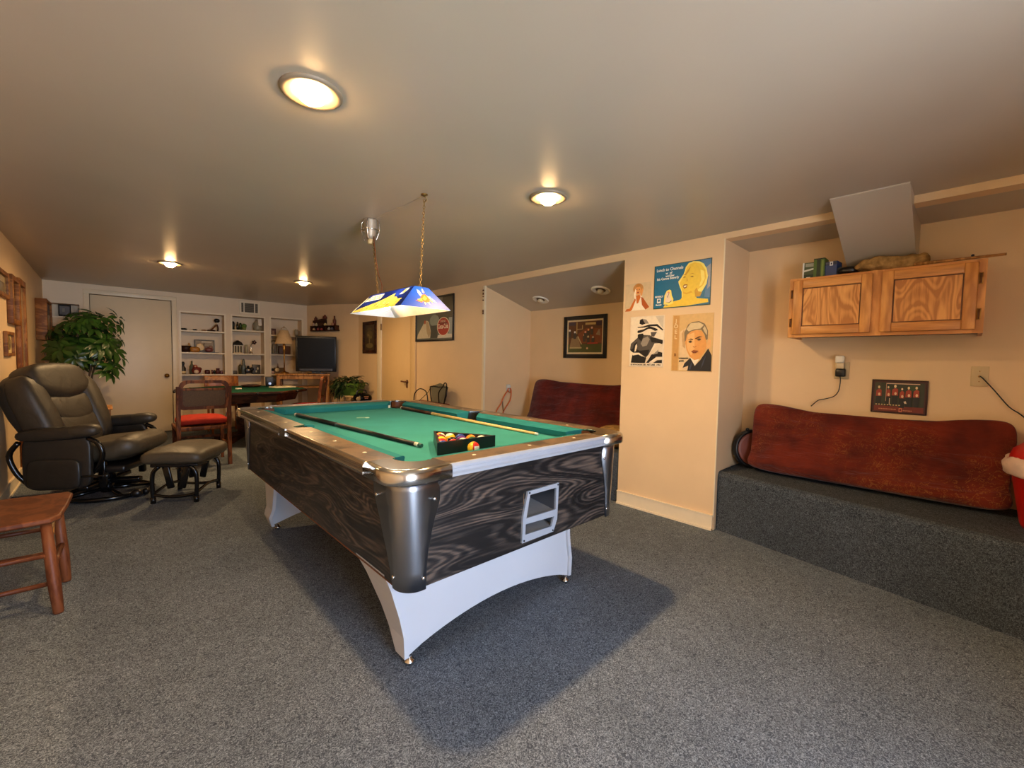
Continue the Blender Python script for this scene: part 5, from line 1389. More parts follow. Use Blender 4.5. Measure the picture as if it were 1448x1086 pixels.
# middle bay
lathe_thing('bottle', 'dark square-shouldered bottle at left end of top shelf, middle bay', 'bottle', (s2(330.5), YS, B1 + E_), [(0.026, 0), (0.026, 0.12), (0.018, 0.128), (0.018, 0.14), (0.0, 0.141)], M['black'])
lathe_thing('candle', 'short cream candle between dark bottles on top shelf, middle bay', 'candle', (s2(333.6), YS - 0.015, B1 + E_), [(0.013, 0), (0.013, 0.055), (0.0, 0.058)], P(220, 190, 140))
lathe_thing('bottle', 'slim dark bottle with pointed top beside cream candle, middle bay', 'bottle', (s2(336.8), YS, B1 + E_), [(0.020, 0), (0.020, 0.07), (0.010, 0.10), (0.010, 0.135), (0.0, 0.14)], P(36, 40, 26, 0.2))
lathe_thing('bottle', 'dark green bottle next to the little green plant, middle bay', 'bottle', (s2(341), YS, B1 + E_), [(0.022, 0), (0.022, 0.09), (0.012, 0.12), (0.0, 0.122)], P(40, 56, 26, 0.2))
t = thing('small_cactus', 'small round green cactus on the top shelf, middle bay', 'plant', (s2(346), YS - 0.01, B1 + E_))
mb = MB(); mb.lathe([(0.024, 0), (0.032, 0.05), (0.0, 0.05)], P(120, 130, 60), n=14); mb.build('pot', t)
mb = MB(); mb.sphere((0, 0, 0.075), 0.038, P(90, 120, 44), 16); mb.sphere((-0.025, 0, 0.06), 0.02, P(90, 120, 44), 10); mb.build('cactus', t)
t = thing('glass_bottle', 'clear glass jug with hanging paper tag on top shelf, middle bay', 'jug', (s2(365.5), YF + 0.09, B1 + E_))
mb = MB(); mb.lathe([(0.062, 0), (0.066, 0.05), (0.064, 0.13), (0.03, 0.17), (0.022, 0.20)], M['glass'], n=18); mb.build('body', t)
mb = MB(); mb.box((0.022, -0.07, 0.15), (0.052, 0.003, 0.115), P(226, 216, 196), (R(8), R(-6), 0)); mb.build('paper_tag', t)
t = thing('lantern_house', 'small glass lantern house with dark peaked roof, middle bay', 'lantern', (s2(336.5), YS, B2_ + E_))
mb = MB(); mb.bb((-0.068, -0.05, 0), (0.068, 0.05, 0.014), P(206, 180, 130)); mb.bb((-0.068, -0.05, 0.128), (0.068, 0.05, 0.142), P(190, 180, 160))
for x in (-0.06, -0.02, 0.02, 0.06): mb.bb((x - 0.006, -0.05, 0.014), (x + 0.006, -0.042, 0.128), P(200, 186, 150))
mb.build('frame', t)
mb = MB(); mb.bb((-0.058, -0.041, 0.014), (0.058, 0.045, 0.128), P(80, 70, 52, 0.2)); mb.build('panes', t)
mb = MB(); mb.rings([[(x, y, z) for x, y in ((-w_, -d_), (w_, -d_), (w_, d_), (-w_, d_))] for w_, d_, z in ((0.075, 0.056, 0.142), (0.056, 0.04, 0.19), (0.012, 0.01, 0.225))], M['black'], True, True, False); mb.build('roof', t)
lathe_thing('candle', 'pale grey pillar candle in middle shelf of the middle bay', 'candle', (s2(350), YF + 0.14, B2_ + E_), [(0.024, 0), (0.024, 0.155), (0.0, 0.156)], P(176, 164, 132))
t = thing('flower_stand', 'slender silver stand with a dark flower on middle shelf, middle bay', 'ornament', (s2(355), YS - 0.02, B2_ + E_))
mb = MB(); mb.lathe([(0.03, 0), (0.032, 0.012), (0.012, 0.03), (0.018, 0.05), (0.006, 0.075), (0.011, 0.11), (0.005, 0.15)], M['chrome'], n=14); mb.tube([(0, 0, 0.15), (0.02, 0, 0.18), (0.045, 0, 0.19)], 0.004, M['darkwood'], 6); mb.build('stand', t)
mb = MB()
for k in range(5):
    a = 2 * PI * k / 5; mb.sphere((0.05 + 0.022 * math.cos(a), 0, 0.20 + 0.022 * math.sin(a)), 0.017, P(40, 16, 14), 10)
mb.build('flower', t)
mb = MB(); mb.sphere((0.052, -0.014, 0.207), 0.008, P(220, 170, 150), 8); mb.build('flower_centre', t)
mb = MB(); mb.box((0, 0, 0.031), (0.075, 0.07, 0.060), P(70, 58, 40), None, 0.004); tag(mb.build('small_box', loc=(s2(331.6), YS, B3 + E_)), 'small dark brown box at left end of lower shelf, middle bay', 'box')
lathe_thing('bottle', 'tall grey blue bottle on lower shelf of the middle bay', 'bottle', (s2(344.5), YS, B3 + E_), [(0.034, 0), (0.036, 0.10), (0.034, 0.145), (0.022, 0.17), (0.02, 0.225), (0.014, 0.26), (0.0, 0.27)], P(86, 96, 96, 0.15))
lathe_thing('bottle', 'olive bottle half hidden left of the tall grey blue bottle', 'bottle', (s2(341), YF + 0.15, B3 + E_), [(0.028, 0), (0.028, 0.14), (0.012, 0.17), (0.0, 0.172)], P(80, 72, 44, 0.2))
mb = MB(); mb.pillow((0, 0, 0.06), (0.13, 0.07, 0.12), M['black'], 0.8, 0.8, 16); mb.sphere((-0.005, 0, 0.13), 0.022, M['black']); mb.sphere((0.05, -0.01, 0.09), 0.034, M['black']); mb.sphere((-0.005, -0.03, 0.075), 0.016, P(230, 214, 190), 10); mb.bb((-0.04, -0.04, 0.0), (0.035, 0.04, 0.02), P(150, 130, 96))
tag(mb.build('penguin_figurine', loc=(s2(351), YS - 0.02, B3 + E_)), 'black and white animal figurine beside the tall grey blue bottle', 'figurine')
mb = MB(); mb.box((0, 0, 0.085), (0.125, 0.05, 0.168), P(62, 56, 44), None, 0.004); mb.sphere((0.02, -0.026, 0.10), 0.016, P(190, 180, 150), 10, (1, 0.3, 1.4)); mb.sphere((-0.005, -0.026, 0.05), 0.014, P(190, 180, 150), 10, (1, 0.3, 1.4))
tag(mb.build('dark_plaque', loc=(s2(362.5), YS, B3 + E_)), 'dark square plaque with two pale shapes on lower shelf, middle bay', 'plaque')
# right bay
pf = thing('photo_frame', 'small dark red photo frame on top shelf of the right bay', 'picture frame', (s3(387), YS, C1 + E_), (R(-5), 0, 0))
mb = MB(); mb.bb((-0.055, 0, 0.0), (0.055, 0.012, 0.115), P(70, 26, 22)); mb.build('frame', pf)
mb = MB(); mb.bb((-0.042, -0.002, 0.014), (0.042, 0.0, 0.10), P(96, 56, 40)); mb.box((0.01, -0.0025, 0.045), (0.03, 0.001, 0.06), P(170, 130, 100)); mb.build('picture', pf)
mb = MB(); mb.lathe([(0.026, 0), (0.036, 0.05), (0.034, 0.10), (0.026, 0.118), (0.026, 0.122)], M['glass'], n=16)
mb.tube([(0.034, 0, 0.03), (0.065, 0, 0.04), (0.065, 0, 0.085), (0.034, 0, 0.095)], 0.006, M['glass'], 6)
tag(mb.build('glass_mug', loc=(s3(421.5), YS, C1 + E_)), 'clear glass mug at right end of top shelf, right bay', 'mug')
t = thing('arched_ornament', 'grey arched shrine-like ornament on middle shelf, right bay', 'ornament', (s3(388), YS, C2_ + E_))
mb = MB(); mb.tube([(-0.06, 0, 0.0), (-0.062, 0, 0.14), (-0.04, 0, 0.22), (0, 0, 0.25), (0.04, 0, 0.22), (0.062, 0, 0.14), (0.06, 0, 0.0)], 0.012, P(130, 118, 92), 8); mb.bb((-0.075, -0.04, 0), (0.075, 0.04, 0.02), P(120, 104, 76)); mb.build('arch', t)
mb = MB(); mb.lathe([(0.03, 0.02), (0.022, 0.08), (0.03, 0.12), (0.012, 0.15), (0.02, 0.175), (0.0, 0.19)], P(150, 130, 96), n=12); mb.build('figure', t)
mb = MB(); mb.box((0, 0, 0.08), (0.20, 0.08, 0.158), P(96, 60, 34), None, 0.01); tag(mb.build('brown_box', loc=(s3(405), YF + 0.14, C2_ + E_)), 'brown wooden box on middle shelf behind the lamp stem', 'box')
t = thing('mantel_clock', 'small brown mantel clock with pale dial on lower shelf, right bay', 'clock', (s3(394), YS, C3 + E_))
mb = MB(); mb.bb((-0.06, -0.035, 0), (0.10, 0.035, 0.115), P(104, 78, 40), 0.006); mb.lathe([(0.02, 0.115), (0.008, 0.14), (0.003, 0.19)], P(96, 60, 34), n=10); mb.build('case', t)
mb = MB(); mb.lathe([(0.036, 0), (0.036, 0.004), (0.0, 0.005)], P(236, 210, 160), (-0.022, -0.0355, 0.075), 16, Euler((PI / 2, 0, 0)).to_matrix()); mb.build('dial', t)
mb = MB(); mb.sphere((0, 0, 0.03), 0.03, P(200, 160, 140), 12, (1.2, 0.8, 1)); mb.sphere((0.0, 0, 0.075), 0.028, M['black'], 12)
tag(mb.build('figurine', loc=(s3(385.8), YS - 0.02, C3 + E_)), 'little black and pink figurine left of the mantel clock', 'figurine')
mb = MB(); mb.box((0, 0, 0.06), (0.16, 0.10, 0.118), M['black'], None, 0.004); mb.bb((-0.01, -0.052, 0.004), (0.04, -0.05, 0.016), P(220, 210, 190))
tag(mb.build('black_box', loc=(s3(393.5), YS, 0.70)), 'black box on the lowest visible shelf of the right bay', 'box')
mb = MB(); mb.bb((-0.268, 0, -0.022), (0.268, 0.2769, 0), M['trim']); o = mb.build('shelf', [q for q in C.objects if q.name == 'bookcase.002'][0]); o.location = (0, 0.004, 0.699)
# picture and basket in the small niche
mb = MB(); mb.bb((-0.062, -0.008, 0), (0.062, 0.008, 0.165), P(14, 12, 11, 0.8)); mb.box((0, -0.0085, 0.085), (0.10, 0.001, 0.12), P(56, 40, 26)); mb.box((-0.012, -0.0095, 0.09), (0.024, 0.001, 0.05), P(96, 84, 60))
tag(mb.build('dark_picture', loc=(-0.438, YF + 0.17, 1.725)), 'small black picture in the wall niche behind the plant', 'picture')
mb = MB(); mb.bb((-0.13, -0.05, -0.02), (0.13, 0.06, 0.0), M['trim']); mb.bb((-0.13, -0.02, -0.2), (0.13, 0.03, -0.02), M['wall_white'])
struct(mb.build('trim_3', loc=(-0.4285, YF + 0.17, 1.7245)))
mb = MB(); mb.lathe([(0.028, 0), (0.036, 0.04), (0.032, 0.075), (0.024, 0.08), (0.0, 0.08)], M['framewood'], n=14)
tag(mb.build('basket', loc=(-0.535, YF + 0.10, 1.5006)), 'small brown basket in lower left of the wall niche behind the plant', 'basket')

# ================================================================ THINGS ON THE WALLS
def framed(name, label, loc, rot, w, h, fw, fm, layers, cat='picture', depth=0.02, mat_w=0.0, mat_m=None):
    t = thing(name, label, cat, loc, rot)
    mb = MB()
    for s in (-1, 1):
        mb.bb((s * (w / 2 - fw), -h / 2, 0.001), (s * w / 2, h / 2, depth), fm, 0.003); mb.bb((-w / 2 + fw * 0.9, s * (h / 2 - fw), 0.0012), (w / 2 - fw * 0.9, s * h / 2, depth - 0.0003), fm, 0.003)
    mb.build('frame', t)
    iw, ih = w - 2 * fw + 0.004, h - 2 * fw + 0.004
    if mat_w:
        mb = MB(); mb.bb((-iw / 2, -ih / 2, 0.001), (iw / 2, ih / 2, 0.006), mat_m); mb.build('mount', t)
        iw -= 2 * mat_w; ih -= 2 * mat_w
    mb = MB(); art(mb, iw, ih, layers, 0.0062); mb.build('picture', t, recalc=False)
    return t
# alcove picture: players on a field
L_ = [(P(98, 60, 32), rect(0, 0, 1, 1)), (P(78, 84, 40), rect(0, 0, 1, 0.26)), (P(130, 70, 34), [(0.3, 0.3), (1, 0.3), (1, 0.75), (0.55, 0.78), (0.3, 0.6)]),
      (P(150, 122, 84), [(0.04, 0.12), (0.40, 0.12), (0.30, 0.52), (0.10, 0.46)]), (P(196, 176, 130), [(0.28, 0.52), (0.31, 0.52), (0.43, 0.26), (0.40, 0.26)]), (P(190, 170, 120), rect(0.06, 0.13, 0.42, 0.17)), (P(190, 160, 96), rect(0.25, 0.60, 0.275, 0.98)), (P(190, 160, 96), rect(0.42, 0.74, 0.445, 0.88)), (P(176, 150, 100), rect(0.26, 0.74, 0.44, 0.765)),
      (P(196, 170, 110), rect(0.52, 0.88, 0.82, 0.95)), (P(60, 34, 50), rect(0.84, 0.84, 0.99, 0.99)), (P(70, 56, 66), rect(0.02, 0.88, 0.22, 0.98))]
random.seed(9)
for u, v, cc in ((0.05, 0.72, (236, 226, 220)), (0.21, 0.66, (240, 236, 230)), (0.5, 0.56, (226, 190, 150)), (0.53, 0.65, (220, 160, 140)), (0.62, 0.72, (240, 170, 120)), (0.72, 0.78, (230, 190, 170)), (0.62, 0.50, (196, 180, 140)), (0.76, 0.48, (200, 190, 170)), (0.6, 0.13, (230, 190, 150))):
    L_ += [(P(70, 62, 52), [(u - 0.04, v - 0.22), (u + 0.04, v - 0.22), (u + 0.045, v - 0.03), (u - 0.045, v - 0.03)])] if v > 0.4 else []
    L_.append((P(*cc), ell(u, v, 0.028, 0.035, 10)))
L_ += [(P(176, 60, 36), rect(0.6, 0.27, 0.9, 0.31)), (P(150, 130, 100), [(0.84, 0.56), (0.97, 0.52), (0.95, 0.72), (0.92, 0.72)])]
framed('framed_sports_print', 'black framed print of players on a field above the maroon cushion', (3.980, 3.025, 1.505), WALL_R, 0.605, 0.485, 0.045, M['black'], L_, mat_w=0.022, mat_m=P(226, 206, 166))
# tall dark picture by the tan door
L_ = [(P(66, 50, 28), rect(0, 0, 1, 1)), (P(96, 80, 40), ell(0.5, 0.62, 0.30, 0.14)), (P(110, 96, 56), ell(0.5, 0.18, 0.34, 0.10)), (P(120, 104, 60), rect(0.44, 0.25, 0.52, 0.6)), (P(130, 110, 64), ell(0.38, 0.60, 0.09, 0.04)), (P(110, 100, 50), ell(0.62, 0.5, 0.12, 0.05)), (P(84, 72, 36), ell(0.5, 0.82, 0.24, 0.06))]
framed('tall_dark_print', 'tall narrow dark framed print on right wall left of the tan door', (XR - 0.001, 6.87, 1.567), WALL_R, 0.50, 0.53, 0.055, M['darkwood'], L_)
# big soft drink poster behind the hanging lamp
L_ = [(P(92, 96, 88), rect(0, 0, 1, 1)), (P(70, 66, 52), rect(0.55, 0.45, 1, 1)), (P(120, 118, 104), [(0.62, 1.0), (0.74, 1.0), (0.70, 0.82), (0.62, 0.80)]), (P(196, 184, 156), [(0.02, 0.04), (0.04, 0.14), (0.22, 0.42), (0.30, 0.48), (0.36, 0.44), (0.42, 0.20), (0.40, 0.04)]), (P(170, 150, 116), [(0.28, 0.44), (0.34, 0.44), (0.42, 0.16), (0.36, 0.05), (0.30, 0.20)]),
      (P(170, 92, 60), ell(0.25, 0.44, 0.03, 0.05)), (P(128, 140, 128), ell(0.52, 0.46, 0.13, 0.14)), (P(56, 60, 54), rect(0.42, 0.04, 0.60, 0.34)), (P(206, 200, 186), [(0.60, 0.03), (0.99, 0.03), (0.98, 0.12), (0.86, 0.13), (0.62, 0.10)]), (P(150, 160, 160), rect(0.90, 0.12, 0.99, 0.5))]
L_ += [(P(226, 206, 176), ell(0.76, 0.30, 0.165, 0.222, 28)), (P(168, 36, 22), ell(0.76, 0.30, 0.15, 0.205, 28)), (P(120, 24, 16), [(0.64, 0.38), (0.78, 0.46), (0.88, 0.36), (0.86, 0.34), (0.66, 0.34)])]
t = framed('soft_drink_poster', 'large black framed poster with red disc behind the hanging lamp', (XR - 0.001, 4.93, 1.757), WALL_R, 0.92, 0.59, 0.022, M['black'], L_, 'poster')
mb = MB()
mb.text('Coca-Cola', 0.085, P(240, 222, 196), Matrix.Translation((0.225, -0.135, 0.0125)), 'CENTER', 0, 0.002, 0.235); mb.text('DRINK', 0.04, P(230, 200, 170), Matrix.Translation((0.225, -0.055, 0.0125)), 'CENTER', 0, 0, 0.12)
mb.build('lettering', t, recalc=False)
# pillar prints: thin sheets with the artwork laid on the face
def sheet(name, label, loc, w, h, back, layers, cat='poster', rot=WALL_R, texts=()):
    mb = MB(); mb.bb((-w / 2, -h / 2, 0.0005), (w / 2, h / 2, 0.003), back)
    z = art(mb, w, h, layers, 0.003, 0.00025)
    for body, u, v, size, m, al, mw, tilt in texts:
        mb.text(body, size, m, Matrix.Translation(((u - 0.5) * w, (v - 0.5) * h, z + 0.0004)) @ Matrix.Rotation(R(tilt), 4, 'Z'), al, 0, 0.0008, mw)
    return tag(mb.build(name, loc=loc, rot=rot, recalc=False), label, cat)
OR, ORd, SK = P(206, 110, 40), P(176, 84, 28), P(232, 160, 90)
L_ = [(P(214, 190, 152), rect(0, 0.12, 1, 1)), (P(246, 232, 206), [(0.22, 0.02), (0.30, 0.30), (0.38, 0.52), (0.62, 0.56), (0.70, 0.40), (0.80, 0.22), (0.82, 0.02)]), (OR, [(0.0, 0.0), (0.06, 0.09), (0.18, 0.10), (0.38, 0.46), (0.42, 0.40), (0.28, 0.05), (0.20, 0.0)]), (ORd, [(0.62, 0.50), (0.70, 0.45), (0.94, 0.10), (0.80, 0.02), (0.66, 0.20)]),
      (OR, [(0.42, 0.55), (0.56, 0.58), (0.60, 0.48), (0.52, 0.28), (0.46, 0.26), (0.44, 0.40)]), (P(196, 140, 80), ell(0.50, 0.80, 0.20, 0.19, 18)), (SK, ell(0.50, 0.73, 0.12, 0.15, 16)), (P(250, 236, 210), [(0.34, 0.62), (0.40, 0.82), (0.43, 0.74), (0.40, 0.50), (0.36, 0.46)]), (SK, [(0.60, 0.62), (0.66, 0.80), (0.70, 0.76), (0.66, 0.56), (0.60, 0.50)]),
      (P(150, 40, 30), ell(0.50, 0.66, 0.035, 0.025, 10)), (P(70, 40, 24), ell(0.45, 0.77, 0.022, 0.014, 8)), (P(70, 40, 24), ell(0.55, 0.77, 0.022, 0.014, 8)), (P(190, 130, 60), [(0.40, 0.90), (0.50, 0.99), (0.60, 0.92), (0.54, 0.86), (0.44, 0.86)])]
sheet('pinup_print', 'small orange print of a woman with hands at her cheeks, topmost left', (XR - 0.0005, 1.892, 1.755), 0.235, 0.225, P(228, 200, 156), L_, 'print')
TL, YE, YD, YL = P(10, 108, 146), P(240, 204, 66), P(206, 156, 44), P(252, 232, 120)
L_ = [(P(30, 70, 66), rect(0, 0, 1, 1)), (TL, rect(0.012, 0.02, 0.988, 0.985)), (P(70, 124, 170), [(0.82, 0.985), (0.988, 0.985), (0.988, 0.16), (0.90, 0.18), (0.93, 0.60)]), (P(150, 156, 160), [(0.90, 0.80), (0.985, 0.88), (0.985, 0.40), (0.94, 0.34), (0.955, 0.6)]),
      (YL, [(0.555, 0.80), (0.57, 0.88), (0.62, 0.96), (0.70, 0.985), (0.80, 0.96), (0.87, 0.90), (0.92, 0.78), (0.945, 0.62), (0.93, 0.46), (0.86, 0.30), (0.79, 0.27), (0.74, 0.19), (0.52, 0.20), (0.515, 0.34), (0.46, 0.52), (0.45, 0.58), (0.50, 0.66), (0.54, 0.74)]),
      (YE, [(0.57, 0.80), (0.60, 0.88), (0.64, 0.93), (0.72, 0.955), (0.82, 0.91), (0.90, 0.76), (0.92, 0.60), (0.88, 0.44), (0.78, 0.34), (0.76, 0.22), (0.54, 0.22), (0.53, 0.34), (0.475, 0.54), (0.53, 0.66), (0.56, 0.73)]),
      (YE, [(0.19, 0.02), (0.22, 0.08), (0.26, 0.06), (0.36, 0.14), (0.50, 0.17), (0.54, 0.25), (0.73, 0.25), (0.78, 0.17), (0.96, 0.13), (0.97, 0.06), (0.62, 0.02)]), (YD, [(0.735, 0.34), (0.77, 0.40), (0.80, 0.31), (0.86, 0.29), (0.83, 0.20), (0.75, 0.20)]), (YD, [(0.60, 0.80), (0.66, 0.88), (0.63, 0.78), (0.575, 0.69), (0.56, 0.72)]),
      (YL, [(0.82, 0.78), (0.88, 0.74), (0.90, 0.58), (0.85, 0.44), (0.81, 0.42), (0.84, 0.56)]), (P(228, 178, 50), [(0.545, 0.34), (0.60, 0.31), (0.68, 0.34), (0.70, 0.30), (0.60, 0.27), (0.54, 0.30)]),
      (P(150, 90, 40), [(0.530, 0.465), (0.56, 0.50), (0.615, 0.49), (0.60, 0.42), (0.56, 0.40)]), (P(250, 240, 200), [(0.545, 0.465), (0.60, 0.475), (0.59, 0.44), (0.56, 0.43)]), (P(150, 104, 36), [(0.53, 0.655), (0.56, 0.675), (0.585, 0.655), (0.56, 0.648)]), (P(150, 104, 36), [(0.655, 0.65), (0.685, 0.668), (0.72, 0.645), (0.69, 0.635)]), (P(196, 140, 40), [(0.52, 0.70), (0.55, 0.725), (0.59, 0.70), (0.55, 0.71)]), (P(196, 140, 40), [(0.645, 0.705), (0.69, 0.73), (0.735, 0.69), (0.69, 0.715)]), (P(206, 150, 44), [(0.595, 0.66), (0.615, 0.57), (0.585, 0.545), (0.60, 0.56)]),
      (YL, [(0.20, 0.09), (0.21, 0.30), (0.235, 0.36), (0.25, 0.40), (0.30, 0.42), (0.33, 0.40), (0.345, 0.28), (0.375, 0.20), (0.37, 0.10), (0.30, 0.07)]), (P(240, 220, 190), [(0.225, 0.14), (0.24, 0.34), (0.29, 0.37), (0.33, 0.22), (0.35, 0.16), (0.30, 0.12)]), (P(170, 150, 130), [(0.255, 0.25), (0.29, 0.34), (0.30, 0.33), (0.27, 0.24)]), (P(120, 96, 70), [(0.24, 0.14), (0.30, 0.115), (0.345, 0.15), (0.34, 0.17), (0.30, 0.13)]), (P(230, 150, 130), ell(0.285, 0.355, 0.02, 0.02, 8)),
      (P(236, 236, 226), rect(0.075, 0.13, 0.145, 0.235)), (TL, ell(0.11, 0.19, 0.02, 0.03, 10))]
W_ = P(236, 240, 236)
sheet('blonde_poster', 'blue poster of a laughing blonde woman drawn in yellow, top right of pillar', (XR - 0.0005, 1.529, 1.812), 0.447, 0.338, P(40, 80, 90), L_, 'poster',
      texts=[('Lunch to Channels', 0.05, 0.855, 0.032, W_, 'LEFT', 0.215, 0), ('w  of', 0.28, 0.775, 0.025, W_, 'CENTER', 0.07, 0), ('and Bev', 0.30, 0.715, 0.022, W_, 'CENTER', 0.09, 0), ('Isis Canoe Beverly', 0.06, 0.655, 0.027, W_, 'LEFT', 0.18, 0), ('BEVERLY', 0.035, 0.26, 0.018, W_, 'LEFT', 0.07, 0), ('Beverly', 0.055, 0.075, 0.016, W_, 'LEFT', 0.06, 0)])
K_, G1, G2 = P(26, 24, 24), P(84, 78, 72), P(150, 140, 126)
Wp = P(238, 222, 194)
L_ = [(Wp, rect(0.02, 0.02, 0.98, 0.98)), (P(206, 194, 174), [(0.74, 0.985), (0.97, 0.985), (0.97, 0.74), (0.88, 0.82)]), (K_, [(0.28, 0.86), (0.29, 0.93), (0.36, 0.95), (0.42, 0.90), (0.45, 0.85), (0.36, 0.83)]), (G2, [(0.36, 0.95), (0.48, 0.93), (0.56, 0.85), (0.45, 0.85)]),
      (K_, [(0.22, 0.79), (0.40, 0.80), (0.56, 0.83), (0.80, 0.83), (0.97, 0.72), (0.95, 0.70), (0.78, 0.79), (0.62, 0.795), (0.42, 0.775), (0.24, 0.775)]), (K_, [(0.22, 0.69), (0.24, 0.72), (0.40, 0.74), (0.56, 0.79), (0.62, 0.79), (0.80, 0.74), (0.82, 0.71), (0.74, 0.70), (0.62, 0.745), (0.54, 0.745), (0.36, 0.685), (0.26, 0.67)]),
      (G1, [(0.62, 0.68), (0.80, 0.68), (0.72, 0.59), (0.64, 0.60)]), (G1, [(0.02, 0.34), (0.04, 0.46), (0.14, 0.52), (0.24, 0.58), (0.24, 0.64), (0.60, 0.62), (0.70, 0.58), (0.97, 0.52), (0.97, 0.46), (0.74, 0.46), (0.58, 0.24), (0.50, 0.18), (0.30, 0.28), (0.16, 0.29), (0.10, 0.36)]), (K_, [(0.02, 0.34), (0.10, 0.36), (0.14, 0.46), (0.24, 0.50), (0.20, 0.36), (0.30, 0.32), (0.60, 0.34), (0.56, 0.24), (0.50, 0.20), (0.30, 0.28), (0.12, 0.28), (0.04, 0.32)]),
      (G2, [(0.34, 0.46), (0.40, 0.56), (0.54, 0.60), (0.60, 0.54), (0.52, 0.42), (0.40, 0.40)]), (K_, [(0.24, 0.58), (0.26, 0.65), (0.40, 0.66), (0.42, 0.62), (0.36, 0.50)]), (K_, [(0.60, 0.58), (0.74, 0.57), (0.96, 0.51), (0.96, 0.44), (0.80, 0.48), (0.66, 0.48)]),
      (Wp, [(0.16, 0.30), (0.18, 0.42), (0.22, 0.46), (0.24, 0.40), (0.20, 0.31)]), (K_, [(0.06, 0.08), (0.10, 0.24), (0.30, 0.25), (0.44, 0.20), (0.52, 0.18), (0.48, 0.07)]), (Wp, [(0.10, 0.24), (0.30, 0.27), (0.42, 0.22), (0.40, 0.205), (0.28, 0.245), (0.12, 0.225)]), (P(226, 208, 180), [(0.56, 0.20), (0.80, 0.44), (0.97, 0.44), (0.97, 0.10), (0.60, 0.08), (0.50, 0.08)]), (K_, [(0.52, 0.08), (0.60, 0.16), (0.66, 0.24), (0.86, 0.30), (0.97, 0.28), (0.97, 0.20), (0.80, 0.20), (0.66, 0.08)]), (G2, [(0.70, 0.24), (0.86, 0.34), (0.84, 0.26)]), (Wp, [(0.60, 0.09), (0.78, 0.18), (0.97, 0.18), (0.97, 0.15), (0.80, 0.15), (0.66, 0.08)]), (K_, [(0.72, 0.08), (0.84, 0.135), (0.97, 0.14), (0.97, 0.08)]), (Wp, rect(0.02, 0.02, 0.98, 0.075))]
sheet('ink_poster', 'black and white ink poster of a rider, lower left on the pillar', (XR - 0.0005, 1.803, 1.388), 0.305, 0.412, P(232, 214, 186), L_, 'poster',
      texts=[('LE BOUCHON DES  ART LINE   1954', 0.06, 0.03, 0.017, K_, 'LEFT', 0.265, 0)])
TA, TB_ = P(216, 178, 118), P(200, 150, 84)
L_ = [(TA, rect(0, 0, 1, 1)), (TB_, rect(0.02, 0.01, 0.175, 0.985)), (P(226, 196, 150), [(0.20, 0.02), (0.60, 0.02), (0.60, 0.86), (0.20, 0.70)]), (P(200, 160, 110), [(0.24, 0.66), (0.30, 0.74), (0.36, 0.60), (0.34, 0.40), (0.28, 0.44)]),
      (P(30, 30, 36), [(0.30, 0.06), (0.34, 0.14), (0.48, 0.24), (0.62, 0.12), (0.72, 0.20), (0.90, 0.40), (0.985, 0.28), (0.985, 0.01), (0.42, 0.01)]), (P(240, 226, 200), [(0.48, 0.24), (0.60, 0.10), (0.70, 0.22), (0.60, 0.26)]), (P(220, 190, 150), [(0.30, 0.06), (0.44, 0.10), (0.42, 0.02), (0.32, 0.03)]),
      (P(226, 158, 84), [(0.34, 0.52), (0.36, 0.64), (0.44, 0.70), (0.60, 0.72), (0.74, 0.70), (0.84, 0.56), (0.86, 0.44), (0.82, 0.34), (0.70, 0.22), (0.58, 0.20), (0.46, 0.26), (0.38, 0.38)]), (P(236, 184, 116), [(0.38, 0.46), (0.40, 0.64), (0.56, 0.68), (0.58, 0.40), (0.50, 0.28), (0.42, 0.36)]), (P(232, 176, 110), [(0.85, 0.46), (0.90, 0.56), (0.955, 0.54), (0.95, 0.42), (0.87, 0.38)]),
      (P(126, 108, 82), [(0.33, 0.52), (0.31, 0.68), (0.36, 0.76), (0.40, 0.82), (0.50, 0.86), (0.66, 0.87), (0.80, 0.82), (0.88, 0.70), (0.88, 0.56), (0.84, 0.54), (0.80, 0.64), (0.72, 0.72), (0.60, 0.72), (0.48, 0.70), (0.38, 0.64), (0.355, 0.54)]), (P(214, 194, 152), [(0.36, 0.74), (0.46, 0.84), (0.66, 0.85), (0.78, 0.80), (0.70, 0.74), (0.54, 0.73), (0.42, 0.70)]), (P(204, 184, 144), [(0.80, 0.78), (0.86, 0.70), (0.86, 0.62), (0.80, 0.68), (0.76, 0.74)]),
      (P(96, 60, 30), [(0.40, 0.545), (0.48, 0.575), (0.54, 0.56), (0.53, 0.545), (0.46, 0.555)]), (P(80, 48, 24), [(0.58, 0.575), (0.68, 0.61), (0.76, 0.60), (0.70, 0.59), (0.60, 0.56)]), (P(120, 90, 56), ell(0.47, 0.52, 0.045, 0.022, 12)), (P(50, 34, 20), ell(0.47, 0.52, 0.018, 0.018, 10)), (P(120, 90, 56), ell(0.68, 0.555, 0.05, 0.02, 12)), (P(50, 34, 20), ell(0.68, 0.555, 0.018, 0.017, 10)), (P(190, 116, 56), [(0.54, 0.44), (0.58, 0.43), (0.63, 0.45), (0.62, 0.43), (0.58, 0.415), (0.54, 0.425)]),
      (P(160, 84, 46), [(0.50, 0.35), (0.56, 0.375), (0.60, 0.37), (0.68, 0.36), (0.60, 0.345), (0.56, 0.345)]), (P(130, 66, 36), [(0.50, 0.35), (0.68, 0.358), (0.62, 0.32), (0.55, 0.32)]), (P(60, 66, 84), [(0.74, 0.05), (0.80, 0.20), (0.86, 0.28), (0.80, 0.12)]), (P(60, 66, 84), [(0.46, 0.04), (0.52, 0.16), (0.54, 0.14), (0.50, 0.03)])]
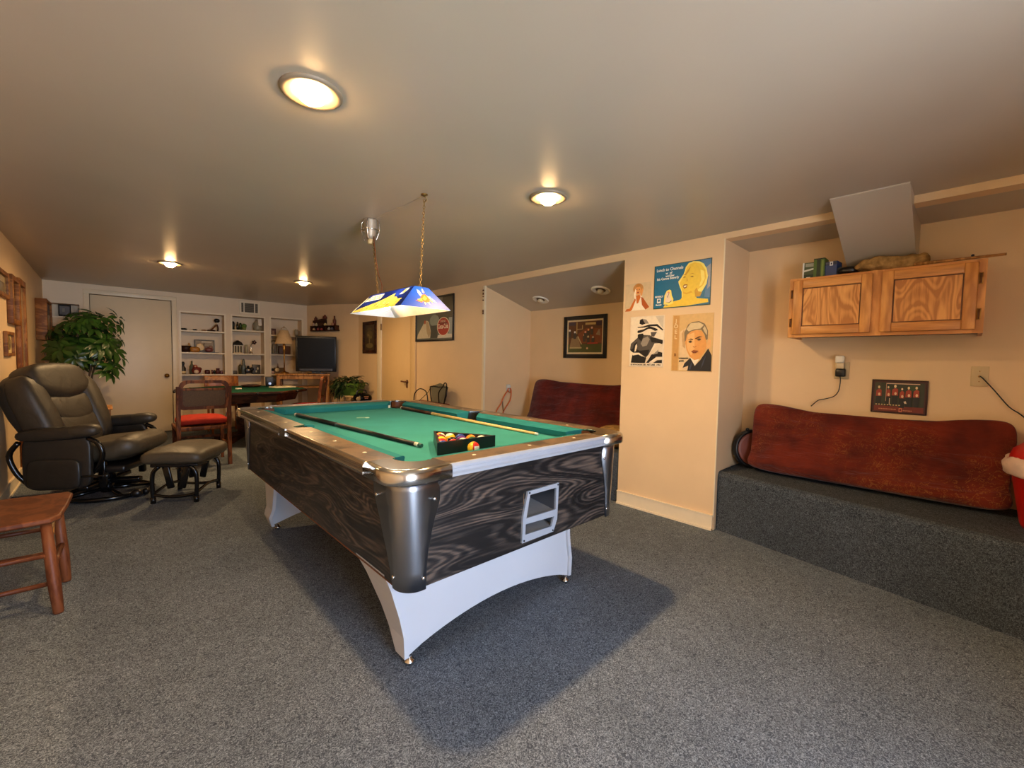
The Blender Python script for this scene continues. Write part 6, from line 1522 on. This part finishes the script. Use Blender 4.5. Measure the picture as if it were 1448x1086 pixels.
sheet('portrait_poster', 'tan poster of a fair haired man in dark jacket, lower right of pillar', (XR - 0.0005, 1.430, 1.370), 0.310, 0.430, P(206, 170, 116), L_, 'poster',
      texts=[(ch, 0.10, 0.86 - 0.095 * k, 0.042, P(240, 216, 166), 'CENTER', 0.035, 0) for k, ch in enumerate('JOEL')] + [('B', 0.10, 0.27, 0.03, P(150, 100, 50), 'CENTER', 0.03, 0), ('Le cinematographe', 0.20, 0.225, 0.014, K_, 'LEFT', 0.075, 0), ('gratuit', 0.21, 0.175, 0.014, K_, 'LEFT', 0.045, 0)])

# near alcove: picture of riders in red, outlet with adapters, cable plate
L_ = [(P(70, 30, 20), rect(0, 0, 1, 1)), (P(50, 54, 34), rect(0.04, 0.2, 0.96, 0.94)), (P(64, 60, 34), rect(0.04, 0.4, 0.16, 0.94)), (P(120, 44, 30), rect(0.04, 0.03, 0.96, 0.2)), (P(56, 76, 40), rect(0.7, 0.7, 0.85, 0.86))]
for u, v, s_ in ((0.12, 0.62, 1), (0.30, 0.62, 0.8), (0.43, 0.66, 1.1), (0.56, 0.58, 0.8), (0.68, 0.62, 1), (0.82, 0.63, 1.0)):
    L_ += [(P(30, 30, 24), [(u - 0.05, v - 0.42), (u + 0.05, v - 0.42), (u + 0.055, v - 0.08), (u - 0.05, v - 0.08)]), (P(164, 60, 34), [(u - 0.055 * s_, v - 0.12), (u + 0.055 * s_, v - 0.12), (u + 0.05 * s_, v + 0.08), (u, v + 0.12), (u - 0.05 * s_, v + 0.06)]), (P(236, 214, 170), ell(u, v + 0.17, 0.022 * s_, 0.045 * s_, 10)), (P(226, 190, 150), ell(u + 0.01, v - 0.06, 0.022, 0.05, 8))]
for k in range(9): L_.append((P(206, 180, 120), rect(0.07 + 0.055 * k, 0.22, 0.10 + 0.055 * k, 0.255)))
L_ += [(P(220, 190, 160), rect(0.26, 0.90, 0.88, 0.925)), (P(196, 150, 120), rect(0.26, 0.35, 0.27, 0.92)), (P(206, 120, 84), rect(0.52, 0.03, 0.58, 0.16)), (P(110, 30, 24), rect(0.535, 0.06, 0.565, 0.13)), (P(200, 180, 150), rect(0.33, 0.24, 0.345, 0.45)), (P(220, 200, 180), [(0.62, 0.30), (0.66, 0.30), (0.64, 0.38), (0.60, 0.36)])]
for k in range(14): L_.append((P(206, 140, 100), rect(0.14 + 0.024 * k, 0.09, 0.156 + 0.024 * k, 0.12)))
for k in range(7): L_.append((P(206, 140, 100), rect(0.60 + 0.024 * k, 0.07, 0.616 + 0.024 * k, 0.10)))
framed('riders_print', 'small dark framed print of six riders in red coats above the red cushion', (3.677, 0.297, 1.025), WALL_R, 0.268, 0.215, 0.008, P(56, 24, 18), L_, depth=0.012)
ot = thing('wall_outlet', 'wall outlet with stacked white and black plug adapters above the red cushion', 'outlet', (3.677, 0.600, 1.185), WALL_R)
mb = MB(); mb.bb((-0.037, -0.058, 0.0008), (0.045, 0.058, 0.006), M['ivory'], 0.002); mb.build('wall_plate', ot)
mb = MB(); mb.bb((-0.030, 0.052, 0.02), (0.020, 0.102, 0.055), M['white'], 0.008); mb.build('white_adapter', ot)
mb = MB(); mb.bb((-0.026, 0.012, 0.006), (0.020, 0.056, 0.04), P(206, 186, 150), 0.006); mb.build('night_light', ot)
mb = MB(); mb.bb((-0.027, -0.042, 0.006), (0.029, 0.012, 0.045), M['black'], 0.008); mb.build('black_adapter', ot)
mb = MB(); mb.tube([(0.0, -0.04, 0.03), (0.003, -0.06, 0.032), (0.002, -0.10, 0.03), (-0.006, -0.145, 0.026), (-0.03, -0.180, 0.022), (-0.075, -0.200, 0.02), (-0.118, -0.214, 0.018), (-0.16, -0.26, 0.014)], 0.0032, M['black'], 7); mb.build('power_cord', ot)
cp = thing('cable_plate', 'ivory wall plate with a black cable running down to the right', 'wall plate', (3.677, -0.045, 1.168), WALL_R)
mb = MB(); mb.bb((-0.034, -0.058, 0.0008), (0.036, 0.058, 0.005), M['ivory'], 0.002); mb.build('wall_plate', cp)
for y in (-0.03, 0.03):
    mb = MB(); mb.cyl((0.0, y, 0.005), (0.0, y, 0.0065), 0.003, M['brass'], n=8); mb.build('screw', cp)
mb = MB(); mb.cyl((0.0, 0.0, 0.004), (0.0, 0.0, 0.018), 0.006, M['brass'], n=10); mb.tube([(0.0, 0.0, 0.014), (0.012, -0.008, 0.030), (0.06, -0.075, 0.034), (0.12, -0.165, 0.030), (0.165, -0.205, 0.03), (0.21, -0.27, 0.03), (0.22, -0.40, 0.03)], 0.0032, M['black'], 7); mb.build('cable', cp)
# far alcove outlet and orange cord
oo = thing('alcove_outlet', 'outlet with pale plug and looped orange extension cord in the far alcove', 'outlet', (3.60, 3.8985, 0.88), WALL_F)
mb = MB(); mb.bb((-0.03, -0.045, 0.0008), (0.03, 0.045, 0.006), P(196, 196, 186), 0.002); mb.bb((-0.02, 0.0, 0.006), (0.018, 0.035, 0.03), P(206, 214, 214), 0.004); mb.build('wall_plate', oo)
mb = MB(); mb.tube([(-0.012, 0.0, 0.02), (-0.03, -0.03, 0.03), (-0.09, -0.10, 0.03), (-0.14, -0.19, 0.03), (-0.20, -0.26, 0.03), (-0.22, -0.33, 0.03)], 0.006, M['orange_cord'], 7); mb.tube([(0.01, 0.0, 0.02), (0.026, -0.02, 0.03), (0.03, -0.09, 0.03), (0.01, -0.16, 0.03), (-0.06, -0.24, 0.03), (-0.10, -0.30, 0.03), (-0.11, -0.36, 0.03)], 0.006, M['orange_cord'], 7); mb.tube([(-0.03, -0.03, 0.036), (0.0, -0.055, 0.036), (0.028, -0.03, 0.036)], 0.005, M['orange_cord'], 7); mb.build('extension_cord', oo)
mb = MB(); mb.tube([(-0.11, -0.16, 0.028), (-0.10, -0.24, 0.028), (-0.085, -0.36, 0.028)], 0.005, M['grey_cord'], 7); mb.build('grey_cord', oo)
# row of dark vertical clips on the edge of the alcove
for z, h in ((2.022, 0.018), (1.985, 0.026), (1.952, 0.013), (1.91, 0.014), (1.785, 0.030), (1.758, 0.016)):
    mb = MB(); mb.bb((-0.014, -0.006, -h / 2), (0, 0.006, h / 2), M['oak_dark'], 0.002)
    tag(mb.build('wall_clip', loc=(XR - 0.0065, 3.889, z)), 'tiny dark clip on the white trim at left edge of the far alcove', 'clip', 'dark clips along the alcove edge')

# left wall frames
def frame_left(name, label, y0, y1, z0, z1, fw, d, inner, bottom_in=0.0, cat='frame'):
    t = thing(name, label, cat, (XL + 0.001, (y0 + y1) / 2, (z0 + z1) / 2), WALL_L)
    w, h = y1 - y0, z1 - z0
    mb = MB()
    for s in (-1, 1):
        mb.bb((s * (w / 2 - fw), -h / 2, 0), (s * w / 2, h / 2, d), M['framewood'], 0.004); mb.bb((-w / 2 + fw * 0.9, s * (h / 2 - fw), 0.0003), (w / 2 - fw * 0.9, s * h / 2, d - 0.0003), M['framewood'], 0.004)
    mb.build('frame', t)
    mb = MB(); art(mb, w - 2 * fw + 0.004, h - 2 * fw + 0.004, inner, 0.006); mb.build('picture', t, recalc=False)
    return t
PA = [(P(150, 134, 96, 0.2), rect(0, 0, 1, 1)), (P(120, 104, 66, 0.2), rect(0.1, 0.05, 0.9, 0.6)), (P(176, 160, 120, 0.2), rect(0.1, 0.62, 0.9, 0.95))]
frame_left('wall_frame', 'brown framed picture on left wall cut off by the picture edge', 4.95, 5.69, 1.655, 1.875, 0.035, 0.025, PA)
frame_left('wall_frame', 'deep brown wooden frame on left wall beside the tall narrow mirror', 5.72, 6.14, 1.455, 1.885, 0.045, 0.04, PA)
frame_left('wall_frame', 'small brown frame with a rounded photo, below the deep brown frame', 5.48, 5.86, 1.170, 1.380, 0.028, 0.025, [(P(206, 180, 120), rect(0, 0, 1, 1)), (P(130, 116, 76, 0.2), ell(0.5, 0.55, 0.40, 0.42, 20)), (P(216, 196, 140), rect(0.2, 0.02, 0.8, 0.18))])
tm = thing('tall_mirror', 'tall narrow wood framed mirror leaning from floor against left wall', 'mirror', (XL + 0.02, 6.33, 0.001), (0, 0, 0))
mb = MB(); lean = Matrix.Rotation(R(-0.4), 3, 'Y')
mb.bb((-0.016, -0.20, 0.0), (0.022, -0.155, 1.905), M['framewood'], 0.004); mb.bb((-0.016, 0.155, 0.0), (0.022, 0.20, 1.905), M['framewood'], 0.004); mb.bb((-0.0157, -0.16, 1.845), (0.0217, 0.16, 1.9047), M['framewood'], 0.004); mb.bb((-0.0157, -0.16, 0.0003), (0.0217, 0.16, 0.12), M['framewood'], 0.004); mb.bb((-0.0157, -0.16, 1.0), (0.0217, 0.16, 1.05), M['framewood'])
mb.build('frame', tm)
mb = MB(); mb.bb((-0.012, -0.157, 0.12), (0.004, 0.157, 1.845), P(150, 134, 106, 0.15)); mb.build('glass', tm)
bx_ = thing('wall_cabinet', 'shallow brown wooden display box on left wall near the plant', 'display box', (XL + 0.001, 8.02, 1.615), WALL_L)
mb = MB()
w, h, d = 0.62, 0.50, 0.10
for s in (-1, 1): mb.bb((s * (w / 2 - 0.03), -h / 2, 0), (s * w / 2, h / 2, d), M['framewood'], 0.004); mb.bb((-w / 2 + 0.029, s * (h / 2 - 0.03), 0.0003), (w / 2 - 0.029, s * h / 2, d - 0.0003), M['framewood'], 0.004)
mb.bb((-w / 2 + 0.01, -h / 2 + 0.01, 0), (w / 2 - 0.01, h / 2 - 0.01, 0.01), M['darkwood']); mb.build('case', bx_)
mb = MB(); mb.bb((-w / 2 + 0.03, -h / 2 + 0.03, d - 0.02), (w / 2 - 0.03, h / 2 - 0.03, d - 0.012), P(110, 80, 46, 0.2)); mb.build('front_panel', bx_)

# ================================================================ NEAR ALCOVE: OAK CABINET, CUSHION, DRUM, BIN
oc = thing('oak_wall_cabinet', 'honey oak wall cabinet with two panel doors above the red cushion', 'cabinet', (3.677, 0.408, 1.402), WALL_R)
W, Hh, Dp = 0.90, 0.392, 0.297
mb = MB()
mb.bb((-W / 2, 0, 0), (-W / 2 + 0.018, Hh, Dp - 0.02), M['oak']); mb.bb((W / 2 - 0.018, 0, 0), (W / 2, Hh, Dp - 0.02), M['oak']); mb.bb((-W / 2 + 0.018, 0.012, 0), (W / 2 - 0.018, 0.03, Dp - 0.02), M['oak_dark']); mb.bb((-W / 2 + 0.018, Hh - 0.02, 0), (W / 2 - 0.018, Hh, Dp - 0.02), M['oak']); mb.bb((-W / 2 + 0.018, 0.03, 0), (W / 2 - 0.018, Hh - 0.02, 0.01), M['oak'])
mb.build('carcass', oc)
mb = MB()
z0, z1 = Dp - 0.02, Dp
for x0, x1 in ((-W / 2, -W / 2 + 0.040), (-0.035, 0.035), (W / 2 - 0.040, W / 2)): mb.bb((x0, 0, z0), (x1, Hh, z1), M['oak'])
for y0, y1 in ((0, 0.035), (Hh - 0.030, Hh)):
    for a, b in ((-W / 2 + 0.04, -0.035), (0.035, W / 2 - 0.04)): mb.bb((a, y0, z0), (b, y1, z1 - 0.0004), M['oak_h'])
mb.build('face_frame', oc)
for x0, x1, hs in ((-0.424, -0.014, -1), (0.030, 0.420, 1)):
    y0, y1 = 0.020, Hh - 0.016
    cx = (x0 + x1) / 2
    st_ = 0.052
    mb = MB()
    for a, b in ((x0, x0 + st_), (x1 - st_, x1)): mb.bb((a, y0, z1 + 0.0005), (b, y1, z1 + 0.019), M['oak'], 0.004)
    for a, b in ((y0, y0 + st_), (y1 - st_, y1)): mb.bb((x0 + st_, a, z1 + 0.0005), (x1 - st_, b, z1 + 0.0187), M['oak_h'], 0.003)
    dro = mb.build('door', oc)
    mb = MB(); mb.bb((x0 + st_ - 0.004, y0 + st_ - 0.004, z1 + 0.001), (x1 - st_ + 0.004, y1 - st_ + 0.004, z1 + 0.008), M['oak_panel'])
    for a, b in ((x0 + st_, x0 + st_ + 0.006), (x1 - st_ - 0.006, x1 - st_)): mb.bb((a, y0 + st_, z1 + 0.008), (b, y1 - st_, z1 + 0.0095), M['oak_dark'])
    for a, b in ((y0 + st_, y0 + st_ + 0.006), (y1 - st_ - 0.006, y1 - st_)): mb.bb((x0 + st_ + 0.006, a, z1 + 0.0081), (x1 - st_ - 0.006, b, z1 + 0.0094), M['oak_dark'])
    mb.build('door_panel', dro)
    xh = x0 - 0.010 if hs < 0 else x1 + 0.010
    for yh in (0.10, 0.29):
        mb = MB(); mb.bb((xh - 0.008, yh - 0.030, z1 + 0.0008), (xh + 0.008, yh + 0.030, z1 + 0.004), M['brass'], 0.0015); mb.cyl((xh, yh - 0.026, z1 + 0.007), (xh, yh + 0.026, z1 + 0.007), 0.005, M['oak_dark'], n=8); mb.build('hinge', dro)
TOPZ = 1.402 + Hh + 0.0008
# things on top of the cabinet
def print_box(label, x, y, w, h, d, m, layers, rz=0.0):
    mb = MB(); mb.bb((-w / 2, 0, -d), (w / 2, h, 0), m)
    z = 0.0
    for k, (mm, pts) in enumerate(layers): mb.poly([((u - 0.5) * w, v * h, 0.0006 + 0.0003 * k) for u, v in pts], mm)
    o = mb.build('carton', loc=(x, y, TOPZ), rot=(Matrix.Rotation(rz, 3, 'Z') @ WALL_R.to_matrix()).to_euler(), recalc=False)
    return tag(o, label, 'box')
print_box('small green and white printed carton at left end of the cabinet top', 3.47, 0.772, 0.075, 0.115, 0.10, P(70, 80, 44), [(P(206, 206, 190), [(0, 0.55), (1, 0.7), (1, 0.6), (0, 0.45)]), (P(40, 54, 30), rect(0.0, 0, 1, 0.3)), (P(220, 220, 210), rect(0.0, 0.0, 0.12, 1)), (P(226, 226, 210), rect(0.3, 0.05, 0.6, 0.16)), (P(150, 150, 130), rect(0.2, 0.75, 0.9, 0.95))], 0.15)
print_box('taller dark green carton between the white and blue cartons on the cabinet', 3.465, 0.716, 0.062, 0.135, 0.10, P(76, 104, 40), [(P(30, 44, 26), rect(0.28, 0, 0.62, 0.95)), (P(120, 140, 60), rect(0.70, 0.1, 0.88, 0.9)), (P(30, 34, 24), rect(0, 0.95, 1, 1))])
print_box('blue carton with white label on the cabinet top', 3.47, 0.652, 0.064, 0.105, 0.10, P(24, 56, 110), [(P(20, 34, 60), rect(0, 0.78, 1, 1)), (P(226, 226, 226), rect(0.38, 0.74, 0.66, 0.98)), (P(20, 34, 60), rect(0.46, 0.80, 0.58, 0.92)), (P(60, 70, 90), rect(0.06, 0.84, 0.3, 0.94))], -0.1)
mb = MB(); mb.pillow((0, 0, 0.03), (0.14, 0.12, 0.06), M['black'], 0.8, 0.8, 18)
tag(mb.build('black_bundle', loc=(3.50, 0.560, TOPZ)), 'black cloth bundle on the cabinet between blue carton and tan hide', 'bundle')
mb = MB(); mb.lathe([(0.03, 0), (0.038, 0.03), (0.03, 0.055), (0.0, 0.07)], P(120, 120, 110), n=14)
tag(mb.build('grey_cup', loc=(3.51, 0.608, TOPZ)), 'small grey rounded pot beside the blue carton on the cabinet', 'pot')
random.seed(4)
mb = MB()
def furr(p):
    n = math.sin(p.x * 60 + p.y * 37) * math.sin(p.y * 55 - p.x * 21)
    return Vector((p.x, p.y + 0.006 * n, p.z + 0.008 * n + 0.006 * math.sin(p.y * 22)))
mb.pillow((0, 0, 0.042), (0.15, 0.34, 0.082), M['hide'], 0.45, 0.55, 48, None, lambda p: furr(Vector((p.x, p.y, p.z * (0.55 + 0.45 * min(1, max(0, (0.17 - p.y) / 0.10)))))))
tag(mb.build('rolled_hide', loc=(3.47, 0.352, TOPZ)), 'rolled tan furry hide lying on top of the oak cabinet', 'hide')
mb = MB(); mb.cyl((0, 0.25, 0.012), (0, -0.10, 0.012), 0.010, M['oak_light'], 0.007, n=10); mb.sphere((0.0, 0.02, 0.024), 0.007, M['black'], 8)
tag(mb.build('wooden_stick', loc=(3.395, -0.005, TOPZ)), 'thin wooden stick poking past the right end of the oak cabinet top', 'stick')

def bolster(name, label, loc, rz, L, Hc, Th, m, lean, sag, group=None):
    """long floor cushion leaning on a wall; local x along it, z up, -y the front"""
    mb = MB()
    random.seed(31)
    ml = Matrix.Rotation(R(-lean), 3, 'X')
    def fn(p):
        u = p.x / (L / 2); v = p.z / (Hc / 2)
        z = p.z - (sag * (1 - u * u) * (0.5 + 0.5 * v)) + 0.003 * math.sin(9 * u + 1.0) * max(0, v)
        y = p.y * (1 - 0.35 * max(0, abs(u) - 0.75) * 4 * 0.5) + 0.010 * math.sin(5 * v + 6 * u) + 0.008 * math.sin(14 * u - 4 * v)
        y -= 0.03 * math.exp(-((v + 0.75) / 0.18) ** 2) * (1 if p.y < 0 else 0)
        x = p.x * (1 + 0.02 * math.sin(3.2 * v)) + (0.035 if u > 0 else -0.035) * (abs(u) ** 3) * max(0, -v) ** 2
        return Vector((x, y, z))
    mb.pillow((0, 0, Hc / 2), (L, Th, Hc), m, 0.17, 0.2, 110, None, fn)
    for v in mb.bm.verts:
        v.co = ml @ v.co
    # settle the lowest edge onto the seat
    lo_ = min(v.co.z for v in mb.bm.verts)
    for v in mb.bm.verts: v.co.z -= lo_
    o = mb.build(name, loc=loc, rot=(0, 0, rz))
    return tag(o, label, 'cushion')
# local x must run along -Y of the room: rz = -90 puts local x on -Y and local -y on -X
bolster('red_bolster_cushion', 'long red patterned cushion leaning on the bench below the riders print', (3.470, 0.447, 0.4305), -PI / 2, 1.265, 0.515, 0.14, M['red_pattern'], 15, 0.07)
bolster('maroon_bolster_cushion', 'long dark maroon cushion leaning in the far alcove below the sports print', (3.70, 2.86, 0.4305), -PI / 2, 1.52, 0.585, 0.16, M['maroon'], 17, 0.05)
mb = MB(); mb.pillow((0, 0, 0.10), (0.30, 0.34, 0.20), M['hide'], 0.7, 0.8, 24)
tag(mb.build('small_pillow', loc=(3.42, 2.22, 0.4305)), 'small tan pillow at right end of the maroon cushion in far alcove', 'pillow')
dm = thing('hand_drum', 'round brown hand drum with black rim leaning in the bench corner', 'drum', (3.560, 1.098, 0.4305), (0, 0, 0))
mt = Matrix.Rotation(R(-42), 3, 'Z') @ Matrix.Rotation(R(85), 3, 'X')
mb = MB(); mb.lathe([(0.140, -0.025), (0.145, -0.015), (0.145, 0.015), (0.138, 0.025), (0.124, 0.026), (0.124, 0.018)], M['black'], (0, 0, 0.146), 36, mt); mb.build('rim', dm)
mb = MB(); mb.lathe([(0.128, -0.02), (0.128, 0.020), (0.10, 0.023), (0.0, 0.024)], M['drumhead'], (0, 0, 0.146), 36, mt); mb.build('drum_skin', dm)
mb = MB(); mb.sphere((-0.03, 0.03, 0.292), 0.013, M['black'], 10); mb.build('peg', dm)
bnx = thing('red_bin', 'red tapered bin with domed lid and white bag liner at right picture edge', 'bin', (3.30, -0.368, 0.4305))
mb = MB(); mb.lathe([(0.150, 0), (0.158, 0.02), (0.205, 0.32), (0.212, 0.325), (0.212, 0.335), (0.19, 0.335)], M['red_plastic'], n=36); mb.build('body', bnx)
mb = MB()
rr = []
for k, (r_, z) in enumerate(((0.206, 0.268), (0.222, 0.275), (0.226, 0.310), (0.222, 0.338), (0.200, 0.345))):
    rr.append([((r_ + 0.006 * math.sin(7 * t + 2 * k)) * math.cos(t), (r_ + 0.006 * math.sin(7 * t + 2 * k)) * math.sin(t), z + 0.010 * math.sin(5 * t + k)) for t in [2 * PI * i / 40 for i in range(40)]])
mb.rings(rr, M['liner'], False, False); mb.build('bag_liner', bnx)
mb = MB(); mb.lathe([(0.206, 0.338), (0.206, 0.352), (0.196, 0.385), (0.160, 0.42), (0.10, 0.44), (0.0, 0.446)], M['red_plastic'], n=36); mb.build('lid', bnx)
# wire rack on the far alcove side
wr = thing('wire_chair', 'black wire bench seat with grey basket back beside the right wall, past the pool table', 'chair', (2.95, 4.75, 0))
mb = MB(); mb.bb((-0.15, -0.33, 0.635), (0.15, 0.33, 0.665), P(110, 52, 36), 0.01); mb.build('seat', wr)
for sx in (-1, 1):
    for sy in (-1, 1):
        mb = MB(); mb.tube([(sx * 0.12, sy * 0.29, 0.64), (sx * 0.14, sy * 0.30, 0.3), (sx * 0.16, sy * 0.32, 0.0)], 0.010, M['black_gloss'], 8); mb.build('leg', wr)
mb = MB()
mb.rings([[(0.10 + dx, y, z) for dx in (0, 0.02)] for y, z in ((-0.26, 0.67), (0.06, 0.67))], M['black'], False, False, False, False)
mb.prism([(0.11, -0.25, 0.668), (0.11, 0.02, 0.668), (0.125, 0.07, 0.86), (0.125, -0.20 + 0.06, 0.915), (0.125, -0.31, 0.875)], (0.012, 0, 0), P(112, 110, 92)); mb.build('back_panel', wr)
mb = MB(); mb.tube([(0.112, 0.03, 0.668), (0.118, 0.075, 0.86), (0.12, -0.12, 0.862), (0.12, -0.31, 0.862), (0.112, -0.26, 0.668)], 0.008, M['black'], 8, 2); mb.build('back_rim', wr)
mb = MB(); mb.tube([(0.02, 0.32, 0.665), (0.03, 0.31, 0.76), (0.05, 0.22, 0.825), (0.09, 0.13, 0.79), (0.10, 0.10, 0.668)], 0.007, M['black_gloss'], 8); mb.tube([(0.03, 0.20, 0.668), (0.09, 0.09, 0.78), (0.11, 0.06, 0.85)], 0.004, M['black_gloss'], 6); mb.build('arm_loop', wr)
mb = MB(); mb.tube([(0.10, -0.16, 0.668), (0.07, -0.20, 0.80), (0.06, -0.30, 0.88), (0.05, -0.36, 0.93), (0.05, -0.40, 0.90), (0.06, -0.36, 0.78), (0.08, -0.30, 0.668)], 0.007, M['black_gloss'], 8); mb.build('arm_loop', wr)
